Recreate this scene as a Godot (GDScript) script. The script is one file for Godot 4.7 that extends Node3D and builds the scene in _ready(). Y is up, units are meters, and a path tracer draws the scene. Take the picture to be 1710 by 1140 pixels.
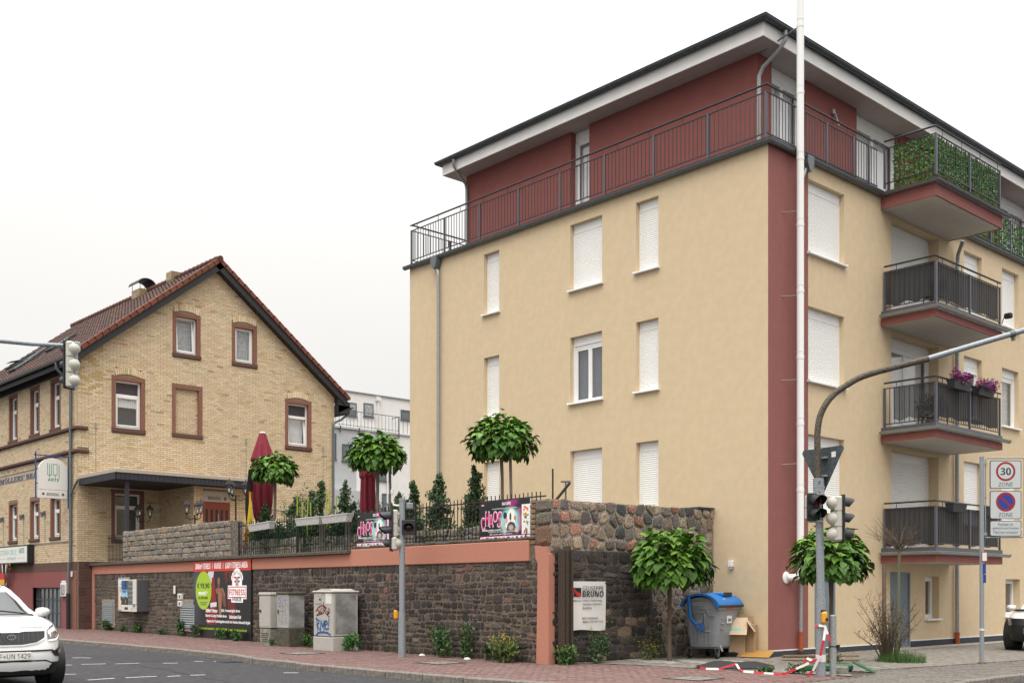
extends Node3D
# Street corner with a beige apartment block, a stone retaining wall and a yellow brick inn. Metres, y up.
# x runs to the right along the main street, z towards the street; the origin is the ground at the corner of the apartment block.

class M:
	# collects triangles of one mesh; vertex colours are linear
	var v := PackedVector3Array()
	var n := PackedVector3Array()
	var c := PackedColorArray()
	var u := PackedVector2Array()
	var ix := PackedInt32Array()
	func vert(p: Vector3, nn: Vector3, col: Color, uv := Vector2.ZERO) -> int:
		v.append(p); n.append(nn); c.append(col); u.append(uv)
		return v.size() - 1
	func quad(a: Vector3, b: Vector3, d: Vector3, e: Vector3, col := Color.WHITE) -> M:
		# corners counter-clockwise as seen from outside
		var nn := (b - a).cross(e - a)
		if nn.length_squared() < 1e-14:
			nn = (d - b).cross(e - b)
		nn = nn.normalized()
		var k := vert(a, nn, col, Vector2(0, 1))
		vert(b, nn, col, Vector2(1, 1)); vert(d, nn, col, Vector2(1, 0)); vert(e, nn, col, Vector2(0, 0))
		ix.append_array(PackedInt32Array([k, k + 2, k + 1, k, k + 3, k + 2]))
		return self
	func tri(a: Vector3, b: Vector3, d: Vector3, col := Color.WHITE) -> M:
		var nn := (b - a).cross(d - a).normalized()
		var k := vert(a, nn, col)
		vert(b, nn, col); vert(d, nn, col)
		ix.append_array(PackedInt32Array([k, k + 2, k + 1]))
		return self
	func box(ctr: Vector3, s: Vector3, col := Color.WHITE, bs := Basis.IDENTITY) -> M:
		var h := s * 0.5
		var p := []
		for i in 8:
			p.append(ctr + bs * Vector3(h.x * (1 if i & 1 else -1), h.y * (1 if i & 2 else -1), h.z * (1 if i & 4 else -1)))
		quad(p[4], p[5], p[7], p[6], col); quad(p[1], p[0], p[2], p[3], col)
		quad(p[5], p[1], p[3], p[7], col); quad(p[0], p[4], p[6], p[2], col)
		quad(p[6], p[7], p[3], p[2], col); quad(p[0], p[1], p[5], p[4], col)
		return self
	func box2(a: Vector3, b: Vector3, col := Color.WHITE) -> M:
		return box((a + b) * 0.5, (b - a).abs(), col)
	func bev(ctr: Vector3, s: Vector3, r: float, col := Color.WHITE, bs := Basis.IDENTITY) -> M:
		# box with chamfered edges
		var h := s * 0.5
		r = minf(r, minf(h.x, minf(h.y, h.z)) * 0.9)
		var g := func(sx: float, sy: float, sz: float, ax: int) -> Vector3:
			var q := Vector3(h.x - r, h.y - r, h.z - r)
			q[ax] = h[ax]
			return ctr + bs * Vector3(q.x * sx, q.y * sy, q.z * sz)
		for sg in [-1.0, 1.0]:
			for ax in 3:
				var q := []
				for k in [[-1, -1], [1, -1], [1, 1], [-1, 1]]:
					var w := Vector3.ZERO
					w[ax] = sg; w[(ax + 1) % 3] = k[0]; w[(ax + 2) % 3] = k[1]
					q.append(g.call(w.x, w.y, w.z, ax))
				if sg > 0: quad(q[0], q[1], q[2], q[3], col)
				else: quad(q[3], q[2], q[1], q[0], col)
		for ax in 3:
			var a1 := (ax + 1) % 3
			var a2 := (ax + 2) % 3
			for s1 in [-1.0, 1.0]:
				for s2 in [-1.0, 1.0]:
					var lo := Vector3.ZERO
					var hi := Vector3.ZERO
					lo[ax] = -1; hi[ax] = 1
					lo[a1] = s1; hi[a1] = s1; lo[a2] = s2; hi[a2] = s2
					var q := [g.call(lo.x, lo.y, lo.z, a1), g.call(lo.x, lo.y, lo.z, a2), g.call(hi.x, hi.y, hi.z, a2), g.call(hi.x, hi.y, hi.z, a1)]
					if s1 * s2 < 0: quad(q[0], q[1], q[2], q[3], col)
					else: quad(q[3], q[2], q[1], q[0], col)
		for sx in [-1.0, 1.0]:
			for sy in [-1.0, 1.0]:
				for sz in [-1.0, 1.0]:
					var a = g.call(sx, sy, sz, 0)
					var b = g.call(sx, sy, sz, 1)
					var d = g.call(sx, sy, sz, 2)
					if sx * sy * sz > 0: tri(a, b, d, col)
					else: tri(a, d, b, col)
		return self
	func cone(a: Vector3, b: Vector3, ra: float, rb: float, sides := 10, col := Color.WHITE, caps := true) -> M:
		return tube([a, b], [ra, rb], sides, col, caps)
	func tube(pts: Array, rr, sides := 8, col := Color.WHITE, caps := true) -> M:
		var rings := []
		var up := Vector3.UP
		for i in pts.size():
			var p: Vector3 = pts[i]
			var d: Vector3 = (pts[mini(i + 1, pts.size() - 1)] - pts[maxi(i - 1, 0)]).normalized()
			if i == 0 or absf(d.dot(up)) > 0.99:
				up = Vector3.UP if absf(d.y) < 0.9 else Vector3.RIGHT
			var x := up.cross(d).normalized()
			var y := d.cross(x).normalized()
			up = y
			var r: float = rr[i] if rr is Array else rr
			var first := v.size()
			for k in sides + 1:
				var a := TAU * k / sides
				var o := x * cos(a) + y * sin(a)
				vert(p + o * r, o, col, Vector2(float(k) / sides, float(i) / maxi(1, pts.size() - 1)))
			rings.append(first)
		for i in rings.size() - 1:
			for k in sides:
				var a: int = rings[i] + k
				var b: int = rings[i + 1] + k
				ix.append_array(PackedInt32Array([a, b + 1, a + 1, a, b, b + 1]))
		if caps:
			for e in 2:
				var at: int = 0 if e == 0 else pts.size() - 1
				var d: Vector3 = (pts[0] - pts[1]).normalized() if e == 0 else (pts[at] - pts[at - 1]).normalized()
				var ct := vert(pts[at], d, col)
				var f := v.size()
				for k in sides + 1:
					vert(v[rings[at] + k], d, col)
				for k in sides:
					if e == 0: ix.append_array(PackedInt32Array([ct, f + k, f + k + 1]))
					else: ix.append_array(PackedInt32Array([ct, f + k + 1, f + k]))
		return self
	func lathe(prof: Array, xf := Transform3D.IDENTITY, sides := 16, col := Color.WHITE, smooth := true) -> M:
		# prof: Vector2(radius, height) from bottom to top, turned about the local y axis
		for i in prof.size() - 1:
			var p: Vector2 = prof[i]
			var q: Vector2 = prof[i + 1]
			var sl := Vector2(q.y - p.y, p.x - q.x).normalized()
			var f := v.size()
			for k in sides + 1:
				var a := TAU * k / sides
				var o := Vector3(cos(a), 0, sin(a))
				var s0 := sl
				var s1 := sl
				if smooth:
					if i > 0:
						var z: Vector2 = prof[i - 1]
						var s2 := Vector2(p.y - z.y, z.x - p.x).normalized()
						if s2.dot(sl) > 0.5: s0 = (sl + s2).normalized()
					if i < prof.size() - 2:
						var z: Vector2 = prof[i + 2]
						var s2 := Vector2(z.y - q.y, q.x - z.x).normalized()
						if s2.dot(sl) > 0.5: s1 = (sl + s2).normalized()
				vert(xf * (o * p.x + Vector3(0, p.y, 0)), (xf.basis * (o * s0.x + Vector3(0, s0.y, 0))).normalized(), col)
				vert(xf * (o * q.x + Vector3(0, q.y, 0)), (xf.basis * (o * s1.x + Vector3(0, s1.y, 0))).normalized(), col)
			for k in sides:
				var a := f + k * 2
				ix.append_array(PackedInt32Array([a, a + 2, a + 3, a, a + 3, a + 1]))
		return self
	func prism(poly: PackedVector2Array, z0: float, z1: float, xf := Transform3D.IDENTITY, col := Color.WHITE) -> M:
		if Geometry2D.is_polygon_clockwise(poly):
			poly = poly.duplicate(); poly.reverse()
		var t := Geometry2D.triangulate_polygon(poly)
		for i in range(0, t.size(), 3):
			var a := poly[t[i]]
			var b := poly[t[i + 1]]
			var d := poly[t[i + 2]]
			if (b - a).cross(d - a) < 0:
				var e := b; b = d; d = e
			tri(xf * Vector3(a.x, a.y, z1), xf * Vector3(b.x, b.y, z1), xf * Vector3(d.x, d.y, z1), col)
			tri(xf * Vector3(a.x, a.y, z0), xf * Vector3(d.x, d.y, z0), xf * Vector3(b.x, b.y, z0), col)
		for i in poly.size():
			var a := poly[i]
			var b := poly[(i + 1) % poly.size()]
			quad(xf * Vector3(a.x, a.y, z0), xf * Vector3(b.x, b.y, z0), xf * Vector3(b.x, b.y, z1), xf * Vector3(a.x, a.y, z1), col)
		return self
	func sweep(prof: PackedVector2Array, path: Array, col := Color.WHITE, closed := true) -> M:
		# prof (x = to the right of the path when looking along it, y = up) swept along a level path with mitred corners
		var rings := []
		for i in path.size():
			var d0: Vector3 = (path[i] - path[i - 1]).normalized() if i > 0 else (path[1] - path[0]).normalized()
			var d1: Vector3 = (path[i + 1] - path[i]).normalized() if i < path.size() - 1 else d0
			var s0 := d0.cross(Vector3.UP).normalized()
			var s1 := d1.cross(Vector3.UP).normalized()
			var s := (s0 + s1).normalized()
			s /= maxf(0.3, s.dot(s0))
			var r := []
			for p in prof: r.append(path[i] + s * p.x + Vector3(0, p.y, 0))
			rings.append(r)
		for i in rings.size() - 1:
			for k in (prof.size() if closed else prof.size() - 1):
				var k2 := (k + 1) % prof.size()
				quad(rings[i][k], rings[i + 1][k], rings[i + 1][k2], rings[i][k2], col)
		if closed:
			var t := Geometry2D.triangulate_polygon(prof)
			for e in [0, rings.size() - 1]:
				for i in range(0, t.size(), 3):
					tri(rings[e][t[i]], rings[e][t[i + 1]], rings[e][t[i + 2]], col)
		return self
	func add(o: M, xf: Transform3D, col := Color.WHITE) -> M:
		var f := v.size()
		var nb := xf.basis.inverse().transposed()
		for i in o.v.size():
			v.append(xf * o.v[i]); n.append((nb * o.n[i]).normalized()); c.append(o.c[i] * col); u.append(o.u[i])
		for i in o.ix: ix.append(f + i)
		return self
	func mesh() -> ArrayMesh:
		var a := []
		a.resize(Mesh.ARRAY_MAX)
		a[Mesh.ARRAY_VERTEX] = v; a[Mesh.ARRAY_NORMAL] = n; a[Mesh.ARRAY_COLOR] = c; a[Mesh.ARRAY_TEX_UV] = u; a[Mesh.ARRAY_INDEX] = ix
		var r := ArrayMesh.new()
		r.add_surface_from_arrays(Mesh.PRIMITIVE_TRIANGLES, a)
		return r

var rng := RandomNumberGenerator.new()
var taken := {}
var mt := {}      # materials by name
var tx := {}      # textures by name
var fonts := {}
const WROT := -0.04737    # the street wall runs 2.7 degrees off the apartment block
var WX := Transform3D(Basis(Vector3.UP, WROT), Vector3(-1.82, 0, 4.88))   # street wall frame: x to the right along it, z towards the street

func rf(a: float, b: float) -> float: return rng.randf_range(a, b)
func lin(r: float, g: float, b: float) -> Color: return Color(r, g, b).linear_to_srgb()
func gray(k: float) -> Color: return Color(k, k, k)
func V(x: float, y: float, z: float) -> Vector3: return Vector3(x, y, z)
func ry(a: float) -> Basis: return Basis(Vector3.UP, a)
func at(p: Vector3, a := 0.0) -> Transform3D: return Transform3D(ry(a), p)

func named(o: Node, called: String, parent: Node) -> void:
	var key := "%d/%s" % [parent.get_instance_id(), called]
	if taken.has(key):
		taken[key] += 1
		o.name = "%s_%03d" % [called, taken[key]]
	else:
		taken[key] = 0
		o.name = called
	parent.add_child(o, true)

func tag(o: Node, label := "", category := "", group := "", kind := "") -> void:
	if label: o.set_meta("label", label)
	if category: o.set_meta("category", category)
	if group: o.set_meta("group", group)
	if kind: o.set_meta("kind", kind)

func thing(called: String, label: String, category: String, xf := Transform3D.IDENTITY, group := "") -> Node3D:
	var o := Node3D.new()
	named(o, called, self)
	o.transform = xf
	tag(o, label, category, group)
	return o

func part(called: String, m, mat: String, parent: Node, xf := Transform3D.IDENTITY, label := "") -> MeshInstance3D:
	var o := MeshInstance3D.new()
	o.mesh = m.mesh() if m is M else m
	o.material_override = mt[mat]
	o.transform = xf
	named(o, called, parent)
	if label: o.set_meta("label", label)
	return o

func struct(called: String, m: M, mat: String, label := "") -> MeshInstance3D:
	var o := part(called, m, mat, self)
	tag(o, label, "", "", "structure")
	return o

func text(called: String, s: String, w: float, h: float, mat: String, parent: Node, xf: Transform3D, font := "sans", depth := 0.002) -> MeshInstance3D:
	# lettering stretched to w by h, facing local +z
	var t := TextMesh.new()
	t.text = s
	t.font = fonts[font]
	t.font_size = 48
	t.pixel_size = 0.01
	t.depth = 0.02
	t.curve_step = 1.5
	var b := t.get_aabb()
	var sc := Vector3(w / maxf(b.size.x, 0.001), h / maxf(b.size.y, 0.001), depth / 0.02)
	var o := part(called, t, mat, parent)
	o.transform = xf * Transform3D(Basis.from_scale(sc), Vector3(-b.get_center().x * sc.x, -b.get_center().y * sc.y, depth * 0.5))
	return o

func mk(called: String, col: Color, rough := 0.8, metal := 0.0, tex := "", nrm := "", scale := 1.0, ns := 1.0) -> StandardMaterial3D:
	# col is the linear base colour; vertex colours multiply it
	var m := StandardMaterial3D.new()
	m.resource_name = called
	m.albedo_color = col.linear_to_srgb()
	m.roughness = rough
	m.metallic = metal
	m.vertex_color_use_as_albedo = true
	if tex: m.albedo_texture = tx[tex]
	if nrm:
		m.normal_enabled = true
		m.normal_texture = tx[nrm]
		m.normal_scale = ns
	if tex or nrm:
		m.uv1_triplanar = true
		m.uv1_world_triplanar = true
		m.uv1_triplanar_sharpness = 4.0
		m.uv1_scale = Vector3.ONE * scale
	mt[called] = m
	return m

func noise(called: String, freq: float, oct: int, lo: Color, hi: Color, sd := 1, size := 512, kind := FastNoiseLite.TYPE_SIMPLEX_SMOOTH, offs := [0.25, 0.75], nrm := 0.0) -> void:
	var f := FastNoiseLite.new()
	f.noise_type = kind
	f.seed = sd
	f.frequency = freq
	f.fractal_octaves = oct
	f.fractal_gain = 0.55
	var t := NoiseTexture2D.new()
	t.width = size; t.height = size
	t.seamless = true
	t.noise = f
	if nrm > 0:
		t.as_normal_map = true
		t.bump_strength = nrm
	else:
		var g := Gradient.new()
		g.offsets = PackedFloat32Array([offs[0], offs[1]])
		g.colors = PackedColorArray([lo.linear_to_srgb(), hi.linear_to_srgb()])
		t.color_ramp = g
	tx[called] = t

func make_materials() -> void:
	for k in [["sans", "Droid Sans", 400], ["bold", "Droid Sans", 700], ["serif", "Droid Serif", 700], ["mono", "Droid Sans Mono", 400]]:
		var f := SystemFont.new()
		f.font_names = PackedStringArray([k[1]])
		f.font_weight = k[2]
		fonts[k[0]] = f
	noise("stain", 0.006, 5, gray(0.94), gray(1.0), 3, 1024)
	noise("mottle", 0.02, 5, gray(0.6), gray(1.0), 7, 512)
	noise("rock", 0.03, 6, gray(0.35), gray(1.15), 11, 512)
	noise("grain", 0.25, 3, gray(0.72), gray(1.0), 17, 512, FastNoiseLite.TYPE_SIMPLEX_SMOOTH, [0.2, 0.8])
	noise("asphalt", 0.012, 7, gray(0.55), gray(1.1), 23, 1024, FastNoiseLite.TYPE_SIMPLEX_SMOOTH, [0.2, 0.8])
	noise("galv", 0.05, 4, gray(0.62), gray(1.05), 29, 512, FastNoiseLite.TYPE_CELLULAR, [0.1, 0.7])
	noise("n_fine", 0.22, 3, gray(0), gray(1), 31, 512, FastNoiseLite.TYPE_SIMPLEX_SMOOTH, [0, 1], 3.0)
	noise("n_rough", 0.05, 5, gray(0), gray(1), 37, 512, FastNoiseLite.TYPE_SIMPLEX_SMOOTH, [0, 1], 6.0)
	mk("beige", Color(0.64, 0.505, 0.33), 0.92, 0, "stain", "n_fine", 0.5, 0.12)
	mk("maroon", Color(0.27, 0.1, 0.088), 0.92, 0, "stain", "n_fine", 0.3, 0.35)
	mk("attic_red", Color(0.25, 0.08, 0.068), 0.92, 0, "stain", "n_fine", 0.3, 0.35)
	mk("white_paint", Color(0.8, 0.79, 0.77), 0.75, 0, "stain", "", 0.25)
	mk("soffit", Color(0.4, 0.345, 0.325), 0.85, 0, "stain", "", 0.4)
	mk("pvc", Color(0.82, 0.82, 0.81), 0.35)
	mk("shutter", Color(0.84, 0.835, 0.81), 0.45)
	mk("shutter_gap", Color(0.2, 0.2, 0.2), 0.7)
	mk("zinc", Color(0.16, 0.18, 0.19), 0.45, 0.35, "galv", "", 0.8)
	mk("zinc_dark", Color(0.075, 0.085, 0.095), 0.45, 0.3, "mottle", "", 0.8)
	mk("zinc_light", Color(0.36, 0.38, 0.38), 0.45, 0.3, "galv", "", 1.2)
	mk("galvanised", Color(0.33, 0.36, 0.385), 0.5, 0.3, "galv", "", 1.5)
	mk("anthracite", Color(0.035, 0.038, 0.05), 0.42, 0.15)
	mk("anthracite_post", Color(0.085, 0.09, 0.11), 0.42, 0.15)
	mk("plinth", Color(0.05, 0.053, 0.07), 0.8, 0, "mottle", "n_rough", 1.0, 0.5)
	mk("dark_room", Color(0.02, 0.022, 0.027), 0.9)
	mk("curtain", Color(0.45, 0.45, 0.46), 0.9, 0, "mottle", "", 0.6)
	mk("curtain_white", Color(0.75, 0.75, 0.74), 0.9)
	mk("curtain_grey", Color(0.1, 0.11, 0.135), 0.9)
	mk("steel_door", Color(0.17, 0.21, 0.245), 0.5, 0, "stain", "", 0.5)
	mk("clay_pipe", Color(0.34, 0.075, 0.025), 0.7)
	mk("underside_shaded", Color(0.52, 0.5, 0.465), 0.9, 0, "stain", "", 0.4)  # white paint; the shade below the balconies is put into a greyer colour
	mk("black", Color(0.012, 0.012, 0.014), 0.5)
	mk("black_matt", Color(0.018, 0.018, 0.02), 0.85)
	mk("ink", Color(0.02, 0.02, 0.025), 0.6)
	mk("pure", Color(1, 1, 1), 0.7)
	mk("pure_gloss", Color(1, 1, 1), 0.35)
	var g := mk("glass", Color(0.55, 0.62, 0.66), 0.04)
	g.transparency = BaseMaterial3D.TRANSPARENCY_ALPHA
	g.albedo_color.a = 0.05
	g.metallic_specular = 0.75
	var fb := mk("privacy_mesh", Color(0.022, 0.021, 0.024), 0.85)
	fb.transparency = BaseMaterial3D.TRANSPARENCY_ALPHA
	fb.albedo_color.a = 0.93
	var fl := mk("privacy_mesh_thin", Color(0.03, 0.03, 0.036), 0.85)
	fl.transparency = BaseMaterial3D.TRANSPARENCY_ALPHA
	fl.albedo_color.a = 0.72
	mk("asphalt", Color(0.042, 0.042, 0.046), 0.93, 0, "asphalt", "n_fine", 0.3, 0.6)
	mk("concrete", Color(0.245, 0.222, 0.19), 0.95, 0, "asphalt", "n_rough", 0.4, 0.4)
	mk("concrete_pale", Color(0.42, 0.39, 0.35), 0.95, 0, "asphalt", "n_rough", 0.5, 0.4)
	mk("paver_red", Color(0.225, 0.135, 0.122), 0.9, 0, "mottle", "n_fine", 1.2, 0.5)
	mk("paver_grey", Color(0.2, 0.18, 0.155), 0.9, 0, "mottle", "n_fine", 1.2, 0.5)
	mk("joint", Color(0.1, 0.075, 0.065), 0.95, 0, "mottle", "", 1.0)
	mk("kerb", Color(0.23, 0.205, 0.18), 0.9, 0, "mottle", "n_rough", 0.8, 0.4)
	mk("road_paint", Color(0.55, 0.55, 0.52), 0.8, 0, "mottle", "", 1.5)
	mk("leaf", Color(1, 1, 1), 0.62, 0, "mottle", "", 3.0)
	mt["leaf"].backlight_enabled = true
	mt["leaf"].backlight = Color(0.28, 0.34, 0.08)
	mk("ivy", Color(1, 1, 1), 0.5)
	mk("bark", Color(0.16, 0.115, 0.08), 0.95, 0, "rock", "n_rough", 4.0, 0.8)
	mk("wood_grey", Color(0.26, 0.22, 0.18), 0.9, 0, "rock", "n_rough", 3.0, 0.6)
	mk("wood_brown", Color(0.075, 0.05, 0.035), 0.85, 0, "rock", "n_rough", 2.0, 0.6)
	mk("petal", Color(1, 1, 1), 0.6)

func _ready() -> void:
	rng.seed = 20240611
	var cam := Camera3D.new()
	cam.name = "camera"
	add_child(cam)
	cam.position = Vector3(13.38, 1.42, 19.69)
	cam.rotation.y = deg_to_rad(47.31)
	cam.projection = Camera3D.PROJECTION_FRUSTUM
	cam.near = 0.1
	cam.far = 400.0
	cam.size = 0.1 * 1140.0 / 1837.6
	cam.frustum_offset = Vector2(0.0, 0.1 * 415.0 / 1837.6)    # a lens shifted upwards, so that verticals stay vertical
	cam.current = true
	make_sky()
	make_materials()
	make_ground()
	make_apartment()
	build_stone_walls()
	build_inn()
	build_terrace()
	build_wall_fixtures()
	build_signals()
	build_plants()
	build_waste()
	build_cars()

func make_sky() -> void:
	var im := Image.create(512, 256, false, Image.FORMAT_RGBF)
	var f := FastNoiseLite.new()
	f.seed = 5
	f.frequency = 1.6
	f.fractal_octaves = 4
	for y in 256:
		var el := PI * (0.5 - (y + 0.5) / 256.0)
		for x in 512:
			var az := TAU * x / 512.0
			var d := Vector3(cos(el) * cos(az), sin(el), cos(el) * sin(az))
			var k := 0.79 * (1.0 + SKY_RISE * maxf(0.0, sin(el)) ** 2.8) if el > 0 else 0.3
			k *= 1.0 + 0.035 * f.get_noise_3d(d.x, d.y * 2.5, d.z)
			var warm := 1.0 - clampf(sin(el) * 2.2, 0.0, 1.0)
			im.set_pixel(x, y, Color(k, k * (0.985 - 0.012 * warm), k * (0.968 - 0.035 * warm)))
	var sm := PanoramaSkyMaterial.new()
	sm.panorama = ImageTexture.create_from_image(im)
	var sky := Sky.new()
	sky.sky_material = sm
	var e := Environment.new()
	e.background_mode = Environment.BG_SKY
	e.sky = sky
	e.tonemap_mode = Environment.TONE_MAPPER_LINEAR
	e.tonemap_exposure = EXPOSURE
	e.sdfgi_enabled = true
	e.ssao_enabled = true
	e.ssil_enabled = true
	var we := WorldEnvironment.new()
	we.name = "world_environment"
	we.environment = e
	add_child(we)
	var sun := DirectionalLight3D.new()
	sun.name = "sun"
	sun.light_energy = SUN
	sun.light_color = Color(1.0, 0.97, 0.92)
	sun.light_angular_distance = 30.0
	sun.shadow_enabled = true
	add_child(sun)
	sun.look_at_from_position(Vector3(12, 30, 16), Vector3.ZERO)

const SKY_RISE := 4.0
const EXPOSURE := 1.13
const SUN := 0.42

func flat(m: M, poly: PackedVector2Array, y: float, col := Color.WHITE) -> M:
	# a level polygon given in x, z
	var t := Geometry2D.triangulate_polygon(poly)
	for i in range(0, t.size(), 3):
		var a := poly[t[i]]
		var b := poly[t[i + 1]]
		var d := poly[t[i + 2]]
		var p := V(a.x, y, a.y)
		var q := V(b.x, y, b.y)
		var r := V(d.x, y, d.y)
		if (q - p).cross(r - p).y < 0: m.tri(p, r, q, col)
		else: m.tri(p, q, r, col)
	return m

func kerb_line() -> PackedVector2Array:
	var k := PackedVector2Array([Vector2(-60, 7.7), Vector2(-30, 7.7), Vector2(-18.4, 7.72), Vector2(-11.9, 7.65), Vector2(-8.6, 7.8), Vector2(-7.3, 8.05), Vector2(-5.0, 8.24), Vector2(-2.4, 8.25), Vector2(-0.6, 8.16), Vector2(0.6, 8.0)])
	for i in 9:
		var a := PI * 0.5 * (1.0 - (i + 1) / 9.0)
		k.append(Vector2(0.9 + 4.65 * cos(a), 3.2 + 4.75 * sin(a)))
	k.append(Vector2(5.62, -4)); k.append(Vector2(5.7, -45))
	return k

func make_ground() -> void:
	var road := M.new()
	road.box2(V(-220, -0.6, -220), V(220, -0.11, 220))
	struct("road", road, "asphalt")
	var k := kerb_line()
	var pave := PackedVector2Array(k)
	pave.append(Vector2(-60, -45))
	struct("pavement_bed", flat(M.new(), pave, -0.012), "joint")
	# kerb stones one by one along the kerb line
	var kerb := Node3D.new()
	named(kerb, "kerb", self)
	tag(kerb, "", "", "", "structure")
	var walked := 0.0
	var step := 0.98
	var pts := []
	for i in k.size() - 1:
		var seg := k[i + 1] - k[i]
		var l := seg.length()
		while walked < l:
			pts.append([k[i] + seg * (walked / l), seg.normalized()])
			walked += step
		walked -= l
	var stone := M.new().bev(Vector3(0, -0.13, 0), Vector3(0.96, 0.29, 0.15), 0.018)
	var sm := stone.mesh()
	for p in pts:
		if p[0].x < -34 or p[0].y < -22: continue
		var low := 0.0
		if p[0].x > 1.5 and p[0].y > 3.0: low = 0.05     # dropped at the crossing
		var o := part("kerb_stone", sm, "kerb", kerb, at(V(p[0].x + p[1].x * 0.48, rf(-0.006, 0.004) - low * 0.4, p[0].y + p[1].y * 0.48), -atan2(p[1].y, p[1].x)))
		o.rotation.z = rf(-0.006, 0.006)
	# red pavers between the wall and the kerb, too small to pick apart singly
	var inner := Geometry2D.offset_polygon(pave, -0.09)[0]
	var red := M.new()
	var grey := M.new()
	var z := 2.6
	var row := 0
	while z < 8.3:
		var x := -29.0 + (0.105 if row % 2 else 0.0)
		while x < 5.6:
			var wall := 4.88 + (x + 1.82) * 0.0474 if x < -1.82 else (4.5 - (x + 1.8) * 0.45 if x < -0.2 else (3.78 - x * 0.1))
			if z > wall + 0.03 and Geometry2D.is_point_in_polygon(Vector2(x, z), inner) and not (x > 3.9 and z < 5.2 - (x - 3.9)):
				var y := rf(-0.003, 0.003)
				var t := rf(0.82, 1.12)
				var col := Color(t * rf(0.96, 1.06), t, t)
				red.quad(V(x - 0.1, y, z + 0.05), V(x + 0.1, y, z + 0.05), V(x + 0.1, y, z - 0.05), V(x - 0.1, y, z - 0.05), col)
				red.quad(V(x - 0.1, y - 0.02, z + 0.05), V(x + 0.1, y - 0.02, z + 0.05), V(x + 0.1, y, z + 0.05), V(x - 0.1, y, z + 0.05), col)
				red.quad(V(x + 0.1, y - 0.02, z + 0.05), V(x + 0.1, y - 0.02, z - 0.05), V(x + 0.1, y, z - 0.05), V(x + 0.1, y, z + 0.05), col)
			x += 0.21
		z += 0.11
		row += 1
	tag(part("red_pavers", red, "paver_red", self), "", "", "", "structure")
	z = 5.2
	row = 0
	while z > -14.0:
		var x := 2.9 + (0.105 if row % 2 else 0.0)
		while x < 5.6:
			var edge := 3.3 + (2.55 - z) * 0.14 if z < 2.55 else 3.9
			edge = minf(edge, 4.02)
			if x > edge and (z < 3.2 or (x > 3.95 and z < 5.2 - (x - 3.9))) and Geometry2D.is_point_in_polygon(Vector2(x, z), inner):
				var y := rf(-0.003, 0.003)
				var t := rf(0.88, 1.08)
				var col := gray(t)
				grey.quad(V(x - 0.1, y, z + 0.05), V(x + 0.1, y, z + 0.05), V(x + 0.1, y, z - 0.05), V(x - 0.1, y, z - 0.05), col)
				grey.quad(V(x - 0.1, y - 0.02, z + 0.05), V(x + 0.1, y - 0.02, z + 0.05), V(x + 0.1, y, z + 0.05), V(x - 0.1, y, z + 0.05), col)
				grey.quad(V(x + 0.1, y - 0.02, z + 0.05), V(x + 0.1, y - 0.02, z - 0.05), V(x + 0.1, y, z - 0.05), V(x + 0.1, y, z + 0.05), col)
			x += 0.21
		z -= 0.11
		row += 1
	tag(part("grey_pavers", grey, "paver_grey", self), "", "", "", "structure")
	# rough concrete apron round the foot of the apartment block
	var ap := PackedVector2Array([Vector2(-1.62, -0.1), Vector2(-1.62, 4.42), Vector2(-1.1, 4.05), Vector2(-0.38, 3.8), Vector2(0.6, 3.72), Vector2(1.25, 3.66), Vector2(2.5, 3.5), Vector2(3.85, 3.22), Vector2(3.28, 2.5), Vector2(4.0, -2.7), Vector2(4.0, -22), Vector2(-0.2, -22), Vector2(-0.2, -0.1)])
	struct("concrete_apron", flat(M.new(), ap, 0.004), "concrete")
	# pale mortar spread over parts of the apron
	var pale := M.new()
	for b in [[-0.9, 2.75, 1.0, 0.42, 0.3], [-0.2, 2.3, 0.75, 0.25, 0.55], [0.35, -8.0, 0.32, 4.2, 0.0], [2.6, 2.9, 0.5, 0.12, 0.3], [0.3, 1.6, 0.5, 0.12, 0.1], [3.0, 1.2, 0.4, 0.08, 0.4]]:
		var pl := PackedVector2Array()
		for i in 18:
			var a := TAU * i / 18
			var r := rf(0.72, 1.1)
			pl.append(Vector2(b[0], b[1]) + (Vector2(cos(a) * b[2], sin(a) * b[3]) * r).rotated(b[4]))
		flat(pale, pl, 0.009)
	struct("mortar_patches", pale, "concrete_pale")
	# painted lines on the road
	for d in [[-9.86, 10.82, -9.58, 10.53], [-7.68, 11.48, -7.53, 11.07], [-7.74, 11.8, -7.63, 11.68], [-7.4, 10.93, -7.26, 10.52], [-6.9, 10.2, -6.78, 9.95], [-3.96, 12.83, -4.02, 12.37], [-4.0, 12.2, -3.93, 11.7], [-3.79, 11.58, -3.77, 11.36], [-3.74, 11.2, -3.7, 10.95], [-6.38, 8.5, -6.32, 8.42], [-3.18, 9.76, -3.01, 9.57], [-7.03, 9.48, -6.92, 9.35], [-6.76, 9.2, -6.7, 9.1], [-5.6, 12.9, -5.3, 12.5]]:
		var a := V(d[0], -0.106, d[1])
		var b := V(d[2], -0.106, d[3])
		# the readings lie on the pavement level; the road is lower, so the point slides along the sight line
		var c := V(13.38, 1.42, 19.69)
		a = c + (V(d[0], 0, d[1]) - c) * (1.526 / 1.42)
		b = c + (V(d[2], 0, d[3]) - c) * (1.526 / 1.42)
		var s := (b - a).normalized()
		var w := V(-s.z, 0, s.x) * 0.05
		var dash := M.new()
		dash.quad(a - w, b - w, b + w, a + w)
		if dash.n[0].y < 0:
			dash = M.new(); dash.quad(a + w, b + w, b - w, a - w)
		struct("lane_marking", dash, "road_paint")
	# tar seams, a patch and a gully in the road
	var seams := M.new()
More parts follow.
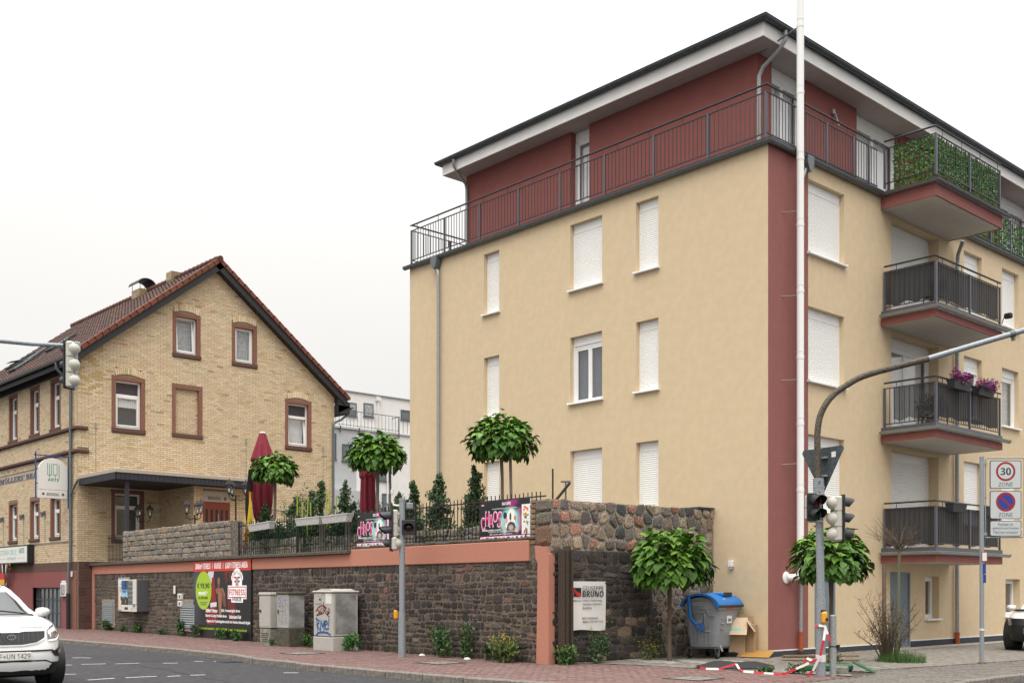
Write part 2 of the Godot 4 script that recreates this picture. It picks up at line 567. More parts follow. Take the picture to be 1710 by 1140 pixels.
	for sg in [[-16.0, 9.2, -5.5, 10.4], [-5.5, 10.4, 1.5, 11.6], [-13.0, 12.6, -3.0, 14.2], [-9.5, 8.9, -8.6, 13.0]]:
		var a := Vector2(sg[0], sg[1])
		var b := Vector2(sg[2], sg[3])
		var n := 22
		for i in n:
			var p := a.lerp(b, float(i) / n) + Vector2(0, 0.05 * sin(i * 1.7 + sg[0]))
			var q := a.lerp(b, float(i + 1) / n) + Vector2(0, 0.05 * sin((i + 1) * 1.7 + sg[0]))
			var w := rf(0.012, 0.035)
			seams.quad(V(p.x, -0.1065, p.y + w), V(q.x, -0.1065, q.y + w), V(q.x, -0.1065, q.y - w), V(p.x, -0.1065, p.y - w))
	struct("tar_seam", seams, "black_matt")
	mk("asphalt_patch", Color(0.034, 0.034, 0.037), 0.9, 0, "asphalt", "n_fine", 0.5, 0.6)
	struct("asphalt_patch", flat(M.new(), PackedVector2Array([Vector2(-12.4, 8.1), Vector2(-9.3, 8.2), Vector2(-9.1, 9.6), Vector2(-12.2, 9.4)]), -0.1075), "asphalt_patch")
	var gu := thing("road_gully", "iron gully grate at the kerb in front of the cabinets", "drain", at(V(-7.9, -0.1, 8.25), -0.15))
	part("frame", ring(M.new(), 0.5, 0.4, 0.04, -0.01, 0.01), "zinc_dark", gu, Transform3D(Basis(V(1, 0, 0), -PI / 2), Vector3.ZERO) * Transform3D(Basis.IDENTITY, Vector3.ZERO))
	for i in 7: part("grate_bar", M.new().box(V(-0.18 + i * 0.06, 0.0, 0), V(0.03, 0.015, 0.33)), "zinc_dark", gu)
	# square manhole covers in the pavement
	for p in [[-7.9, 6.45], [-3.3, 6.2], [2.4, 5.6]]:
		var t := thing("manhole_cover", {-7.9: "square concrete manhole cover in front of the graffiti cabinet", -3.3: "square concrete manhole cover in the pavement beside the pedestrian signal pole", 2.4: "square concrete manhole cover in the red pavement at the kerb corner"}[p[0]], "manhole cover", at(V(p[0], 0.002, p[1]), 0.05), "manhole covers in the red pavement")
		part("frame", M.new().box(V(0, 0, 0.33), V(0.72, 0.02, 0.06)).box(V(0, 0, -0.33), V(0.72, 0.02, 0.06)).box(V(0.33, 0, 0), V(0.06, 0.02, 0.6)).box(V(-0.33, 0, 0), V(0.06, 0.02, 0.6)), "zinc_dark", t)
		part("lid", M.new().bev(V(0, 0, 0), V(0.58, 0.022, 0.58), 0.008), "concrete", t)
		part("lifting_hole", M.new().lathe([Vector2(0.0, 0.0115), Vector2(0.06, 0.0125), Vector2(0.07, 0.011)], Transform3D.IDENTITY, 12), "zinc_dark", t)

func holed_wall(m: M, o: Vector3, ud: Vector3, nd: Vector3, u0: float, u1: float, y0: float, y1: float, holes: Array, depth: float, col := Color.WHITE, rcol = null) -> M:
	# upright wall from o along ud, facing nd, with rectangular openings [u0, u1, y0, y1] and their reveals
	var us := [u0, u1]
	var ys := [y0, y1]
	for h in holes:
		for q in [h[0], h[1]]:
			if not us.has(q): us.append(q)
		for q in [h[2], h[3]]:
			if not ys.has(q): ys.append(q)
	us.sort(); ys.sort()
	var p := func(u: float, y: float, d: float) -> Vector3: return o + ud * u + Vector3.UP * y - nd * d
	var flip := ud.cross(Vector3.UP).dot(nd) < 0
	var q4 := func(a: Vector3, b: Vector3, c: Vector3, d: Vector3, cc: Color) -> void:
		if flip: m.quad(d, c, b, a, cc)
		else: m.quad(a, b, c, d, cc)
	for i in us.size() - 1:
		for j in ys.size() - 1:
			var cu: float = (us[i] + us[i + 1]) * 0.5
			var cy: float = (ys[j] + ys[j + 1]) * 0.5
			var open := cu < u0 or cu > u1 or cy < y0 or cy > y1
			for h in holes:
				if cu > h[0] and cu < h[1] and cy > h[2] and cy < h[3]: open = true
			if not open:
				q4.call(p.call(us[i], ys[j], 0), p.call(us[i + 1], ys[j], 0), p.call(us[i + 1], ys[j + 1], 0), p.call(us[i], ys[j + 1], 0), col)
	var rc: Color = col if rcol == null else rcol
	for h in holes:
		var d: float = h[4] if h.size() > 4 else depth
		q4.call(p.call(h[0], h[2], 0), p.call(h[0], h[2], d), p.call(h[0], h[3], d), p.call(h[0], h[3], 0), rc)
		q4.call(p.call(h[1], h[2], d), p.call(h[1], h[2], 0), p.call(h[1], h[3], 0), p.call(h[1], h[3], d), rc)
		q4.call(p.call(h[0], h[3], 0), p.call(h[0], h[3], d), p.call(h[1], h[3], d), p.call(h[1], h[3], 0), rc)
		q4.call(p.call(h[0], h[2], d), p.call(h[0], h[2], 0), p.call(h[1], h[2], 0), p.call(h[1], h[2], d), rc)
	return m

func ring(m: M, w: float, h: float, b: float, z0: float, z1: float, cx := 0.0, cy := 0.0, col := Color.WHITE) -> M:
	# rectangular frame of bar width b, outer size w by h, between depths z0 and z1
	var zc := (z0 + z1) * 0.5
	var d := absf(z1 - z0)
	m.box(V(cx, cy + h / 2 - b / 2, zc), V(w, b, d), col).box(V(cx, cy - h / 2 + b / 2, zc), V(w, b, d), col)
	m.box(V(cx - w / 2 + b / 2, cy, zc), V(b, h - 2 * b, d), col).box(V(cx + w / 2 - b / 2, cy, zc), V(b, h - 2 * b, d), col)
	return m

func slats(w: float, y0: float, y1: float, pitch := 0.048) -> M:
	# roller shutter curtain, bowed slats with grooves, front at z = 0
	var m := M.new()
	var y := y1
	while y > y0 + 0.01:
		var l := maxf(y - pitch, y0)
		var a := l + (y - l) * 0.16
		var b := l + (y - l) * 0.5
		m.quad(V(-w / 2, l, -0.011), V(w / 2, l, -0.011), V(w / 2, a, -0.002), V(-w / 2, a, -0.002))
		m.quad(V(-w / 2, a, -0.002), V(w / 2, a, -0.002), V(w / 2, b, 0.0), V(-w / 2, b, 0.0))
		m.quad(V(-w / 2, b, 0.0), V(w / 2, b, 0.0), V(w / 2, y, -0.007), V(-w / 2, y, -0.007))
		y = l
	m.box(V(0, y0 + 0.015, -0.002), V(w, 0.03, 0.012))
	return m

func shutter_window(parent: Node, xf: Transform3D, w: float, h: float, drop: float, leaves := 1, style := "curtain", sill := true, called := "window") -> MeshInstance3D:
	# plastic window in a wall opening; xf at the bottom middle of the opening on the wall face, local z outwards. drop: part of the height the shutter covers
	var box := 0.22
	var f := M.new()
	ring(f, w, h - box, 0.06, -0.20, -0.145, 0, (h - box) / 2)
	# shutter box and guide rails
	f.bev(V(0, h - box / 2, -0.165), V(w, box, 0.09), 0.008)
	for s in [-1, 1]: f.box(V(s * (w / 2 - 0.022), (h - box) / 2, -0.133), V(0.044, h - box, 0.024))
	var n := leaves
	var lw := (w - 0.12) / n
	for i in n:
		ring(f, lw - 0.004, h - box - 0.12, 0.055, -0.19, -0.152, -w / 2 + 0.06 + lw * (i + 0.5), (h - box) / 2)
	var o := part(called, f, "pvc", parent, xf)
	for i in n:
		var gx := -w / 2 + 0.06 + lw * (i + 0.5)
		part("pane", M.new().box(V(gx, (h - box) / 2, -0.172), V(lw - 0.1, h - box - 0.22, 0.006)), "glass", o)
	if drop < 0.98:
		if style == "curtain_white" or style == "curtain_grey" or style == "curtain":
			part("curtain", pleats(w - 0.1, h - box - 0.1, V(0, (h - box) / 2, -0.30)), style, o)
	part("room", M.new().quad(V(-w / 2, 0, -0.42), V(w / 2, 0, -0.42), V(w / 2, h, -0.42), V(-w / 2, h, -0.42)).quad(V(-w / 2, 0, -0.42), V(-w / 2, h, -0.42), V(-w / 2, h, -0.2), V(-w / 2, 0, -0.2)).quad(V(w / 2, 0, -0.2), V(w / 2, h, -0.2), V(w / 2, h, -0.42), V(w / 2, 0, -0.42)).quad(V(-w / 2, h, -0.42), V(w / 2, h, -0.42), V(w / 2, h, -0.2), V(-w / 2, h, -0.2)).quad(V(-w / 2, 0, -0.2), V(w / 2, 0, -0.2), V(w / 2, 0, -0.42), V(-w / 2, 0, -0.42)), "dark_room", o)
	if drop > 0.02:
		part("roller_shutter", slats(w - 0.07, (h - box) * (1.0 - drop), h - box, 0.05), "shutter", o, Transform3D(Basis.IDENTITY, V(0, 0, -0.128)))
	if sill:
		part("sill", M.new().bev(V(0, 0.0, -0.035), V(w + 0.09, 0.035, 0.24), 0.006).box(V(-w / 2 - 0.035, 0.025, -0.03), V(0.012, 0.03, 0.22)).box(V(w / 2 + 0.035, 0.025, -0.03), V(0.012, 0.03, 0.22)), "pvc", o)
	return o

func pleats(w: float, h: float, c: Vector3, n := 0) -> M:
	var m := M.new()
	var k := maxi(4, int(w / 0.045)) if n == 0 else n
	for i in k:
		var x0 := -w / 2 + w * i / k
		var x1 := -w / 2 + w * (i + 1) / k
		var z0 := 0.018 * (1 if i % 2 else -1)
		m.quad(c + V(x0, -h / 2, -z0), c + V(x1, -h / 2, z0), c + V(x1, h / 2, z0), c + V(x0, h / 2, -z0))
	return m

func railing(parent: Node, called: String, p0: Vector3, p1: Vector3, posts: Array, h_post: float, h_hand: float, gap := 0.117, in_front := 0.0) -> MeshInstance3D:
	# steel railing: flat posts, two rails, balusters and a hand rail carried above; posts given as distances from p0
	var d := (p1 - p0)
	var l := d.length()
	d /= l
	var b := Basis(d, Vector3.UP, d.cross(Vector3.UP))
	var rails := M.new()
	rails.box(V(l / 2, h_post - 0.012, 0), V(l, 0.02, 0.03)).box(V(l / 2, 0.115, 0), V(l, 0.02, 0.03))
	rails.bev(V(l / 2, h_hand, in_front), V(l + 0.04, 0.04, 0.05), 0.012)
	var x := 0.3
	while x < l:
		rails.box(V(x, (h_post + h_hand) / 2, in_front * 0.5), V(0.012, h_hand - h_post, 0.012 + absf(in_front)))
		x += 0.98
	var o := part(called, rails, "anthracite", parent, Transform3D(b, p0))
	var pm := M.new().box(V(0, h_post / 2, 0), V(0.05, h_post, 0.04)).mesh()
	for q in posts: part("post", pm, "anthracite_post", o, Transform3D(Basis.IDENTITY, V(q, 0, 0)))
	var bm := M.new().box(V(0, (h_post + 0.115) / 2, 0), V(0.013, h_post - 0.13, 0.013)).mesh()
	x = gap
	while x < l - 0.03:
		var near := false
		for q in posts:
			if absf(q - x) < 0.045: near = true
		if not near: part("baluster", bm, "anthracite", o, Transform3D(Basis.IDENTITY, V(x, 0, 0)))
		x += gap
	return o

func gutter(m: M, path: Array, r := 0.075) -> M:
	# half-round gutter hanging outside the path, beads on its lip
	var pr := PackedVector2Array()
	for i in 9:
		var a := PI + PI * i / 8
		pr.append(Vector2(r + 0.01 + cos(a) * r, sin(a) * r))
	pr.append(Vector2(2 * r + 0.024, 0.012)); pr.append(Vector2(2 * r, 0.02))
	for i in 7:
		var a := TAU - PI * (i + 0.5) / 7
		pr.append(Vector2(r + 0.01 + cos(a) * (r - 0.008), sin(a) * (r - 0.008) + 0.004))
	m.sweep(pr, path)
	return m

func bands(m: M, path: Array, r: float, every := 0.9) -> M:
	# brackets round a gutter
	for i in path.size() - 1:
		var d: Vector3 = path[i + 1] - path[i]
		var l := d.length()
		d /= l
		var s := d.cross(Vector3.UP)
		var x := every * 0.4
		while x < l:
			var c: Vector3 = path[i] + d * x + s * (r + 0.01)
			for k in 6:
				var a0 := PI + PI * k / 6
				var a1 := PI + PI * (k + 1) / 6
				var rr := r + 0.005
				m.quad(c + s * cos(a0) * rr + V(0, sin(a0) * rr, 0) - d * 0.014, c + s * cos(a0) * rr + V(0, sin(a0) * rr, 0) + d * 0.014, c + s * cos(a1) * rr + V(0, sin(a1) * rr, 0) + d * 0.014, c + s * cos(a1) * rr + V(0, sin(a1) * rr, 0) - d * 0.014)
			x += every
	return m

func downpipe(parent: Node, pts: Array, r := 0.05, mat := "zinc_light", clay := 0.0) -> MeshInstance3D:
	var m := M.new().tube(pts, r, 12)
	var a: Vector3 = pts[pts.size() - 2]
	var b: Vector3 = pts[pts.size() - 1]
	var l := (b - a).length()
	var k := 0.4
	while k < l:
		var p := a.lerp(b, k / l)
		m.cone(p - V(0, 0.018, 0), p + V(0, 0.018, 0), r + 0.006, r + 0.006, 12)
		k += 1.9
	var o := part("downpipe", m, mat, parent)
	if clay > 0: part("clay_pipe", M.new().cone(b, b + V(0, clay, 0), r + 0.012, r + 0.012, 12).cone(b + V(0, clay - 0.05, 0), b + V(0, clay, 0), r + 0.02, r + 0.02, 12), "clay_pipe", o)
	return o

func ivy_panel(w: float, h: float, cnt: int) -> M:
	# dense panel of small leaves, hanging in the plane x, y
	var m := M.new()
	for i in cnt:
		var p := V(rf(0, w), rf(0, h), rf(-0.04, 0.04))
		var s := rf(0.03, 0.055)
		var b := Basis.from_euler(V(rf(-0.9, 0.5), rf(-0.9, 0.9), rf(-3, 3)))
		var g := rf(0.6, 1.5)
		var col := Color(0.06 * g, 0.2 * g, 0.022 * g)
		m.quad(p + b * V(-s * 0.5, 0, 0), p + b * V(0, -s * 0.35, 0.008), p + b * V(s * 0.5, 0, 0), p + b * V(0, s, 0), col)
	return m

func make_apartment() -> void:
	var t := thing("apartment_building", "beige four storey apartment block with maroon top floor and balconies on the right", "building")
	var A0 := Vector3.ZERO
	var holes := []
	for c in [[-9.09, -8.47], [-5.82, -4.74], [-3.66, -2.98]]:
		for r in [[8.85, 10.52], [6.04, 7.71], [3.21, 4.88]]: holes.append([c[0], c[1], r[0], r[1], 0.14])
	var wm := M.new()
	holed_wall(wm, A0, Vector3.RIGHT, V(0, 0, 1), -12.39, 0.0, -0.05, 10.86, holes, 0.14)
	var bh := []
	var rows := [[8.83, 10.48], [6.01, 7.68], [3.15, 4.86]]
	for r in rows:
		bh.append([-3.03, -1.53, r[0], r[1], 0.15])
		for c in [[-10.12, -9.05], [-12.5, -11.4], [-14.9, -13.8], [-18.9, -17.4]]: bh.append([c[0], c[1], r[0], r[1], 0.15])
		bh.append([-7.62, -5.19, r[0] - 0.83, r[1] - 0.02, 0.3])
	bh.append([-6.12, -5.13, 0.02, 1.84, 0.06]); bh.append([-7.65, -6.91, 0.67, 1.77, 0.26]); bh.append([-12.6, -11.63, 0.66, 1.73, 0.26]); bh.append([-2.64, -1.79, 0.02, 1.69, 0.06])
	holed_wall(wm, A0, V(0, 0, 1), V(1, 0, 0), -22.0, -1.53, -0.3, 10.86, bh.map(func(h): return h), 0.15)
	wm.quad(V(-12.39, -0.05, -22), V(-12.39, -0.05, 0), V(-12.39, 10.86, 0), V(-12.39, 10.86, -22))
	wm.quad(V(0, -0.05, -22), V(-12.39, -0.05, -22), V(-12.39, 10.86, -22), V(0, 10.86, -22))
	part("wall", wm, "beige", t)
	var rw := M.new()
	holed_wall(rw, A0, V(0, 0, 1), V(1, 0, 0), -1.53, 0.0, -0.05, 10.86, [], 0.1)
	part("red_wall_strip", rw, "maroon", t)
	part("plinth", M.new().box2(V(0.002, -0.3, -5.1), V(0.022, 0.12, 0.022)).box2(V(0.002, -0.3, -22), V(0.022, 0.15, -6.14)).box2(V(-1.5, -0.1, 0.002), V(0.002, 0.12, 0.022)), "plinth", t)
	part("plaster_edge", M.new().box2(V(0.001, 0.12, -5.1), V(0.016, 0.145, 0.0)).box2(V(0.001, 0.15, -22), V(0.016, 0.178, -6.14)), "white_paint", t)
	# windows of the long side
	var styles := {"4a": 1.0, "4b": 0.93, "4c": 0.94, "3a": 1.0, "3b": 0.0, "3c": 1.0, "2a": 1.0, "2b": 1.0, "2c": 0.985}
	for c in [["a", -9.09, -8.47], ["b", -5.82, -4.74], ["c", -3.66, -2.98]]:
		for r in [["4", 8.85, 10.52], ["3", 6.04, 7.71], ["2", 3.21, 4.88]]:
			shutter_window(t, at(V((c[1] + c[2]) / 2, r[1], 0)), c[2] - c[1], r[2] - r[1], styles[r[0] + c[0]], 2 if c[0] == "b" else 1, "curtain_grey")
	# windows and balcony doors of the short side
	for i in 3:
		var r = rows[i]
		shutter_window(t, at(V(0, r[0], -2.28), PI / 2), 1.5, r[1] - r[0], [1.0, 1.0, 0.97][i], 2)
		shutter_window(t, at(V(0, r[0], -9.585), PI / 2), 1.07, r[1] - r[0], [1.0, 0.12, 1.0][i], 1, "curtain")
		shutter_window(t, at(V(0, r[0], -11.95), PI / 2), 1.1, r[1] - r[0], [1.0, 0.0, 1.0][i], 1, "curtain")
		shutter_window(t, at(V(0, r[0], -14.35), PI / 2), 1.1, r[1] - r[0], [1.0, 0.4, 0.2][i], 1, "curtain")
		shutter_window(t, at(V(0, r[0], -18.15), PI / 2), 1.5, r[1] - r[0], [0.7, 1.0, 0.0][i], 2, "curtain")
		var door := shutter_window(t, at(V(-0.15, r[0] - 0.83, -6.405), PI / 2), 2.43, r[1] - r[0] + 0.81, [1.0, 0.0, 1.0][i], 2, "curtain_white", false, "balcony_door")
		if i == 1: part("curtain", pleats(1.6, 2.0, V(-0.2, 1.1, -0.28)), "curtain_white", door)
	# ground floor of the short side
	var gd := part("door", M.new().bev(V(0, 0.92, -0.05), V(0.99, 1.84, 0.05), 0.006), "steel_door", t, at(V(0, 0.02, -5.625), PI / 2))
	ring(M.new(), 1, 1, 0.1, 0, 0)
	part("door_frame", ring(M.new(), 0.99, 1.84, 0.045, -0.03, 0.006, 0, 0.92), "steel_door", gd)
	part("handle", M.new().box(V(-0.4, 0.9, -0.02), V(0.035, 0.2, 0.012)).tube([V(-0.4, 0.95, -0.02), V(-0.4, 0.95, 0.03), V(-0.27, 0.95, 0.03)], 0.011, 8), "black", gd)
	var gd2 := part("door", M.new().bev(V(0, 0.84, -0.05), V(0.85, 1.67, 0.05), 0.006), "steel_door", t, at(V(0, 0.02, -2.215), PI / 2))
	part("door_frame", ring(M.new(), 0.85, 1.67, 0.045, -0.03, 0.006, 0, 0.835), "steel_door", gd2)
	for q in [[-7.28, 0.74, 0.67, 1.1], [-12.115, 0.97, 0.66, 1.07]]:
		var f := M.new()
		ring(f, q[1], q[3], 0.07, -0.26, -0.19, 0, q[3] / 2)
		ring(f, q[1] - 0.13, q[3] - 0.13, 0.06, -0.24, -0.17, 0, q[3] / 2)
		var o := part("window", f, "pvc", t, at(V(0, q[2], q[0]), PI / 2))
		part("pane", M.new().box(V(0, q[3] / 2, -0.21), V(q[1] - 0.2, q[3] - 0.2, 0.006)), "glass", o)
		part("room", M.new().quad(V(-q[1] / 2, 0, -0.4), V(q[1] / 2, 0, -0.4), V(q[1] / 2, q[3], -0.4), V(-q[1] / 2, q[3], -0.4)), "dark_room", o)
		part("sill", M.new().bev(V(0, -0.005, -0.06), V(q[1] + 0.08, 0.045, 0.3), 0.008), "white_paint", o)
	# zinc coping and gutter at the foot of the terrace
	var edge := [V(-12.39, 10.87, -22), V(-12.39, 10.87, 0), V(0, 10.87, 0), V(0, 10.87, -4.63)]
	var edge2 := [V(0, 10.87, -8.2), V(0, 10.87, -22)]
	part("terrace_coping", M.new().sweep(PackedVector2Array([Vector2(-0.5, -0.01), Vector2(0.02, -0.01), Vector2(0.02, 0.085), Vector2(-0.02, 0.1), Vector2(-0.5, 0.1)]), edge).sweep(PackedVector2Array([Vector2(-0.5, -0.01), Vector2(0.02, -0.01), Vector2(0.02, 0.085), Vector2(-0.02, 0.1), Vector2(-0.5, 0.1)]), edge2), "zinc_light", t)
	part("terrace_floor", M.new().box2(V(-12.0, 10.72, -21.9), V(-0.3, 10.9, -0.3)), "concrete", t)
	var ga := [V(-12.54, 10.88, 0), V(0, 10.88, 0), V(0, 10.88, -4.64)]
	var gb := [V(0, 10.88, -8.2), V(0, 10.88, -22)]
	var gm := M.new()
	gutter(gm, ga); gutter(gm, gb); bands(gm, ga, 0.075); bands(gm, gb, 0.075)
	part("terrace_gutter", gm, "zinc", t)
	# top floor set back
	var am := M.new()
	holed_wall(am, V(0, 0, -0.915), Vector3.RIGHT, V(0, 0, 1), -10.9, -0.905, 10.9, 13.38, [[-6.69, -6.03, 10.97, 13.375]], 0.22)
	holed_wall(am, V(-0.905, 0, 0), V(0, 0, 1), V(1, 0, 0), -22.0, -0.915, 10.9, 13.38, [[-2.85, -1.47, 11.0, 13.375], [-7.37, -5.15, 11.0, 13.375], [-15.6, -13.4, 11.0, 13.375], [-19.6, -18.2, 11.0, 13.375]], 0.2)
	am.quad(V(-10.9, 10.9, -22), V(-10.9, 10.9, -0.915), V(-10.9, 13.38, -0.915), V(-10.9, 13.38, -22))
	am.quad(V(-0.905, 10.9, -22), V(-10.9, 10.9, -22), V(-10.9, 13.38, -22), V(-0.905, 13.38, -22))
	part("top_floor_wall", am, "attic_red", t)
	shutter_window(t, at(V(-6.36, 10.98, -0.975)), 0.66, 2.39, 0.0, 1, "curtain_white", false, "terrace_door")
	shutter_window(t, at(V(-0.955, 11.0, -2.16), PI / 2), 1.38, 2.37, 0.0, 2, "curtain_white", true, "terrace_door")
	for q in [[-6.26, 2.22, 2], [-14.5, 2.2, 2], [-18.9, 1.4, 1]]:
		shutter_window(t, at(V(-0.955, 11.0, q[0]), PI / 2), q[1], 2.37, 0.0, q[2], "curtain_white", true, "terrace_door")
	# roof: soffit, white fascia, zinc gutter, low hipped top
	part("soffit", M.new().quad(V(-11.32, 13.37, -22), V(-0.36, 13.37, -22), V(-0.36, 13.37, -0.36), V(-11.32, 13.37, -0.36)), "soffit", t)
	part("fascia", M.new().box2(V(-11.32, 13.368, -0.385), V(-0.36, 13.68, -0.36)).box2(V(-0.385, 13.368, -22), V(-0.36, 13.68, -0.385)).box2(V(-11.32, 13.368, -22), V(-11.295, 13.68, -0.385)), "white_paint", t)
	var e0 := V(-11.36, 13.7, -0.34)
	var e1 := V(-0.34, 13.7, -0.34)
	var e2 := V(-0.34, 13.7, -22)
	var e3 := V(-11.36, 13.7, -22)
	var r0 := V(-5.85, 14.15, -5.5)
	var r1 := V(-5.85, 14.15, -16.5)
	part("roof", M.new().quad(e0, e1, r0, r0 + V(-0.01, 0, 0)).quad(e1, e2, r1, r0).quad(e2, e3, r1 + V(-0.01, 0, 0), r1).quad(e3, e0, r0, r1), "zinc_dark", t)
	var rg := [V(-11.32, 13.73, -22), V(-11.32, 13.73, -0.36), V(-0.36, 13.73, -0.36), V(-0.36, 13.73, -22)]
	var rgm := M.new()
	gutter(rgm, rg, 0.08); bands(rgm, rg, 0.08, 0.8)
	part("roof_gutter", rgm, "zinc_dark", t)
	# pipes
	downpipe(t, [V(-11.14, 10.62, 0.1), V(-10.97, 10.45, 0.09), V(-10.95, 10.3, 0.09), V(-10.95, 2.3, 0.09)], 0.048)
	part("hopper", M.new().prism(PackedVector2Array([Vector2(-0.13, 0.1), Vector2(-0.13, -0.08), Vector2(-0.05, -0.24), Vector2(0.05, -0.24), Vector2(0.13, -0.08), Vector2(0.13, 0.1)]), 0.0, 0.2, Transform3D(Basis.IDENTITY, V(-11.03, 10.78, 0.01))), "zinc", t)
	downpipe(t, [V(-10.7, 13.64, -0.27), V(-10.7, 13.45, -0.27), V(-10.78, 13.28, -0.55), V(-10.82, 13.1, -0.82), V(-10.82, 12.95, -0.85), V(-10.82, 10.97, -0.85)], 0.04)
	downpipe(t, [V(-0.27, 13.68, -1.05), V(-0.27, 13.45, -1.05), V(-0.45, 13.25, -1.0), V(-0.75, 12.98, -0.9), V(-0.83, 12.8, -0.87), V(-0.83, 10.97, -0.86)], 0.045)
	part("stay_rod", M.new().tube([V(-0.88, 13.35, -0.95), V(0.2, 13.5, -0.84)], 0.018, 6), "zinc", t)
	part("hopper", M.new().prism(PackedVector2Array([Vector2(-0.12, 0.08), Vector2(-0.12, -0.1), Vector2(-0.04, -0.26), Vector2(0.04, -0.26), Vector2(0.12, -0.1), Vector2(0.12, 0.08)]), 0.0, 0.18, at(V(0.01, 10.8, -1.35), PI / 2)), "zinc", t)
	downpipe(t, [V(0.09, 10.6, -1.3), V(0.09, 10.3, -1.12), V(0.09, 3.0, -1.1), V(0.09, 0.1, -1.1)], 0.04, "zinc_light", 0.42)
	downpipe(t, [V(0.3, 10.5, -8.35), V(0.12, 10.2, -8.45), V(0.09, 9.9, -8.47), V(0.09, -0.05, -8.47)], 0.05, "zinc_light", 0.36)
	var fp := part("flue", M.new().cone(V(0.25, 1.78, -0.83), V(0.25, 16.5, -0.83), 0.078, 0.078, 16), "pvc", t)
	for i in 10: part("flue_collar", M.new().cone(V(0.25, 2.1 + i * 1.42, -0.83), V(0.25, 2.17 + i * 1.42, -0.83), 0.084, 0.084, 16).cone(V(0.25, 2.26 + i * 1.42, -0.83), V(0.25, 2.28 + i * 1.42, -0.83), 0.082, 0.082, 16), "pvc", fp)
	part("flue_elbow", M.new().tube([V(0.25, 1.95, -0.83), V(0.25, 1.8, -0.83), V(0.22, 1.72, -0.82), V(0.12, 1.69, -0.76), V(0.03, 1.69, -0.7)], [0.08, 0.082, 0.082, 0.075, 0.075], 14), "pvc", fp)
	part("flue_flange", M.new().lathe([Vector2(0, 0.03), Vector2(0.09, 0.03), Vector2(0.13, 0.012), Vector2(0.13, 0)], Transform3D(Basis(V(0, 0, 1), -PI / 2), V(0.004, 1.69, -0.66)), 20), "pvc", fp)
	for y in [4.1, 5.9, 7.7, 9.5]: part("flue_bracket", M.new().tube([V(0.0, y, -0.5), V(0.2, y + 0.03, -0.78)], 0.008, 5), "zinc_light", fp)
	part("outside_lamp", M.new().bev(V(-0.918, 1.99, 0.05), V(0.1, 0.14, 0.09), 0.01).box(V(-0.918, 1.9, 0.045), V(0.05, 0.04, 0.05)), "white_paint", t)
	part("outside_lamp", M.new().bev(V(-0.87, 12.95, -4.0), V(0.07, 0.12, 0.1), 0.01).bev(V(-0.8, 12.75, -4.05), V(0.05, 0.35, 0.05), 0.01, Color.WHITE, Basis(V(0, 0, 1), 0.3)), "zinc_light", t)
	# terrace railings
	var ax := [-12.44, -10.91, -9.38, -7.82, -6.27, -4.75, -3.2, -1.64, -0.12]
	railing(t, "terrace_railing", V(-12.47, 11.0, -0.1), V(-0.08, 11.0, -0.1), ax.map(func(x): return x + 12.47), 1.0, 1.15)
	railing(t, "terrace_railing", V(-0.1, 11.0, -0.1), V(-0.1, 11.0, -4.7), [1.18, 2.35, 3.5, 4.2], 1.0, 1.15)
	railing(t, "terrace_railing", V(-12.42, 11.0, -3.0), V(-12.42, 11.0, -0.1), [0.02, 1.45], 1.0, 1.15, 0.117)
	railing(t, "terrace_railing", V(-0.1, 11.0, -8.3), V(-0.1, 11.0, -14.0), [0.05, 1.3, 2.6, 3.9, 5.6], 1.0, 1.15, 0.15)
	part("artificial_hedge", ivy_panel(5.6, 0.98, 7000), "ivy", t, at(V(-0.15, 11.0, -8.35), PI / 2))
	# balconies
	for i in 4:
		var y: float = [10.53, 7.74, 4.95, 2.07][i]
		var b := part("balcony", M.new().box2(V(0.0, y + 0.012, -8.2), V(1.36, y + 0.27, -4.7)), "concrete", t)
		part("balcony_soffit", M.new().box2(V(0.0, y, -8.17), V(1.33, y + 0.012, -4.73)), "underside_shaded", b)
		var hb: float = 0.3 if i == 0 else 0.17
		part("balcony_fascia", M.new().box2(V(1.36, y - 0.004, -8.22), V(1.38, y + hb, -4.68)).box2(V(0.0, y - 0.004, -4.7), V(1.36, y + hb, -4.68)).box2(V(0.0, y - 0.004, -8.22), V(1.36, y + hb, -8.2)), "maroon", b)
		var gy := y + (0.34 if i == 0 else 0.23)
		var path := [V(-0.02 if i == 0 else 0.03, gy, -4.68), V(1.38, gy, -4.68), V(1.38, gy, -8.45)]
		var gg := M.new()
		gutter(gg, path, 0.06); bands(gg, path, 0.06, 0.85)
		part("balcony_gutter", gg, "zinc" if i < 1 else "zinc_light", b)
		part("balcony_upstand", M.new().sweep(PackedVector2Array([Vector2(-0.1, 0.0), Vector2(0.0, 0.0), Vector2(0.0, 0.1), Vector2(-0.1, 0.1)]), [V(0.0, y + 0.25, -4.69), V(1.37, y + 0.25, -4.69), V(1.37, y + 0.25, -8.25)]), "anthracite_post", b)
		var fy: float = y + (0.5 if i == 0 else 0.32)
		var hp: float = 0.98 if i else 0.96
		var hh: float = 1.1 if i else 1.13
		railing(t, "balcony_railing", V(0.06, fy, -4.76), V(1.33, fy, -4.76), [0.0, 1.27], hp, hh, 0.125)
		railing(t, "balcony_railing", V(1.33, fy, -4.8), V(1.33, fy, -8.2), [0.0, 1.7, 3.37], hp, hh, 0.125)
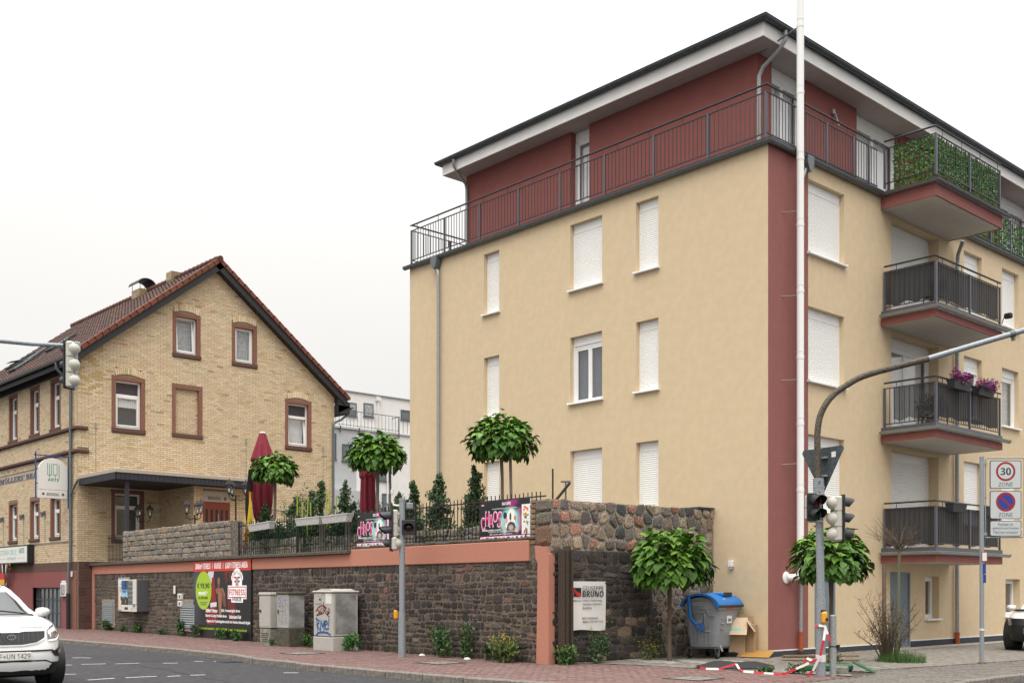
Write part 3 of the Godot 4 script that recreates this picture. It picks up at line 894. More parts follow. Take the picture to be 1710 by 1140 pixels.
		if i == 0:
			part("artificial_hedge", ivy_panel(1.05, 1.0, 1500), "ivy", b, at(V(0.25, fy - 0.02, -4.83)))
			part("artificial_hedge", ivy_panel(3.35, 1.0, 4600), "ivy", b, at(V(1.27, fy - 0.06, -4.82), PI / 2))
		else:
			# woven privacy screen tied to the railing, its lower hem slack
			var lo0: float = [0.0, 0.16, 0.2, 0.1][i]
			var x0: float = 0.27 if i == 2 else 0.04
			var fm := M.new()
			var n := 14
			for q in n:
				var a := x0 + (1.3 - x0) * q / n
				var c := x0 + (1.3 - x0) * (q + 1) / n
				var la := lo0 + 0.035 * sin(q * 1.1 + i)
				var lc := lo0 + 0.035 * sin((q + 1) * 1.1 + i)
				fm.quad(V(a, fy + la, -4.79 - 0.012 * sin(q * 1.7)), V(c, fy + lc, -4.79 - 0.012 * sin((q + 1) * 1.7)), V(c, fy + hp - 0.02, -4.79), V(a, fy + hp - 0.02, -4.79))
			part("privacy_screen", fm, "privacy_mesh_thin" if i == 2 else "privacy_mesh", b)
			fm = M.new()
			n = 28
			for q in n:
				var a := -4.82 - 3.3 * q / n
				var c := -4.82 - 3.3 * (q + 1) / n
				var la := lo0 + 0.02 * sin(q * 0.9 + i)
				var lc := lo0 + 0.02 * sin((q + 1) * 0.9 + i)
				fm.quad(V(1.3 - 0.012 * sin(q * 1.7), fy + la, a), V(1.3 - 0.012 * sin((q + 1) * 1.7), fy + lc, c), V(1.3, fy + hp - 0.02, c), V(1.3, fy + hp - 0.02, a))
			part("privacy_screen", fm, "privacy_mesh", b)

func voronoi_cell(seeds: PackedVector2Array, grid: Dictionary, gs: float, i: int, ax: float, reach: int) -> PackedVector2Array:
	var s := seeds[i]
	var R := gs * 1.6
	var poly := PackedVector2Array([s + Vector2(-R, -R), s + Vector2(R, -R), s + Vector2(R, R), s + Vector2(-R, R)])
	var gx := int(floor(s.x / gs))
	var gy := int(floor(s.y / gs))
	for dx in range(-reach, reach + 1):
		for dy in range(-reach, reach + 1):
			for j in grid.get(Vector2i(gx + dx, gy + dy), []):
				if j == i: continue
				var q := seeds[j]
				# bisector in a metric that squeezes x by ax
				var nx := (q.x - s.x) * ax * ax
				var ny := q.y - s.y
				var mid := (s + q) * 0.5
				var out := PackedVector2Array()
				for k in poly.size():
					var a := poly[k]
					var b := poly[(k + 1) % poly.size()]
					var da := (a.x - mid.x) * nx + (a.y - mid.y) * ny
					var db := (b.x - mid.x) * nx + (b.y - mid.y) * ny
					if da <= 0: out.append(a)
					if (da < 0 and db > 0) or (da > 0 and db < 0): out.append(a.lerp(b, da / (da - db)))
				poly = out
				if poly.size() < 3: return poly
	return poly

func area2(p: PackedVector2Array) -> float:
	var a := 0.0
	for i in p.size(): a += p[i].cross(p[(i + 1) % p.size()])
	return absf(a) * 0.5

func stone_shape(m: M, poly: PackedVector2Array, z0: float, depth: float, col: Color, off := Vector3.ZERO) -> void:
	# a bulging irregular stone standing out of the wall face: side, worn shoulder, front
	var c := Vector2.ZERO
	for p in poly: c += p
	c /= poly.size()
	var k := poly.size()
	var sh := []
	var fr := []
	for p in poly:
		sh.append(V(p.x, p.y, z0 + depth * rf(0.45, 0.75)) - off)
		var q := c + (p - c) * rf(0.6, 0.8)
		fr.append(V(q.x, q.y, z0 + depth * rf(0.85, 1.15)) - off)
	var ct := V(c.x, c.y, z0 + depth * rf(0.9, 1.2)) - off
	if Geometry2D.is_polygon_clockwise(poly):
		pass
	for i in k:
		var j := (i + 1) % k
		var a := V(poly[i].x, poly[i].y, z0 - 0.02) - off
		var b := V(poly[j].x, poly[j].y, z0 - 0.02) - off
		m.quad(a, b, sh[j], sh[i], col)
		m.quad(sh[i], sh[j], fr[j], fr[i], col)
		m.tri(fr[i], fr[j], ct, col)

func rubble(parent: Node, xf: Transform3D, seeds: PackedVector2Array, region: PackedVector2Array, joint: float, depth: float, tone: Callable, mat: String, most: int, ax := 0.75, gs := 0.4, avoid := [], called := "stone") -> void:
	var grid := {}
	for i in seeds.size():
		var k := Vector2i(int(floor(seeds[i].x / gs)), int(floor(seeds[i].y / gs)))
		if not grid.has(k): grid[k] = []
		grid[k].append(i)
	var cells := []
	var eye := xf.affine_inverse() * Vector3(13.38, 1.42, 19.69)
	for i in seeds.size():
		var p := voronoi_cell(seeds, grid, gs, i, ax, 2)
		if p.size() < 3: continue
		var cut := Geometry2D.intersect_polygons(p, region)
		if cut.is_empty(): continue
		p = cut[0]
		var skip := false
		for r in avoid:
			if seeds[i].x > r[0] and seeds[i].x < r[1] and seeds[i].y > r[2] and seeds[i].y < r[3]: skip = true
		if skip: continue
		var ins := Geometry2D.offset_polygon(p, -joint * rf(0.35, 0.75))
		if ins.is_empty(): continue
		p = ins[0]
		# knock the corners off
		var o := PackedVector2Array()
		for k in p.size():
			var a := p[k]
			var b := p[(k + 1) % p.size()]
			if (b - a).length() < 0.035: 
				o.append((a + b) * 0.5)
			else:
				var w := rf(0.1, 0.22)
				o.append(a.lerp(b, w)); o.append(a.lerp(b, 1.0 - rf(0.1, 0.22)))
		if o.size() < 3: continue
		if Geometry2D.is_polygon_clockwise(o): o.reverse()
		var ar := area2(o)
		if ar < 0.0012: continue
		cells.append([ar / eye.distance_squared_to(V(seeds[i].x, seeds[i].y, 0)), o, seeds[i]])
	cells.sort_custom(func(a, b): return a[0] > b[0])
	var rest := M.new()
	var n := 0
	for cl in cells:
		var d := depth * rf(0.55, 1.35)
		var col: Color = tone.call(cl[2])
		if n < most:
			var m := M.new()
			var at0 := V(cl[2].x, cl[2].y, 0)
			stone_shape(m, cl[1], 0.0, d, col, at0)
			part(called, m, mat, parent, xf * Transform3D(Basis.IDENTITY, at0))
		else:
			stone_shape(rest, cl[1], 0.0, d, col)
		n += 1
	if rest.v.size(): tag(part("small_" + called + "s", rest, mat, parent, xf), "", "", "", "stuff")

func course_seeds(x0: float, x1: float, y0: float, y1: float, h0: float, h1: float, w0: float, w1: float, jit := 0.25) -> PackedVector2Array:
	var s := PackedVector2Array()
	var y := y0
	while y < y1:
		var h := rf(h0, h1)
		var x := x0 - rf(0.0, w1)
		while x < x1 + w1:
			var w := rf(w0, w1)
			if rf(0, 1) < 0.16 and w > (w0 + w1) * 0.5:
				s.append(Vector2(x + w * 0.5, y + h * 0.24)); s.append(Vector2(x + w * 0.5, y + h * 0.76))
			else:
				s.append(Vector2(x + w * (0.5 + rf(-jit, jit) * 0.4), y + h * (0.5 + rf(-jit, jit))))
			x += w
		y += h
	return s

func wall_courses(x0: float, x1: float, y0: float, y1: float, h0: float, h1: float, w0: float, w1: float, joint: float) -> Array:
	# roughly coursed rubble: outlines of stones between wavering bed joints
	var out := []
	var ph := rf(0, 9)
	var wav := func(x: float, y: float) -> float: return y + (0.022 * sin(x * 1.3 + y * 5.0 + ph) + 0.014 * sin(x * 3.7 + y * 9.0)) * clampf((y - y0) * 6.0, 0, 1) * clampf((y1 - y) * 6.0, 0, 1)
	var y := y0
	while y < y1 - 0.05:
		var top := y + rf(h0, h1)
		if y1 - top < h0 * 0.6: top = y1
		var x := x0
		while x < x1 - 0.02:
			var e := minf(x + rf(w0, w1) * (0.55 if rf(0, 1) < 0.25 else 1.0), x1)
			if x1 - e < w0 * 0.5: e = x1
			var bands := [[y, top]]
			if top - y > (h0 + h1) * 0.5 and rf(0, 1) < 0.28:
				var mid := lerpf(y, top, rf(0.38, 0.62))
				bands = [[y, mid], [mid, top]]
			for b in bands:
				var j := joint * rf(0.25, 0.75)
				var l := x + j
				var r := e - j
				if r - l < 0.03: continue
				var n := PackedVector2Array()
				var hh: float = b[1] - b[0] - 2.0 * j
				if hh < 0.03: continue
				var cut := minf(hh, r - l) * rf(0.08, 0.28)
				for q in [[0.0, 0.3, 0], [0.0, 0.0, 1], [0.35, 0.0, 0], [0.7, 0.0, 0], [1.0, 0.0, 2], [1.0, 0.35, 0], [1.0, 0.7, 0], [1.0, 1.0, 3], [0.65, 1.0, 0], [0.3, 1.0, 0], [0.0, 1.0, 4], [0.0, 0.68, 0]]:
					var px: float = lerpf(l, r, q[0])
					var jx := rf(-0.011, 0.011)
					var jy := rf(-0.009, 0.009)
					if q[2] == 1: jx += cut * rf(0.2, 1); jy += cut * rf(0.2, 0.8)
					if q[2] == 2: jx -= cut * rf(0.2, 1); jy += cut * rf(0.2, 0.8)
					if q[2] == 3: jx -= cut * rf(0.2, 1); jy -= cut * rf(0.2, 0.8)
					if q[2] == 4: jx += cut * rf(0.2, 1); jy -= cut * rf(0.2, 0.8)
					n.append(Vector2(clampf(px + jx, x0, x1), lerpf(wav.call(px, b[0]) + j, wav.call(px, b[1]) - j, q[1]) + jy))
				out.append(n)
			x = e
		y = top
	return out

func lay(parent: Node, xf: Transform3D, outlines: Array, depth: float, tone: Callable, mat: String, most: int) -> void:
	var eye := xf.affine_inverse() * Vector3(13.38, 1.42, 19.69)
	var cells := []
	for o in outlines:
		var c := Vector2.ZERO
		for p in o: c += p
		c /= o.size()
		cells.append([area2(o) / eye.distance_squared_to(V(c.x, c.y, 0)), o, c])
	cells.sort_custom(func(a, b): return a[0] > b[0])
	var rest := M.new()
	for i in cells.size():
		var q = cells[i]
		var d := depth * rf(0.4, 1.5)
		var col: Color = tone.call(q[2])
		if i < most:
			var m := M.new()
			var at0 := V(q[2].x, q[2].y, 0)
			stone_shape(m, q[1], 0.0, d, col, at0)
			part("stone", m, mat, parent, xf * Transform3D(Basis.IDENTITY, at0))
		else: stone_shape(rest, q[1], 0.0, d, col)
	if rest.v.size(): tag(part("small_stones", rest, mat, parent, xf), "", "", "", "stuff")

func rect(x0: float, x1: float, y0: float, y1: float) -> PackedVector2Array:
	return PackedVector2Array([Vector2(x0, y0), Vector2(x1, y0), Vector2(x1, y1), Vector2(x0, y1)])

func tone_basalt(p: Vector2) -> Color:
	var k := rf(0, 1)
	var b := rf(0.65, 1.45)
	var left := clampf((-p.x - 10.0) / 10.0, 0.0, 1.0)
	if p.y > 1.4 and p.x > -5.0: left = maxf(left, 0.75 * clampf((p.y - 1.4) * 2.5, 0.0, 1.0))
	if k < 0.62: return Color(0.06 * b, 0.051 * b, 0.049 * b).lerp(Color(0.15 * b, 0.125 * b, 0.1 * b), left * 0.7)
	if k < 0.86: return Color(0.088 * b, 0.064 * b, 0.056 * b).lerp(Color(0.16 * b, 0.12 * b, 0.1 * b), left * 0.7)
	if k < 0.955: return Color(0.15 * b, 0.122 * b, 0.104 * b)
	if k < 0.983: return Color(0.22 * b, 0.115 * b, 0.09 * b)
	return Color(0.21 * b, 0.19 * b, 0.17 * b)

func tone_mixed(p: Vector2) -> Color:
	var k := rf(0, 1)
	var b := rf(0.75, 1.3)
	if k < 0.36: return Color(0.19 * b, 0.155 * b, 0.14 * b)
	if k < 0.62: return Color(0.33 * b, 0.255 * b, 0.19 * b)
	if k < 0.79: return Color(0.43 * b, 0.335 * b, 0.24 * b)
	if k < 0.91: return Color(0.43 * b, 0.215 * b, 0.15 * b)
	return Color(0.1 * b, 0.105 * b, 0.105 * b)

func tone_ashlar(p: Vector2) -> Color:
	var k := rf(0, 1)
	var b := rf(0.8, 1.2)
	if k < 0.76: return Color(0.345 * b, 0.3 * b, 0.245 * b)
	if k < 0.9: return Color(0.37 * b, 0.3 * b, 0.23 * b)
	if k < 0.96: return Color(0.28 * b, 0.27 * b, 0.255 * b)
	return Color(0.42 * b, 0.31 * b, 0.19 * b)

func build_stone_walls() -> void:
	mk("stone", Color(1, 1, 1), 0.92, 0, "rock", "n_rough", 1.6, 0.9)
	mk("mortar", Color(0.205, 0.163, 0.122), 0.95, 0, "rock", "n_rough", 1.2, 0.7)
	mk("mortar_grey", Color(0.4, 0.35, 0.3), 0.95, 0, "rock", "n_rough", 1.2, 0.8)
	mk("salmon", Color(0.47, 0.205, 0.142), 0.93, 0, "stain", "n_rough", 1.5, 0.3)
	mk("coping", Color(0.125, 0.105, 0.08), 0.93, 0, "rock", "n_rough", 1.0, 0.6)
	mk("brick", Color(1, 1, 1), 0.9, 0, "mottle", "n_fine", 2.0, 0.4)
	# wall along the street
	var t := thing("retaining_wall", "long dark basalt retaining wall along the pavement with a salmon plaster band", "wall", WX)
	part("core", M.new().box2(V(-24.93, -0.1, -0.5), V(-0.05, 2.3, 0.0)), "mortar", t)
	lay(t, Transform3D.IDENTITY, wall_courses(-24.5, -0.11, 0.0, 1.985, 0.1, 0.2, 0.11, 0.36, 0.036), 0.016, tone_basalt, "stone", 300)
	part("plaster_band", M.new().bev(V(-15.92, 2.14, 0.012), V(18.04, 0.31, 0.06), 0.01).bev(V(-3.62, 2.19, 0.014), V(6.54, 0.41, 0.06), 0.012), "salmon", t)
	part("plaster_pilaster", M.new().bev(V(-24.73, 1.02, 0.012), V(0.42, 2.06, 0.064), 0.012), "salmon", t)
	var pil := M.new()
	pil.prism(PackedVector2Array([Vector2(-0.11, -0.02), Vector2(0.25, -0.02), Vector2(0.245, 1.2), Vector2(0.255, 2.12), Vector2(0.2, 2.13), Vector2(0.2, 2.24), Vector2(-0.15, 2.28), Vector2(-0.13, 2.05), Vector2(-0.07, 1.93), Vector2(-0.08, 1.2)]), -0.1, 0.055)
	part("plaster_pilaster", pil, "salmon", t)
	var cp := M.new()
	var x := -24.98
	while x < -7.0:
		var l := minf(rf(0.9, 1.3), -6.9 - x)
		if l < 0.15: break
		part("coping_stone", M.new().bev(V(l / 2, 0.04, -0.18), V(l - 0.012, 0.085, 0.66), 0.014), "coping", t, at(V(x, 2.298 + rf(-0.004, 0.004), 0)))
		x += l
	x = -6.88
	while x < -0.36:
		var l := rf(0.3, 0.55)
		part("coping_stone", M.new().bev(V(l / 2, 0.03, -0.2), V(l - 0.015, 0.07, 0.5), 0.02, gray(rf(0.85, 1.3))), "coping", t, at(V(x, 2.4 + rf(-0.01, 0.01), -0.02)))
		x += l
	# low dry wall that holds the terrace bed, behind the fence
	var lw := thing("low_bed_wall", "low wall of upright grey-brown stones behind the iron fence", "wall", WX)
	part("core", M.new().box2(V(-13.4, 2.3, -0.62), V(-0.4, 2.72, -0.36)), "mortar_grey", lw)
	var seeds := PackedVector2Array()
	x = -13.4
	while x < -0.3:
		var w := rf(0.16, 0.34)
		seeds.append(Vector2(x + w / 2, 2.46 + rf(-0.03, 0.03)))
		seeds.append(Vector2(x + w / 2 + rf(-0.05, 0.05), 2.72 + rf(-0.03, 0.03)))
		x += w
	var top := PackedVector2Array([Vector2(-13.42, 2.32), Vector2(-0.36, 2.32)])
	for i in 40: top.append(Vector2(-0.36 - 13.06 * i / 39.0, 2.76 + 0.08 * i / 39.0 + rf(-0.03, 0.03)))
	rubble(lw, at(V(0, 0, -0.36)), seeds, top, 0.02, 0.05, tone_ashlar, "stone", 300, 0.9, 0.36)
	# squared stone parapet of the inn terrace
	var gw := thing("terrace_parapet", "grey squared stone parapet above the salmon band in front of the inn", "wall", WX)
	part("core", M.new().box2(V(-21.8, 2.38, -0.38), V(-13.5, 3.42, -0.04)), "mortar_grey", gw)
	var y := 2.385
	var r := 0
	while y < 3.4:
		var h := 0.172
		x = -21.82
		while x < -13.5:
			var l := rf(0.26, 0.62)
			l = minf(l, -13.48 - x)
			if l < 0.12: break
			var pl := PackedVector2Array()
			var tp := h - 0.014
			if r == 5: tp += rf(0.0, 0.035)
			for q in [[0.0, 0.25], [0.0, 0.0], [0.35, 0.0], [0.7, 0.0], [1.0, 0.0], [1.0, 0.3], [1.0, 0.75], [1.0, 1.0], [0.65, 1.0], [0.3, 1.0], [0.0, 1.0], [0.0, 0.65]]:
				pl.append(Vector2(0.01 + (l - 0.02) * q[0] + rf(-0.009, 0.009), tp * q[1] + rf(-0.008, 0.008)))
			var m := M.new()
			stone_shape(m, pl, 0.0, rf(0.035, 0.07), tone_ashlar(Vector2.ZERO))
			if r == 5: m.bev(V(l / 2, h / 2 + 0.01, -0.18), V(l - 0.02, h, 0.36), 0.03, tone_ashlar(Vector2.ZERO))
			part("stone", m, "stone", gw, at(V(x, y, -0.04)))
			x += l
		y += h
		r += 1
	# side wall running back to the apartment block
	var bw := thing("rubble_side_wall", "tall wall of mixed red, tan and grey rubble behind the waste container", "wall", at(V(-1.59, 0, 4.88), -0.035))
	var O := at(V(1.59, 0, -4.88))
	part("core", M.new().box2(V(-2.16, -0.1, 0.005), V(-1.59, 3.16, 4.86)), "mortar_grey", bw, O)
	mk("mortar_dark", Color(0.12, 0.098, 0.08), 0.95, 0, "rock", "n_rough", 1.2, 0.8)
	part("dark_pointing", M.new().prism(PackedVector2Array([Vector2(0.02, 0.0), Vector2(3.37, 0.0), Vector2(2.92, 1.0), Vector2(2.77, 2.19), Vector2(0.02, 2.19)]), 0.0, 0.004, Transform3D(ry(PI / 2), V(-1.59, 0, 4.88))), "mortar_dark", bw, O)
	var bx := Transform3D(ry(PI / 2), Vector3.ZERO)    # x runs back from the street, z faces +x
	var up := PackedVector2Array([Vector2(0.02, 2.2), Vector2(4.85, 2.2), Vector2(4.85, 3.2)])
	for i in 16: up.append(Vector2(4.85 - 4.83 * i / 15.0, 3.19 + rf(-0.03, 0.03)))
	var us := PackedVector2Array()
	x = 0.0
	while x < 4.9:
		var w := rf(0.19, 0.34)
		for yy in 4: us.append(Vector2(x + w / 2 + rf(-0.09, 0.09), 2.32 + yy * 0.26 + rf(-0.07, 0.07)))
		x += w
	rubble(bw, bx, us, up, 0.05, 0.04, tone_mixed, "stone", 120, 1.0, 0.42)
	var dark := func(p: Vector2) -> Color: return Color(0.27, 0.2, 0.14) * rf(0.7, 1.2) if p.y < 1.3 and rf(0, 1) < 0.14 else tone_basalt(Vector2(0, 0)) * 0.9
	lay(bw, bx, wall_courses(0.02, 2.85, 0.0, 2.18, 0.13, 0.22, 0.16, 0.42, 0.03), 0.02, dark, "stone", 130)
	lay(bw, bx, wall_courses(2.85, 3.2, 0.0, 1.2, 0.13, 0.22, 0.16, 0.3, 0.03), 0.02, dark, "stone", 20)
	rubble(bw, bx, course_seeds(2.8, 4.9, 0.0, 2.2, 0.17, 0.28, 0.18, 0.36, 0.35), PackedVector2Array([Vector2(3.39, 0.0), Vector2(4.86, 0.0), Vector2(4.86, 2.18), Vector2(2.79, 2.18), Vector2(2.94, 1.0)]), 0.055, 0.03, func(p: Vector2) -> Color: return Color(0.3, 0.235, 0.185) * rf(0.6, 1.25), "stone", 70, 0.9, 0.42)
	# its end towards the street: small bricks, then stones
	var ex := O * at(V(-2.16, 0, 4.865))
	y = 2.3
	while y < 3.12:
		part("brick", M.new().bev(V(0.075, 0.045, 0.0), V(rf(0.13, 0.16), 0.085, 0.06), 0.014, Color(0.27, 0.19, 0.115) * rf(0.75, 1.15)), "brick", bw, ex * at(V(0, y, 0.01)))
		y += 0.1
	for q in [[0.16, 0.57, 2.28, 2.66], [0.17, 0.56, 2.68, 2.92], [0.16, 0.58, 2.94, 3.17]]:
		var m := M.new()
		stone_shape(m, PackedVector2Array([Vector2(q[0], q[2] + 0.05), Vector2(q[0] + 0.05, q[2]), Vector2(q[1] - 0.06, q[2] + 0.01), Vector2(q[1], q[2] + 0.04), Vector2(q[1], q[3] - 0.05), Vector2(q[1] - 0.05, q[3]), Vector2(q[0] + 0.08, q[3] - 0.01), Vector2(q[0], q[3] - 0.04)]), 0.0, 0.05, Color(0.26, 0.15, 0.1) if q[2] < 2.4 else Color(0.22, 0.19, 0.15))
		part("stone", m, "stone", bw, ex)
	part("slate_cap", M.new().bev(V(-1.8, 3.2, 0.3), V(0.55, 0.05, 0.55), 0.01), "plinth", bw, O)
	var pp := thing("timber_post", "dark brown grooved timber post standing against the rubble side wall", "post", at(V(-1.42, 0, 4.66), PI / 2))
	part("post", M.new().box(V(0, 1.1, 0), V(0.28, 2.2, 0.09)).bev(V(-0.115, 1.1, 0.07), V(0.055, 2.2, 0.06), 0.008).bev(V(0.115, 1.1, 0.07), V(0.055, 2.2, 0.06), 0.008).bev(V(0, 1.1, 0.055), V(0.09, 2.2, 0.03), 0.008), "wood_brown", pp)
	# terrace ground behind the walls
	var tg := M.new()
	flat(tg, PackedVector2Array([Vector2(-26.5, 3.3), Vector2(-13.2, 4.0), Vector2(-2.15, 4.5), Vector2(-2.15, 0.0), Vector2(-12.38, 0.0), Vector2(-12.38, -21), Vector2(-26.5, -21)]), 2.35)
	struct("terrace_ground", tg, "paver_grey")

func brick_tone() -> Color:
	var k := rf(0, 1)
	var b := rf(0.9, 1.1)
	if k < 0.74: return Color(0.78 * b, 0.62 * b, 0.415 * b)
	if k < 0.87: return Color(0.74 * b, 0.56 * b, 0.35 * b)
	if k < 0.955: return Color(0.8 * b, 0.68 * b, 0.49 * b)
	if k < 0.985: return Color(0.6 * b, 0.52 * b, 0.3 * b)
	return Color(0.58 * b, 0.36 * b, 0.22 * b)

func endless(_y: float) -> Array: return [-1000.0, 1000.0]

func any_tone(_x: float, _y: float) -> Color: return brick_tone()

func brickwork(parent: Node, xf: Transform3D, x0: float, x1: float, y0: float, y1: float, holes: Array, span: Callable, most: int, tone: Callable = any_tone) -> void:
	# courses of separate bricks before a mortar face at local z = 0; span(y) gives the left and right end of the wall at that height
	var P := 0.077
	var L := 0.262
	var rest := M.new()
	var shown := 0
	var y := y0
	var row := 0
	while y + P <= y1 + 0.001:
		var sp = span.call(y + P)
		sp = [maxf(x0, sp[0]), minf(x1, sp[1])]
		var x: float = x0 - (0.0 if row % 2 else L / 2)
		while x < x1:
			var segs := [[maxf(x, sp[0]), minf(x + L, sp[1])]]
			for h in holes:
				if y + P > h[2] + 0.005 and y < h[3] - 0.005:
					var nx := []
					for s in segs:
						if s[1] <= h[0] or s[0] >= h[1]: nx.append(s)
						else:
							if s[0] < h[0]: nx.append([s[0], h[0]])
							if s[1] > h[1]: nx.append([h[1], s[1]])
					segs = nx
			for s in segs:
				var w: float = s[1] - s[0] - 0.011
				if w > 0.035:
					var c := V((s[0] + s[1]) / 2, y + P / 2, -0.01 + rf(0.0, 0.003))
					var col: Color = tone.call(s[0], y)
					if shown < most:
						part("brick", M.new().box(Vector3.ZERO, V(w, P - 0.012, 0.04), col), "brick", parent, xf * Transform3D(Basis.IDENTITY, c))
						shown += 1
					else:
						brick_into(rest, c, V(w, P - 0.012, 0.04), col)
			x += L
		y += P
		row += 1
	if rest.v.size(): tag(part("bricks", rest, "brick", parent, xf), "", "", "", "stuff")

func brick_into(m: M, c: Vector3, s: Vector3, col: Color) -> void:
	var h := s * 0.5
	var a := c + V(-h.x, -h.y, h.z)
	var b := c + V(h.x, -h.y, h.z)
	var d := c + V(h.x, h.y, h.z)
	var e := c + V(-h.x, h.y, h.z)
	var k := V(0, 0, -s.z)
	m.quad(a, b, d, e, col)
	m.quad(e, d, d + k, e + k, col)
	m.quad(a + k, b + k, b, a, col)
	m.quad(b, b + k, d + k, d, col)
	m.quad(a + k, a, e, e + k, col)

func soldier_arch(parent: Node, xf: Transform3D, xc: float, y: float, w: float, rise := 0.09) -> void:
	# flat arch of standing bricks over a window
	var n := 13
	for i in n:
		var f := (i + 0.5) / n * 2.0 - 1.0
		var p := V(xc + f * w * 0.5, y + 0.13 + rise * (1.0 - f * f), 0.006)
		part("arch_brick", M.new().box(Vector3.ZERO, V(w / n - 0.012, 0.24, 0.045), brick_tone() * 1.06), "brick", parent, xf * Transform3D(Basis(V(0, 0, 1), -f * 0.16), p))

func sash(parent: Node, xf: Transform3D, w: float, h: float, transom: float, style := "curtain_grey", tilt := 0.0) -> void:
	# plastic window set in a stone frame: sill at local origin, front at z = 0
	var f := M.new()
	ring(f, w, h, 0.06, -0.08, -0.02, 0, h / 2)
	if transom > 0:
		f.box(V(0, transom, -0.045), V(w - 0.1, 0.11, 0.07))
	var o := part("window_frame", f, "pvc", parent, xf)
	var lh := (transom if transom > 0 else h) - 0.06
	var leaf := M.new()
	ring(leaf, w - 0.11, lh - 0.04, 0.065, -0.03, 0.03, 0, (lh - 0.04) / 2)
	var lp := part("casement", leaf, "pvc", o, Transform3D(Basis(V(1, 0, 0), -tilt), V(0, 0.08, -0.045)))
	var g := M.new().box(V(0, 0.06 + lh / 2, -0.05), V(w - 0.2, lh - 0.12, 0.006))
	if tilt > 0: g = M.new().box(V(0, 0.05 + lh / 2, -0.05 - sin(tilt) * lh * 0.5), V(w - 0.2, lh - 0.12, 0.006), Color.WHITE, Basis(V(1, 0, 0), -tilt))
	part("pane", g, "glass", o)
	if transom > 0: part("pane", M.new().box(V(0, (transom + h) / 2 + 0.02, -0.05), V(w - 0.12, h - transom - 0.12, 0.006)), "glass", o)
	if style != "": part("curtain", pleats(w - 0.08, lh - 0.1 if transom > 0 else h - 0.1, V(0, 0.06 + (lh if transom > 0 else h) / 2, -0.17 - sin(tilt) * lh)), style, o)
	var d := -0.3 - sin(tilt) * lh
	part("room", M.new().quad(V(-w / 2, 0, d), V(w / 2, 0, d), V(w / 2, h, d), V(-w / 2, h, d)).quad(V(-w / 2, 0, d), V(-w / 2, h, d), V(-w / 2, h, -0.08), V(-w / 2, 0, -0.08)).quad(V(w / 2, 0, -0.08), V(w / 2, h, -0.08), V(w / 2, h, d), V(w / 2, 0, d)).quad(V(-w / 2, h, d), V(w / 2, h, d), V(w / 2, h, -0.08), V(-w / 2, h, -0.08)), "dark_room", o)

func stone_frame(parent: Node, xf: Transform3D, w: float, h: float, b: float, deep := 0.16) -> MeshInstance3D:
	# sandstone surround, bottom middle at the origin
	var m := M.new()
	m.bev(V(0, h - b / 2, -deep / 2 + 0.02), V(w, b, deep), 0.012).bev(V(-w / 2 + b / 2, h / 2, -deep / 2 + 0.02), V(b, h - 2 * b, deep), 0.008).bev(V(w / 2 - b / 2, h / 2, -deep / 2 + 0.02), V(b, h - 2 * b, deep), 0.008)
	var o := part("window_surround", m, "sandstone", parent, xf)
	part("sill", M.new().bev(V(0, b / 2, -deep / 2 + 0.045), V(w + 0.02, b, deep + 0.05), 0.014), "sandstone_dark", o)
	return o

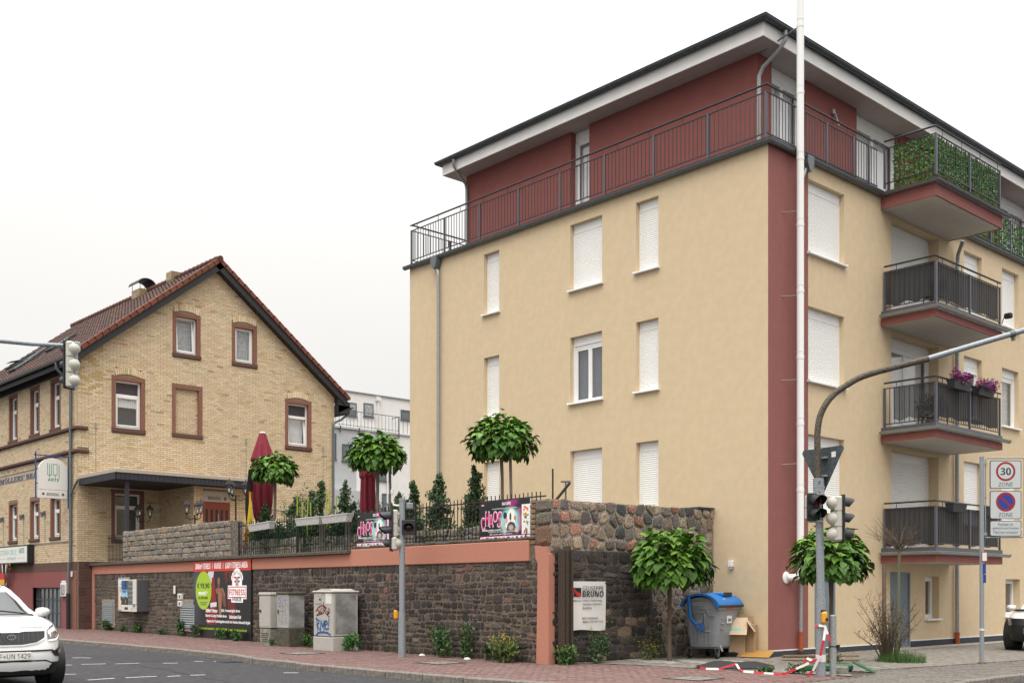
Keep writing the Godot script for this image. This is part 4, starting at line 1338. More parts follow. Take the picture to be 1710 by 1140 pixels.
func build_inn() -> void:
	mk("sandstone", Color(0.27, 0.125, 0.085), 0.9, 0, "mottle", "n_fine", 1.5, 0.5)
	mk("sandstone_dark", Color(0.135, 0.072, 0.055), 0.9, 0, "mottle", "n_fine", 1.5, 0.5)
	mk("brick_mortar", Color(0.22, 0.165, 0.11), 0.95)
	mk("tile", Color(1, 1, 1), 0.85, 0, "mottle", "", 1.5)
	mk("dark_board", Color(0.022, 0.021, 0.023), 0.7, 0, "mottle", "", 2.0)
	mk("slate", Color(0.03, 0.031, 0.042), 0.7, 0, "mottle", "", 2.0)
	mk("red_paint", Color(0.235, 0.07, 0.066), 0.85, 0, "stain", "n_fine", 0.4, 0.3)
	mk("door_red", Color(0.2, 0.035, 0.02), 0.5, 0, "stain", "", 1.0)
	mk("sign_white", Color(0.72, 0.71, 0.68), 0.4)
	mk("sign_green", Color(0.02, 0.25, 0.16), 0.5)
	mk("sign_teal", Color(0.2, 0.42, 0.36), 0.5)
	mk("sign_blue", Color(0.03, 0.06, 0.22), 0.5)
	mk("letter_blue", Color(0.06, 0.07, 0.1), 0.6)
	mk("brown_dot", Color(0.15, 0.08, 0.06), 0.6)
	mk("lintel", Color(0.42, 0.36, 0.3), 0.8, 0, "stain", "", 1.0)
	var t := thing("brick_inn", "yellow brick inn with a steep red-brown tiled gable roof on the left", "building", at(V(-26.57, 0, 4.25)))
	var gx := Transform3D(ry(PI / 2), Vector3.ZERO)    # gable: x runs back from the street
	var sx := Transform3D.IDENTITY                     # street front: x negative to the left
	# gable wall, openings [x0, x1, y0, y1]
	var go := [[3.64, 4.8, 10.41, 12.125], [6.15, 7.28, 10.41, 12.115], [1.25, 2.54, 7.29, 9.37], [3.61, 4.88, 7.31, 9.35], [8.585, 9.86, 7.28, 9.36], [1.24, 2.5, 3.19, 5.14]]
	var gable := M.new()
	var deep := 0.34
	holed_wall(gable, Vector3.ZERO, V(0, 0, -1), V(1, 0, 0), 0.0, 11.01, 0.0, 9.6, [go[2], go[3] + [0.16], go[4], go[5]], deep)
	for q in [[go[0], 9.6], [go[1], 9.6]]: pass
	var gp := func(x: float, y: float) -> Vector3: return V(0, y, -x)
	var line := func(x: float) -> float: return 14.1 - 0.78 * absf(x - 5.45)
	for q in [[0.0, 3.64], [4.8, 5.45], [5.45, 6.15], [7.28, 11.01]]:
		gable.quad(gp.call(q[0], 9.6), gp.call(q[1], 9.6), gp.call(q[1], maxf(9.6, line.call(q[1]))), gp.call(q[0], maxf(9.6, line.call(q[0]))))
	for h in [go[0], go[1]]:
		gable.quad(gp.call(h[0], 9.6), gp.call(h[1], 9.6), gp.call(h[1], h[2]), gp.call(h[0], h[2]))
		gable.quad(gp.call(h[0], h[3]), gp.call(h[1], h[3]), gp.call(h[1], line.call(h[1])), gp.call(h[0], line.call(h[0])))
		gable.quad(V(0, h[2], -h[0]), V(-deep, h[2], -h[0]), V(-deep, h[3], -h[0]), V(0, h[3], -h[0])).quad(V(-deep, h[2], -h[1]), V(0, h[2], -h[1]), V(0, h[3], -h[1]), V(-deep, h[3], -h[1]))
	var gw := part("gable_wall", gable, "brick_mortar", t)
	var edge := func(y: float) -> Array:
		if y < 9.75: return [0.0, 11.01]
		var k := (14.1 - y) / 0.78
		return [maxf(0.0, 5.45 - k), minf(11.01, 5.45 + k)]
	var arch := []
	var bh := go.duplicate()
	for q in [0, 1, 2, 4]:
		var o = go[q]
		bh.append([(o[0] + o[1]) / 2 - 0.52, (o[0] + o[1]) / 2 + 0.52, o[3], o[3] + 0.26])
	bh.append([3.12, 5.22, 2.4, 5.55])
	bh.append([0.0, 0.36, 7.23, 7.38]); bh.append([0.0, 0.4, 6.4, 6.54])
	brickwork(gw, gx, 0.0, 11.01, 2.45, 14.0, bh, edge, 40, func(x: float, y: float) -> Color:
		var c := brick_tone()
		if x < 0.8 and y > 8.5 and rf(0, 1) < 0.35: c = Color(0.62, 0.45, 0.22) * rf(0.9, 1.1)
		return c)
	for q in [0, 1, 2, 4]: soldier_arch(gw, gx, (go[q][0] + go[q][1]) / 2, go[q][3], 1.04)
	brickwork(gw, gx * at(V(0, 0, -0.12)), 3.75, 4.75, 7.45, 9.22, [], endless, 0)
	part("blind_niche", M.new().quad(V(-0.14, 7.4, -3.7), V(-0.14, 7.4, -4.8), V(-0.14, 9.25, -4.8), V(-0.14, 9.25, -3.7)), "brick_mortar", gw)
	for i in 6:
		var o = go[i]
		var b: float = 0.155 if i < 5 else 0.13
		var w: float = o[1] - o[0]
		var h: float = o[3] - o[2]
		var f := gx * at(V((o[0] + o[1]) / 2, o[2], 0))
		stone_frame(t, f, w, h, b)
		var iw := w - 2 * b
		var inner := f * at(V(0, b, -0.1))
		if i == 0: sash(t, inner, iw, h - 2 * b, 0.0, "curtain", 0.1)  # pale curtain stands in for the sky reflected in this attic pane
		if i == 1: sash(t, inner, iw, h - 2 * b, 0.0, "curtain")  # again a pale curtain in place of the reflected sky
		if i == 2: sash(t, inner, iw, h - 2 * b, 1.22, "")
		if i == 4: sash(t, inner, iw, h - 2 * b, 1.22, "curtain_white", 0.1)
		if i == 5: sash(t, inner, iw, h - 2 * b, 1.2, "", 0.0)
	# lace valance in the first floor window
	part("lace_valance", pleats(0.9, 0.34, gx * V(0, 0, 0) + V(0, 0, 0)), "curtain_white", t, gx * at(V(1.9, 8.42, -0.215)))
	# wall ties with cables
	for q in [[0.66, 7.42, 5.6], [6.78, 7.42, 4.9], [10.44, 7.42, 4.0]]:
		part("wall_tie", M.new().box(V(q[0], q[1], 0.03), V(0.06, 0.2, 0.05)).cone(V(q[0], q[1], 0.02), V(q[0], q[2], 0.02), 0.008, 0.008, 6), "zinc_light", t, gx)
	part("string_course", M.new().bev(V(0.17, 7.305, 0.05), V(0.36, 0.13, 0.16), 0.03).bev(V(0.19, 6.47, 0.05), V(0.4, 0.12, 0.16), 0.03), "sandstone_dark", t, gx)
	# street front
	var fo := []
	for x in [-2.1, -4.28, -6.72, -9.1, -11.5]:
		fo.append([x - 0.54, x + 0.54 - 0.04, 7.38, 9.36])
		fo.append([x - 0.56, x + 0.54 - 0.04, 3.3, 5.0])
	fo.append([-4.48, -1.49, -0.05, 1.515])
	var front := M.new()
	holed_wall(front, Vector3.ZERO, Vector3.RIGHT, V(0, 0, 1), -14.5, 0.0, -0.1, 9.8, fo, 0.34)
	var fw := part("street_wall", front, "brick_mortar", t)
	var sh := fo.duplicate()
	sh.append([-14.5, 0.0, 7.24, 7.37]); sh.append([-14.5, 0.0, 6.41, 6.53]); sh.append([-8.4, -2.2, 5.78, 6.1])
	brickwork(fw, sx, -14.5, 0.0, 2.45, 9.8, sh, endless, 0)
	part("string_course", M.new().bev(V(-7.2, 7.305, 0.05), V(14.6, 0.13, 0.16), 0.03).bev(V(-7.2, 6.47, 0.05), V(14.6, 0.12, 0.16), 0.03), "sandstone_dark", t)
	for i in 10:
		var o = fo[i]
		var w: float = o[1] - o[0]
		var h: float = o[3] - o[2]
		var f := at(V((o[0] + o[1]) / 2, o[2], 0))
		stone_frame(t, f, w, h, 0.12, 0.2)
		sash(t, f * at(V(0, 0.12, -0.09)), w - 0.24, h - 0.24, (h - 0.24) * 0.68, "curtain_grey")
	part("lettering_band", M.new().box2(V(-8.4, 5.78, -0.03), V(-2.2, 6.1, 0.002)), "lintel", t)
	text("lettering", "MÖLLERS' BRAUEREI", 6.0, 0.25, "letter_blue", t, at(V(-5.35, 5.94, 0.005)), "serif", 0.01)
	# sandstone base of the corner, block by block
	var by := 0.0
	var br := 0
	part("base_joint", M.new().box2(V(-0.12, 0.0, -1.05), V(0.03, 2.44, 0.0)), "lintel", t)
	while by < 2.4:
		var h := 0.245
		var x := 0.0
		while x < 1.0:
			var l := 0.5 if (br % 2 == 0 or x > 0) else 0.27
			l = minf(l, 1.04 - x)
			part("base_block", M.new().bev(V(x + l / 2, by + h / 2, 0.03), V(l - 0.012, h - 0.012, 0.06), 0.008, gray(rf(0.65, 1.15))), "sandstone_dark", t, gx)
			x += l
		by += h
		br += 1
	part("base_course", M.new().box2(V(-14.5, 2.12, 0.0), V(0.0, 2.44, 0.04)), "sandstone_dark", t)
	part("corner_pier", M.new().bev(V(-0.32, 1.06, 0.01), V(0.66, 2.12, 0.1), 0.01), "sandstone", t)
	var rp := M.new()
	holed_wall(rp, V(0, 0, 0.035), Vector3.RIGHT, V(0, 0, 1), -14.5, -0.66, 0.0, 2.12, [[-4.48, -1.49, -0.05, 1.515]], 0.2)
	part("red_render", rp, "red_paint", t)
	# glazed garage door of small panes
	var gd := part("glazed_door", ring(M.new(), 2.99, 1.52, 0.06, -0.16, -0.1, -2.985, 0.755), "zinc_dark", t)
	var bars := M.new()
	for i in 6: bars.box(V(-4.48 + 2.99 * (i + 1) / 7.0, 0.755, -0.12), V(0.05, 1.45, 0.04))
	for y in [0.55, 1.05]: bars.box(V(-2.985, y, -0.12), V(2.9, 0.05, 0.045))
	part("glazing_bars", bars, "zinc_dark", gd)
	for i in 7:
		for j in 3:
			part("pane", M.new().box(V(-4.48 + 2.99 * (i + 0.5) / 7.0, [0.28, 0.8, 1.28][j], -0.13), V(0.4, 0.5, 0.005)), "glass", gd)
	part("room", M.new().quad(V(-4.48, 0, -0.33), V(-1.49, 0, -0.33), V(-1.49, 1.52, -0.33), V(-4.48, 1.52, -0.33)), "steel_door", gd)
	# roof: ridge at local z = -5.45, overhanging the gable by 0.37
	var slope := 0.78
	var nl := sqrt(1.0 + slope * slope)
	for side in [1.0, -1.0]:
		# frame on the roof plane: x along the ridge to the left, y down the slope
		var dn := V(0, -slope, side).normalized()
		var al := V(-1, 0, 0)
		var up := V(0, 1.0, side * slope).normalized()
		var org := V(0.37, 14.45, -5.45)
		var len := 7.62 if side > 0 else 7.75
		var fb := Transform3D(Basis(al, dn, up), org)
		var deck := M.new()
		var q := [fb * V(0.02, 0, -0.1), fb * V(15, 0, -0.1), fb * V(15, len, -0.1), fb * V(0.02, len, -0.1)]
		if side > 0: deck.quad(q[0], q[1], q[2], q[3])
		else: deck.quad(q[3], q[2], q[1], q[0])
		part("roof_deck", deck, "dark_board", t)
		# interlocking tiles: rows of rolls
		var tiles := M.new()
		var rows := int(len / 0.33)
		var cols := 48 if side > 0 else 14
		var dd := len / rows
		for r in rows:
			for c in cols:
				var x := 0.26 + c * 0.3
				var k := rf(0.62, 1.25)
				var col := Color(0.088 * k, 0.042 * k, 0.032 * k)
				if rf(0, 1) < 0.03: col = Color(0.2, 0.06, 0.03)
				var ya := r * dd
				var yb := ya + dd + 0.05
				var prof := [[0.0, 0.0], [0.07, 0.045], [0.15, 0.05], [0.2, 0.01], [0.3, 0.0]]
				for j in 4:
					var a := fb * V(x + prof[j][0], ya, prof[j][1] - 0.05)
					var b := fb * V(x + prof[j + 1][0], ya, prof[j + 1][1] - 0.05)
					var c2 := fb * V(x + prof[j + 1][0], yb, prof[j + 1][1] - 0.018)
					var d2 := fb * V(x + prof[j][0], yb, prof[j][1] - 0.018)
					if side > 0: tiles.quad(a, b, c2, d2, col)
					else: tiles.quad(b, a, d2, c2, col)
				var e0 := fb * V(x, yb, -0.07)
				var e1 := fb * V(x + 0.3, yb, -0.07)
				var e2 := fb * V(x + 0.15, yb, 0.032)
				tiles.tri(e0, e1, e2, col * 0.9)
		tag(part("roof_tiles", tiles, "tile", t), "", "", "", "stuff")
		# orange verge tiles along the gable edge and the dark barge board beneath
		var vn := rows
		var vm := M.new().bev(V(0.13, dd * 0.5 + 0.02, 0.02), V(0.3, dd + 0.05, 0.03), 0.01).bev(V(-0.005, dd * 0.5 + 0.02, -0.055), V(0.03, dd + 0.05, 0.16), 0.008)
		for r in vn:
			var k := rf(0.8, 1.15)
			var o := part("verge_tile", M.new().add(vm, Transform3D.IDENTITY, Color(0.19 * k, 0.062 * k, 0.035 * k)), "tile", t, fb * Transform3D(Basis(V(1, 0, 0), -0.05 * 1.0), V(0.0, r * dd, 0.02 + rf(0, 0.006))))
		part("barge_board", M.new().box2(V(0.03, 0, -0.36), V(0.065, len, -0.1)), "dark_board", t, fb)
		part("verge_soffit", M.new().box2(V(0.065, 0, -0.35), V(0.4, len, -0.32)), "dark_board", t, fb)
	for i in 42:
		var k := rf(0.7, 1.1)
		part("ridge_tile", M.new().cone(V(0.42 - i * 0.36, 14.44, -5.45), V(0.02 - i * 0.36, 14.47, -5.45), 0.12, 0.135, 8, Color(0.13 * k, 0.05 * k, 0.035 * k)), "tile", t)
	# eaves
	part("eaves_soffit", M.new().box2(V(-15, 9.62, 0.0), V(0.3, 9.66, 0.5)).box2(V(-15, 9.45, 0.46), V(0.33, 9.75, 0.5)).box2(V(-15, 9.42, 0.003), V(0.0, 9.62, 0.12)), "dark_board", t)
	part("eaves_soffit", M.new().box2(V(-6, 9.0, -11.6), V(0.3, 9.34, -11.01)).prism(PackedVector2Array([Vector2(11.03, 9.0), Vector2(11.62, 9.3), Vector2(11.62, 9.45), Vector2(11.03, 9.85)]), 0.0, 0.3, gx), "dark_board", t)
	var gm := M.new()
	gutter(gm, [V(-15, 9.72, 0.5), V(0.36, 9.72, 0.5)], 0.075)
	part("gutter", gm, "zinc", t)
	var g2 := M.new()
	gutter(g2, [V(0.36, 9.3, -11.62), V(-6, 9.3, -11.62)], 0.075)
	part("gutter", g2, "zinc", t)
	downpipe(t, [V(-0.5, 9.66, 0.58), V(-0.5, 9.45, 0.58), V(-0.47, 9.25, 0.4), V(-0.43, 9.05, 0.14), V(-0.42, 8.9, 0.1), V(-0.42, 2.5, 0.1), V(-0.42, 2.35, 0.16), V(-0.42, 0.0, 0.18)], 0.055, "zinc")
	part("standpipe", M.new().cone(V(-0.42, 0, 0.18), V(-0.42, 1.3, 0.18), 0.075, 0.075, 12), "black_matt", t)
	downpipe(t, [V(0.1, 9.2, -11.7), V(0.1, 9.0, -11.6), V(0.09, 8.75, -11.3), V(0.08, 8.6, -10.95), V(0.07, 8.45, -10.92), V(0.07, 2.4, -10.92)], 0.05, "zinc")
	# chimneys and skylights
	for q in [[-6.4, -5.3, 14.5, 0.8, 0.5], [-3.6, -5.5, 14.72, 0.5, 0.5]]:
		var ch := part("chimney", M.new().box2(V(q[0] - q[3] / 2, 13.6, q[1] - 0.3), V(q[0] + q[3] / 2, q[2], q[1] + 0.3), Color(0.3, 0.22, 0.12)), "brick", t)
		for r in 4:
			for c in 3: part("brick", M.new().box(V(q[0] - q[3] / 2 + q[3] * (c + 0.5) / 3.0, q[2] - 0.06 - r * 0.085, q[1] + 0.3), V(q[3] / 3.0 - 0.015, 0.07, 0.03), brick_tone() * 0.7), "brick", ch)
		if q[0] < -6:
			var cap := M.new()
			for i in 8:
				var a0 := PI * i / 8
				var a1 := PI * (i + 1) / 8
				cap.quad(V(q[0] - 0.5, q[2] + 0.16 + 0.3 * sin(a0), q[1] + 0.42 * cos(a0)), V(q[0] + 0.5, q[2] + 0.16 + 0.3 * sin(a0), q[1] + 0.42 * cos(a0)), V(q[0] + 0.5, q[2] + 0.16 + 0.3 * sin(a1), q[1] + 0.42 * cos(a1)), V(q[0] - 0.5, q[2] + 0.16 + 0.3 * sin(a1), q[1] + 0.42 * cos(a1)))
			part("chimney_hood", cap, "black", ch)
			for sxx in [-0.4, 0.4]:
				for sz in [-0.28, 0.28]: part("hood_leg", M.new().cone(V(q[0] + sxx, q[2] - 0.02, q[1] + sz), V(q[0] + sxx, q[2] + 0.3, q[1] + sz), 0.012, 0.012, 5), "black", ch)
	var rb := Transform3D(Basis(V(-1, 0, 0), V(0, -slope, 1.0).normalized(), V(0, 1.0, slope).normalized()), V(0.37, 14.45, -5.45))
	for q in [[7.0, 4.5, 0.0], [9.4, 4.6, 0.0], [8.6, 5.7, 0.0], [11.6, 4.6, 0.35]]:
		var sk := part("skylight", ring(M.new(), 0.85, 1.25, 0.07, 0.02, 0.12), "zinc_dark", t, rb * Transform3D(Basis.IDENTITY, V(q[0], q[1], 0)))
		part("pane", M.new().box(V(0, 0, 0.09), V(0.74, 1.12, 0.01)), "curtain", sk, Transform3D(Basis(V(1, 0, 0), q[2]), Vector3.ZERO))
	# canopy over the terrace entrance
	var cn := part("canopy", M.new().box2(V(0.05, 5.2, -5.33), V(3.27, 5.24, -0.06)), "dark_board", t)
	for i in 22: part("slate", M.new().bev(V(0.14 + i * 0.145, 5.32, -0.03), V(0.138, 0.24, 0.03), 0.006), "slate", cn)
	for i in 34: part("slate", M.new().bev(V(3.29, 5.32, -0.12 - i * 0.155), V(0.03, 0.24, 0.148), 0.006), "slate", cn)
	part("canopy_edge", M.new().bev(V(1.66, 5.5, -0.05), V(3.36, 0.13, 0.1), 0.01).bev(V(3.28, 5.5, -2.7), V(0.1, 0.13, 5.3), 0.01).box2(V(0.0, 5.45, -5.34), V(3.26, 5.54, -0.06)), "lintel", cn)
	part("canopy_post", M.new().box2(V(3.05, 2.35, -0.55), V(3.17, 5.2, -0.43)), "slate", cn)
	downpipe(t, [V(0.2, 5.4, 0.06), V(0.1, 5.3, 0.08), V(-0.25, 5.0, 0.1), V(-0.4, 4.85, 0.1)], 0.04, "zinc")
	# porch
	var po := part("porch_wall", M.new().box2(V(0.0, 2.3, -5.2), V(2.78, 5.2, -3.14)), "brick_mortar", t)
	brickwork(po, Transform3D(ry(PI / 2), V(2.8, 0, -3.12)), 0.0, 2.1, 2.35, 5.2, [[0.35, 1.43, 2.3, 5.05]], endless, 260, func(x: float, y: float) -> Color: return brick_tone() * Color(0.98, 0.9, 0.8))
	brickwork(po, at(V(0, 0, -3.12)), 0.0, 2.8, 2.35, 5.2, [], endless, 0, func(x: float, y: float) -> Color: return brick_tone() * Color(0.85, 0.8, 0.75))  # side bricks tinted darker, shade of the turned face put into the colour
	part("transom_panel", M.new().box2(V(2.79, 4.66, -4.55), V(2.82, 5.05, -3.47)), "lintel", po)
	text("lettering", "BINDING", 0.52, 0.12, "ink", po, Transform3D(ry(PI / 2), V(2.822, 4.79, -3.93)), "serif")
	part("emblem", M.new().lathe([Vector2(0, 0.008), Vector2(0.06, 0.006), Vector2(0.065, 0)], Transform3D(Basis(V(0, 0, 1), -PI / 2), V(2.82, 4.79, -4.36)), 14), "brown_dot", po)
	var dr := part("door", M.new().box2(V(2.77, 2.4, -4.55), V(2.815, 4.66, -3.47)), "door_red", po)
	for i in 5: part("door_glass", M.new().box2(V(2.8, 3.0 if i != 3 else 2.9, -3.57 - i * 0.2), V(2.822, 4.38, -3.67 - i * 0.2)), "black", dr)
	part("handle", M.new().tube([V(2.82, 3.5, -4.05), V(2.87, 3.5, -4.05), V(2.87, 4.2, -4.05), V(2.82, 4.2, -4.05)], 0.012, 6), "zinc_light", dr)
	# ledge along the gable behind the shrubs
	part("awning_box", M.new().bev(V(8.2, 4.05, 0.08), V(5.4, 0.13, 0.16), 0.02), "sign_white", t, gx)
	part("cable", M.new().tube([V(5.6, 4.9, 0.03), V(7.4, 4.75, 0.03), V(10.9, 4.62, 0.03)], 0.015, 5), "zinc_light", t, gx)
	# wall lamps between the street windows
	for x in [-0.78 - 2.4, -5.5, -7.9]:
		var l := part("wall_lamp", M.new().box(V(x, 4.35, 0.04), V(0.08, 0.2, 0.06)).cone(V(x, 4.2, 0.14), V(x, 4.4, 0.14), 0.04, 0.07, 8), "zinc", t)
		part("cable", M.new().cone(V(x, 3.25, 0.02), V(x, 4.3, 0.02), 0.01, 0.01, 5), "zinc_light", l)
	part("cable", M.new().tube([V(-4.6, 3.2, 0.03), V(-1.0, 3.2, 0.03), V(-0.55, 3.26, 0.03), V(-0.5, 3.6, 0.04)], 0.014, 5), "zinc_light", t)
	# hanging sign at the corner, seen flat on from the side street
	var hs := thing("hanging_sign", "white arched hanging sign with a green fork and glass emblem on a blue bracket", "sign", Transform3D(ry(PI / 2), V(-27.25, 0, 4.25)))
	part("bracket", M.new().box2(V(-1.3, 6.26, -0.02), V(-0.05, 6.3, 0.02)).box2(V(-1.26, 4.72, -0.02), V(-1.22, 6.4, 0.02)).box2(V(-0.1, 4.4, -0.02), V(-0.06, 6.28, 0.02)).box2(V(-0.06, 6.24, -0.015), V(0.02, 6.28, 0.015)).box2(V(-0.06, 4.95, -0.015), V(0.02, 4.99, 0.015)).box2(V(-1.26, 5.78, -0.015), V(-1.14, 5.81, 0.015)).box2(V(-1.26, 5.25, -0.015), V(-1.14, 5.28, 0.015)).box2(V(-0.66, 6.18, -0.015), V(-0.62, 6.28, 0.015)), "sign_blue", hs)
	var pl := PackedVector2Array([Vector2(-1.17, 5.05), Vector2(-0.13, 5.05)])
	for i in 13:
		var a := PI * i / 12.0
		pl.append(Vector2(-0.65 + 0.52 * cos(a), 5.7 + 0.5 * sin(a)))
	part("arched_panel", M.new().prism(pl, -0.07, 0.07), "sign_white", hs)
	part("lower_panel", M.new().bev(V(-0.65, 4.88, 0), V(1.04, 0.29, 0.14), 0.01), "sign_white", hs)
	var em := M.new()
	for x in [-0.85, -0.78, -0.71]: em.box(V(x, 5.79, 0.073), V(0.018, 0.42, 0.004))
	em.box(V(-0.78, 5.575, 0.073), V(0.13, 0.02, 0.004)).box(V(-0.78, 5.52, 0.073), V(0.018, 0.1, 0.004))
	em.box(V(-0.645, 5.79, 0.073), V(0.016, 0.4, 0.004)).box(V(-0.51, 5.79, 0.073), V(0.016, 0.4, 0.004)).box(V(-0.58, 5.98, 0.073), V(0.12, 0.018, 0.004)).box(V(-0.58, 5.585, 0.073), V(0.13, 0.02, 0.004)).box(V(-0.58, 5.52, 0.073), V(0.018, 0.12, 0.004)).box(V(-0.44, 5.72, 0.073), V(0.02, 0.5, 0.004))
	part("fork_and_glass_emblem", em, "sign_green", hs)
	text("lettering", "ARTE", 0.4, 0.1, "sign_green", hs, at(V(-0.64, 5.41, 0.071)), "bold")
	text("lettering", "BINDING", 0.44, 0.1, "ink", hs, at(V(-0.66, 4.88, 0.071)), "serif")
	for x in [-1.0, -0.3]: part("emblem", M.new().lathe([Vector2(0, 0.006), Vector2(0.045, 0.004), Vector2(0.05, 0)], Transform3D(Basis(V(1, 0, 0), PI / 2), V(x, 4.89, 0.071)), 12), "brown_dot", hs)
	# light box over the street door
	var lb := thing("light_box_sign", "long black light box sign with green restaurant lettering over the red base", "sign", at(V(-32.9, 0, 4.25)))
	part("case", M.new().bev(V(0, 2.83, 0.14), V(4.0, 0.74, 0.26), 0.015), "black", lb)
	part("face", M.new().box2(V(-1.95, 2.52, 0.26), V(1.93, 3.14, 0.276)), "sign_white", lb)
	text("lettering", "OSTERIA DELL'", 2.3, 0.2, "sign_teal", lb, at(V(-0.3, 2.93, 0.277)), "sans")
	text("lettering", "ARTE", 0.6, 0.2, "sign_green", lb, at(V(1.35, 2.97, 0.277)), "bold")
	text("lettering", "RISTORANTE", 1.0, 0.1, "sign_teal", lb, at(V(0.2, 2.68, 0.277)), "sans")
	part("rule_line", M.new().box(V(1.3, 2.68, 0.278), V(0.8, 0.012, 0.003)).box(V(-0.9, 2.68, 0.278), V(0.8, 0.012, 0.003)), "sign_teal", lb)
	var mb := thing("menu_case", "small white glazed menu case on the inn's red base beside the downpipe", "menu case", at(V(-27.65, 0, 4.3)))
	part("case", M.new().bev(V(0, 1.43, 0.04), V(0.5, 0.5, 0.08), 0.02).bev(V(0, 1.72, 0.04), V(0.38, 0.09, 0.06), 0.02), "sign_white", mb)
	part("glazing", M.new().box(V(0, 1.42, 0.083), V(0.34, 0.36, 0.004)), "curtain_grey", mb)
	part("menu_sheet", M.new().box(V(0.02, 1.42, 0.087), V(0.24, 0.3, 0.003)), "curtain", mb)
	var nb := thing("white_wall_plate", "small white plate on the sandstone corner of the inn", "plate", at(V(-26.85, 2.0, 4.36)))
	part("plate", M.new().bev(Vector3.ZERO, V(0.14, 0.2, 0.02), 0.006), "sign_white", nb)
	# streamers tied under the light box
	var fl := thing("streamers", "red, white and yellow streamers and scarf hanging under the light box sign", "streamers", at(V(-34.1, 0, 4.5)))
	var cols := [Color(0.5, 0.02, 0.02), Color(0.75, 0.75, 0.75), Color(0.02, 0.02, 0.025), Color(0.75, 0.75, 0.75), Color(0.5, 0.02, 0.02), Color(0.65, 0.6, 0.05)]
	for i in 6:
		var m := M.new()
		for k in 6:
			var y0: float = 2.5 - k * [0.1, 0.16, 0.05, 0.15, 0.09, 0.04][i]
			var y1: float = 2.5 - (k + 1) * [0.1, 0.16, 0.05, 0.15, 0.09, 0.04][i]
			m.quad(V(i * 0.23 - 0.05 + 0.03 * sin(k * 1.3 + i), y1, 0.02 * cos(k)), V(i * 0.23 + 0.06 + 0.03 * sin(k * 1.3 + i), y1, 0.02), V(i * 0.23 + 0.06 + 0.03 * sin(k * 1.3 - 1.3 + i), y0, 0.02), V(i * 0.23 - 0.05 + 0.03 * sin(k * 1.3 - 1.3 + i), y0, 0.02 * cos(k - 1)), cols[i])
		part("streamer", m, "petal", fl)
	part("scarf", M.new().quad(V(-0.3, 1.62, 0.05), V(0.65, 1.62, 0.06), V(0.6, 1.85, 0.05), V(-0.3, 1.85, 0.05), Color(0.65, 0.36, 0.03)).quad(V(-0.3, 1.85, 0.05), V(0.6, 1.85, 0.05), V(0.55, 2.1, 0.05), V(-0.3, 2.1, 0.05), Color(0.5, 0.02, 0.02)), "petal", fl)

func leaf_blade(m: M, xf: Transform3D, l: float, w: float, col: Color, droop := 0.25) -> void:
	# heart-shaped leaf: base at the origin, tip along +y, folded along the midrib
	var p := [V(0, 0, 0), V(-0.5 * w, 0.12 * l, 0.05 * l), V(-0.48 * w, 0.42 * l, 0.04 * l), V(-0.2 * w, 0.78 * l, -droop * 0.35 * l), V(0, l, -droop * l), V(0.2 * w, 0.78 * l, -droop * 0.35 * l), V(0.48 * w, 0.42 * l, 0.04 * l), V(0.5 * w, 0.12 * l, 0.05 * l)]
	var c := xf * V(0, 0.4 * l, -0.02 * l)
	var q := []
	for a in p: q.append(xf * a)
	var nn := xf.basis.z.normalized()
	for i in 8:
		var a: Vector3 = q[i]
		var b: Vector3 = q[(i + 1) % 8]
		m.tri(c, b, a, col)
	for i in 24: m.n[m.n.size() - 1 - i] = (m.n[m.n.size() - 1 - i] + nn * 0.8).normalized()

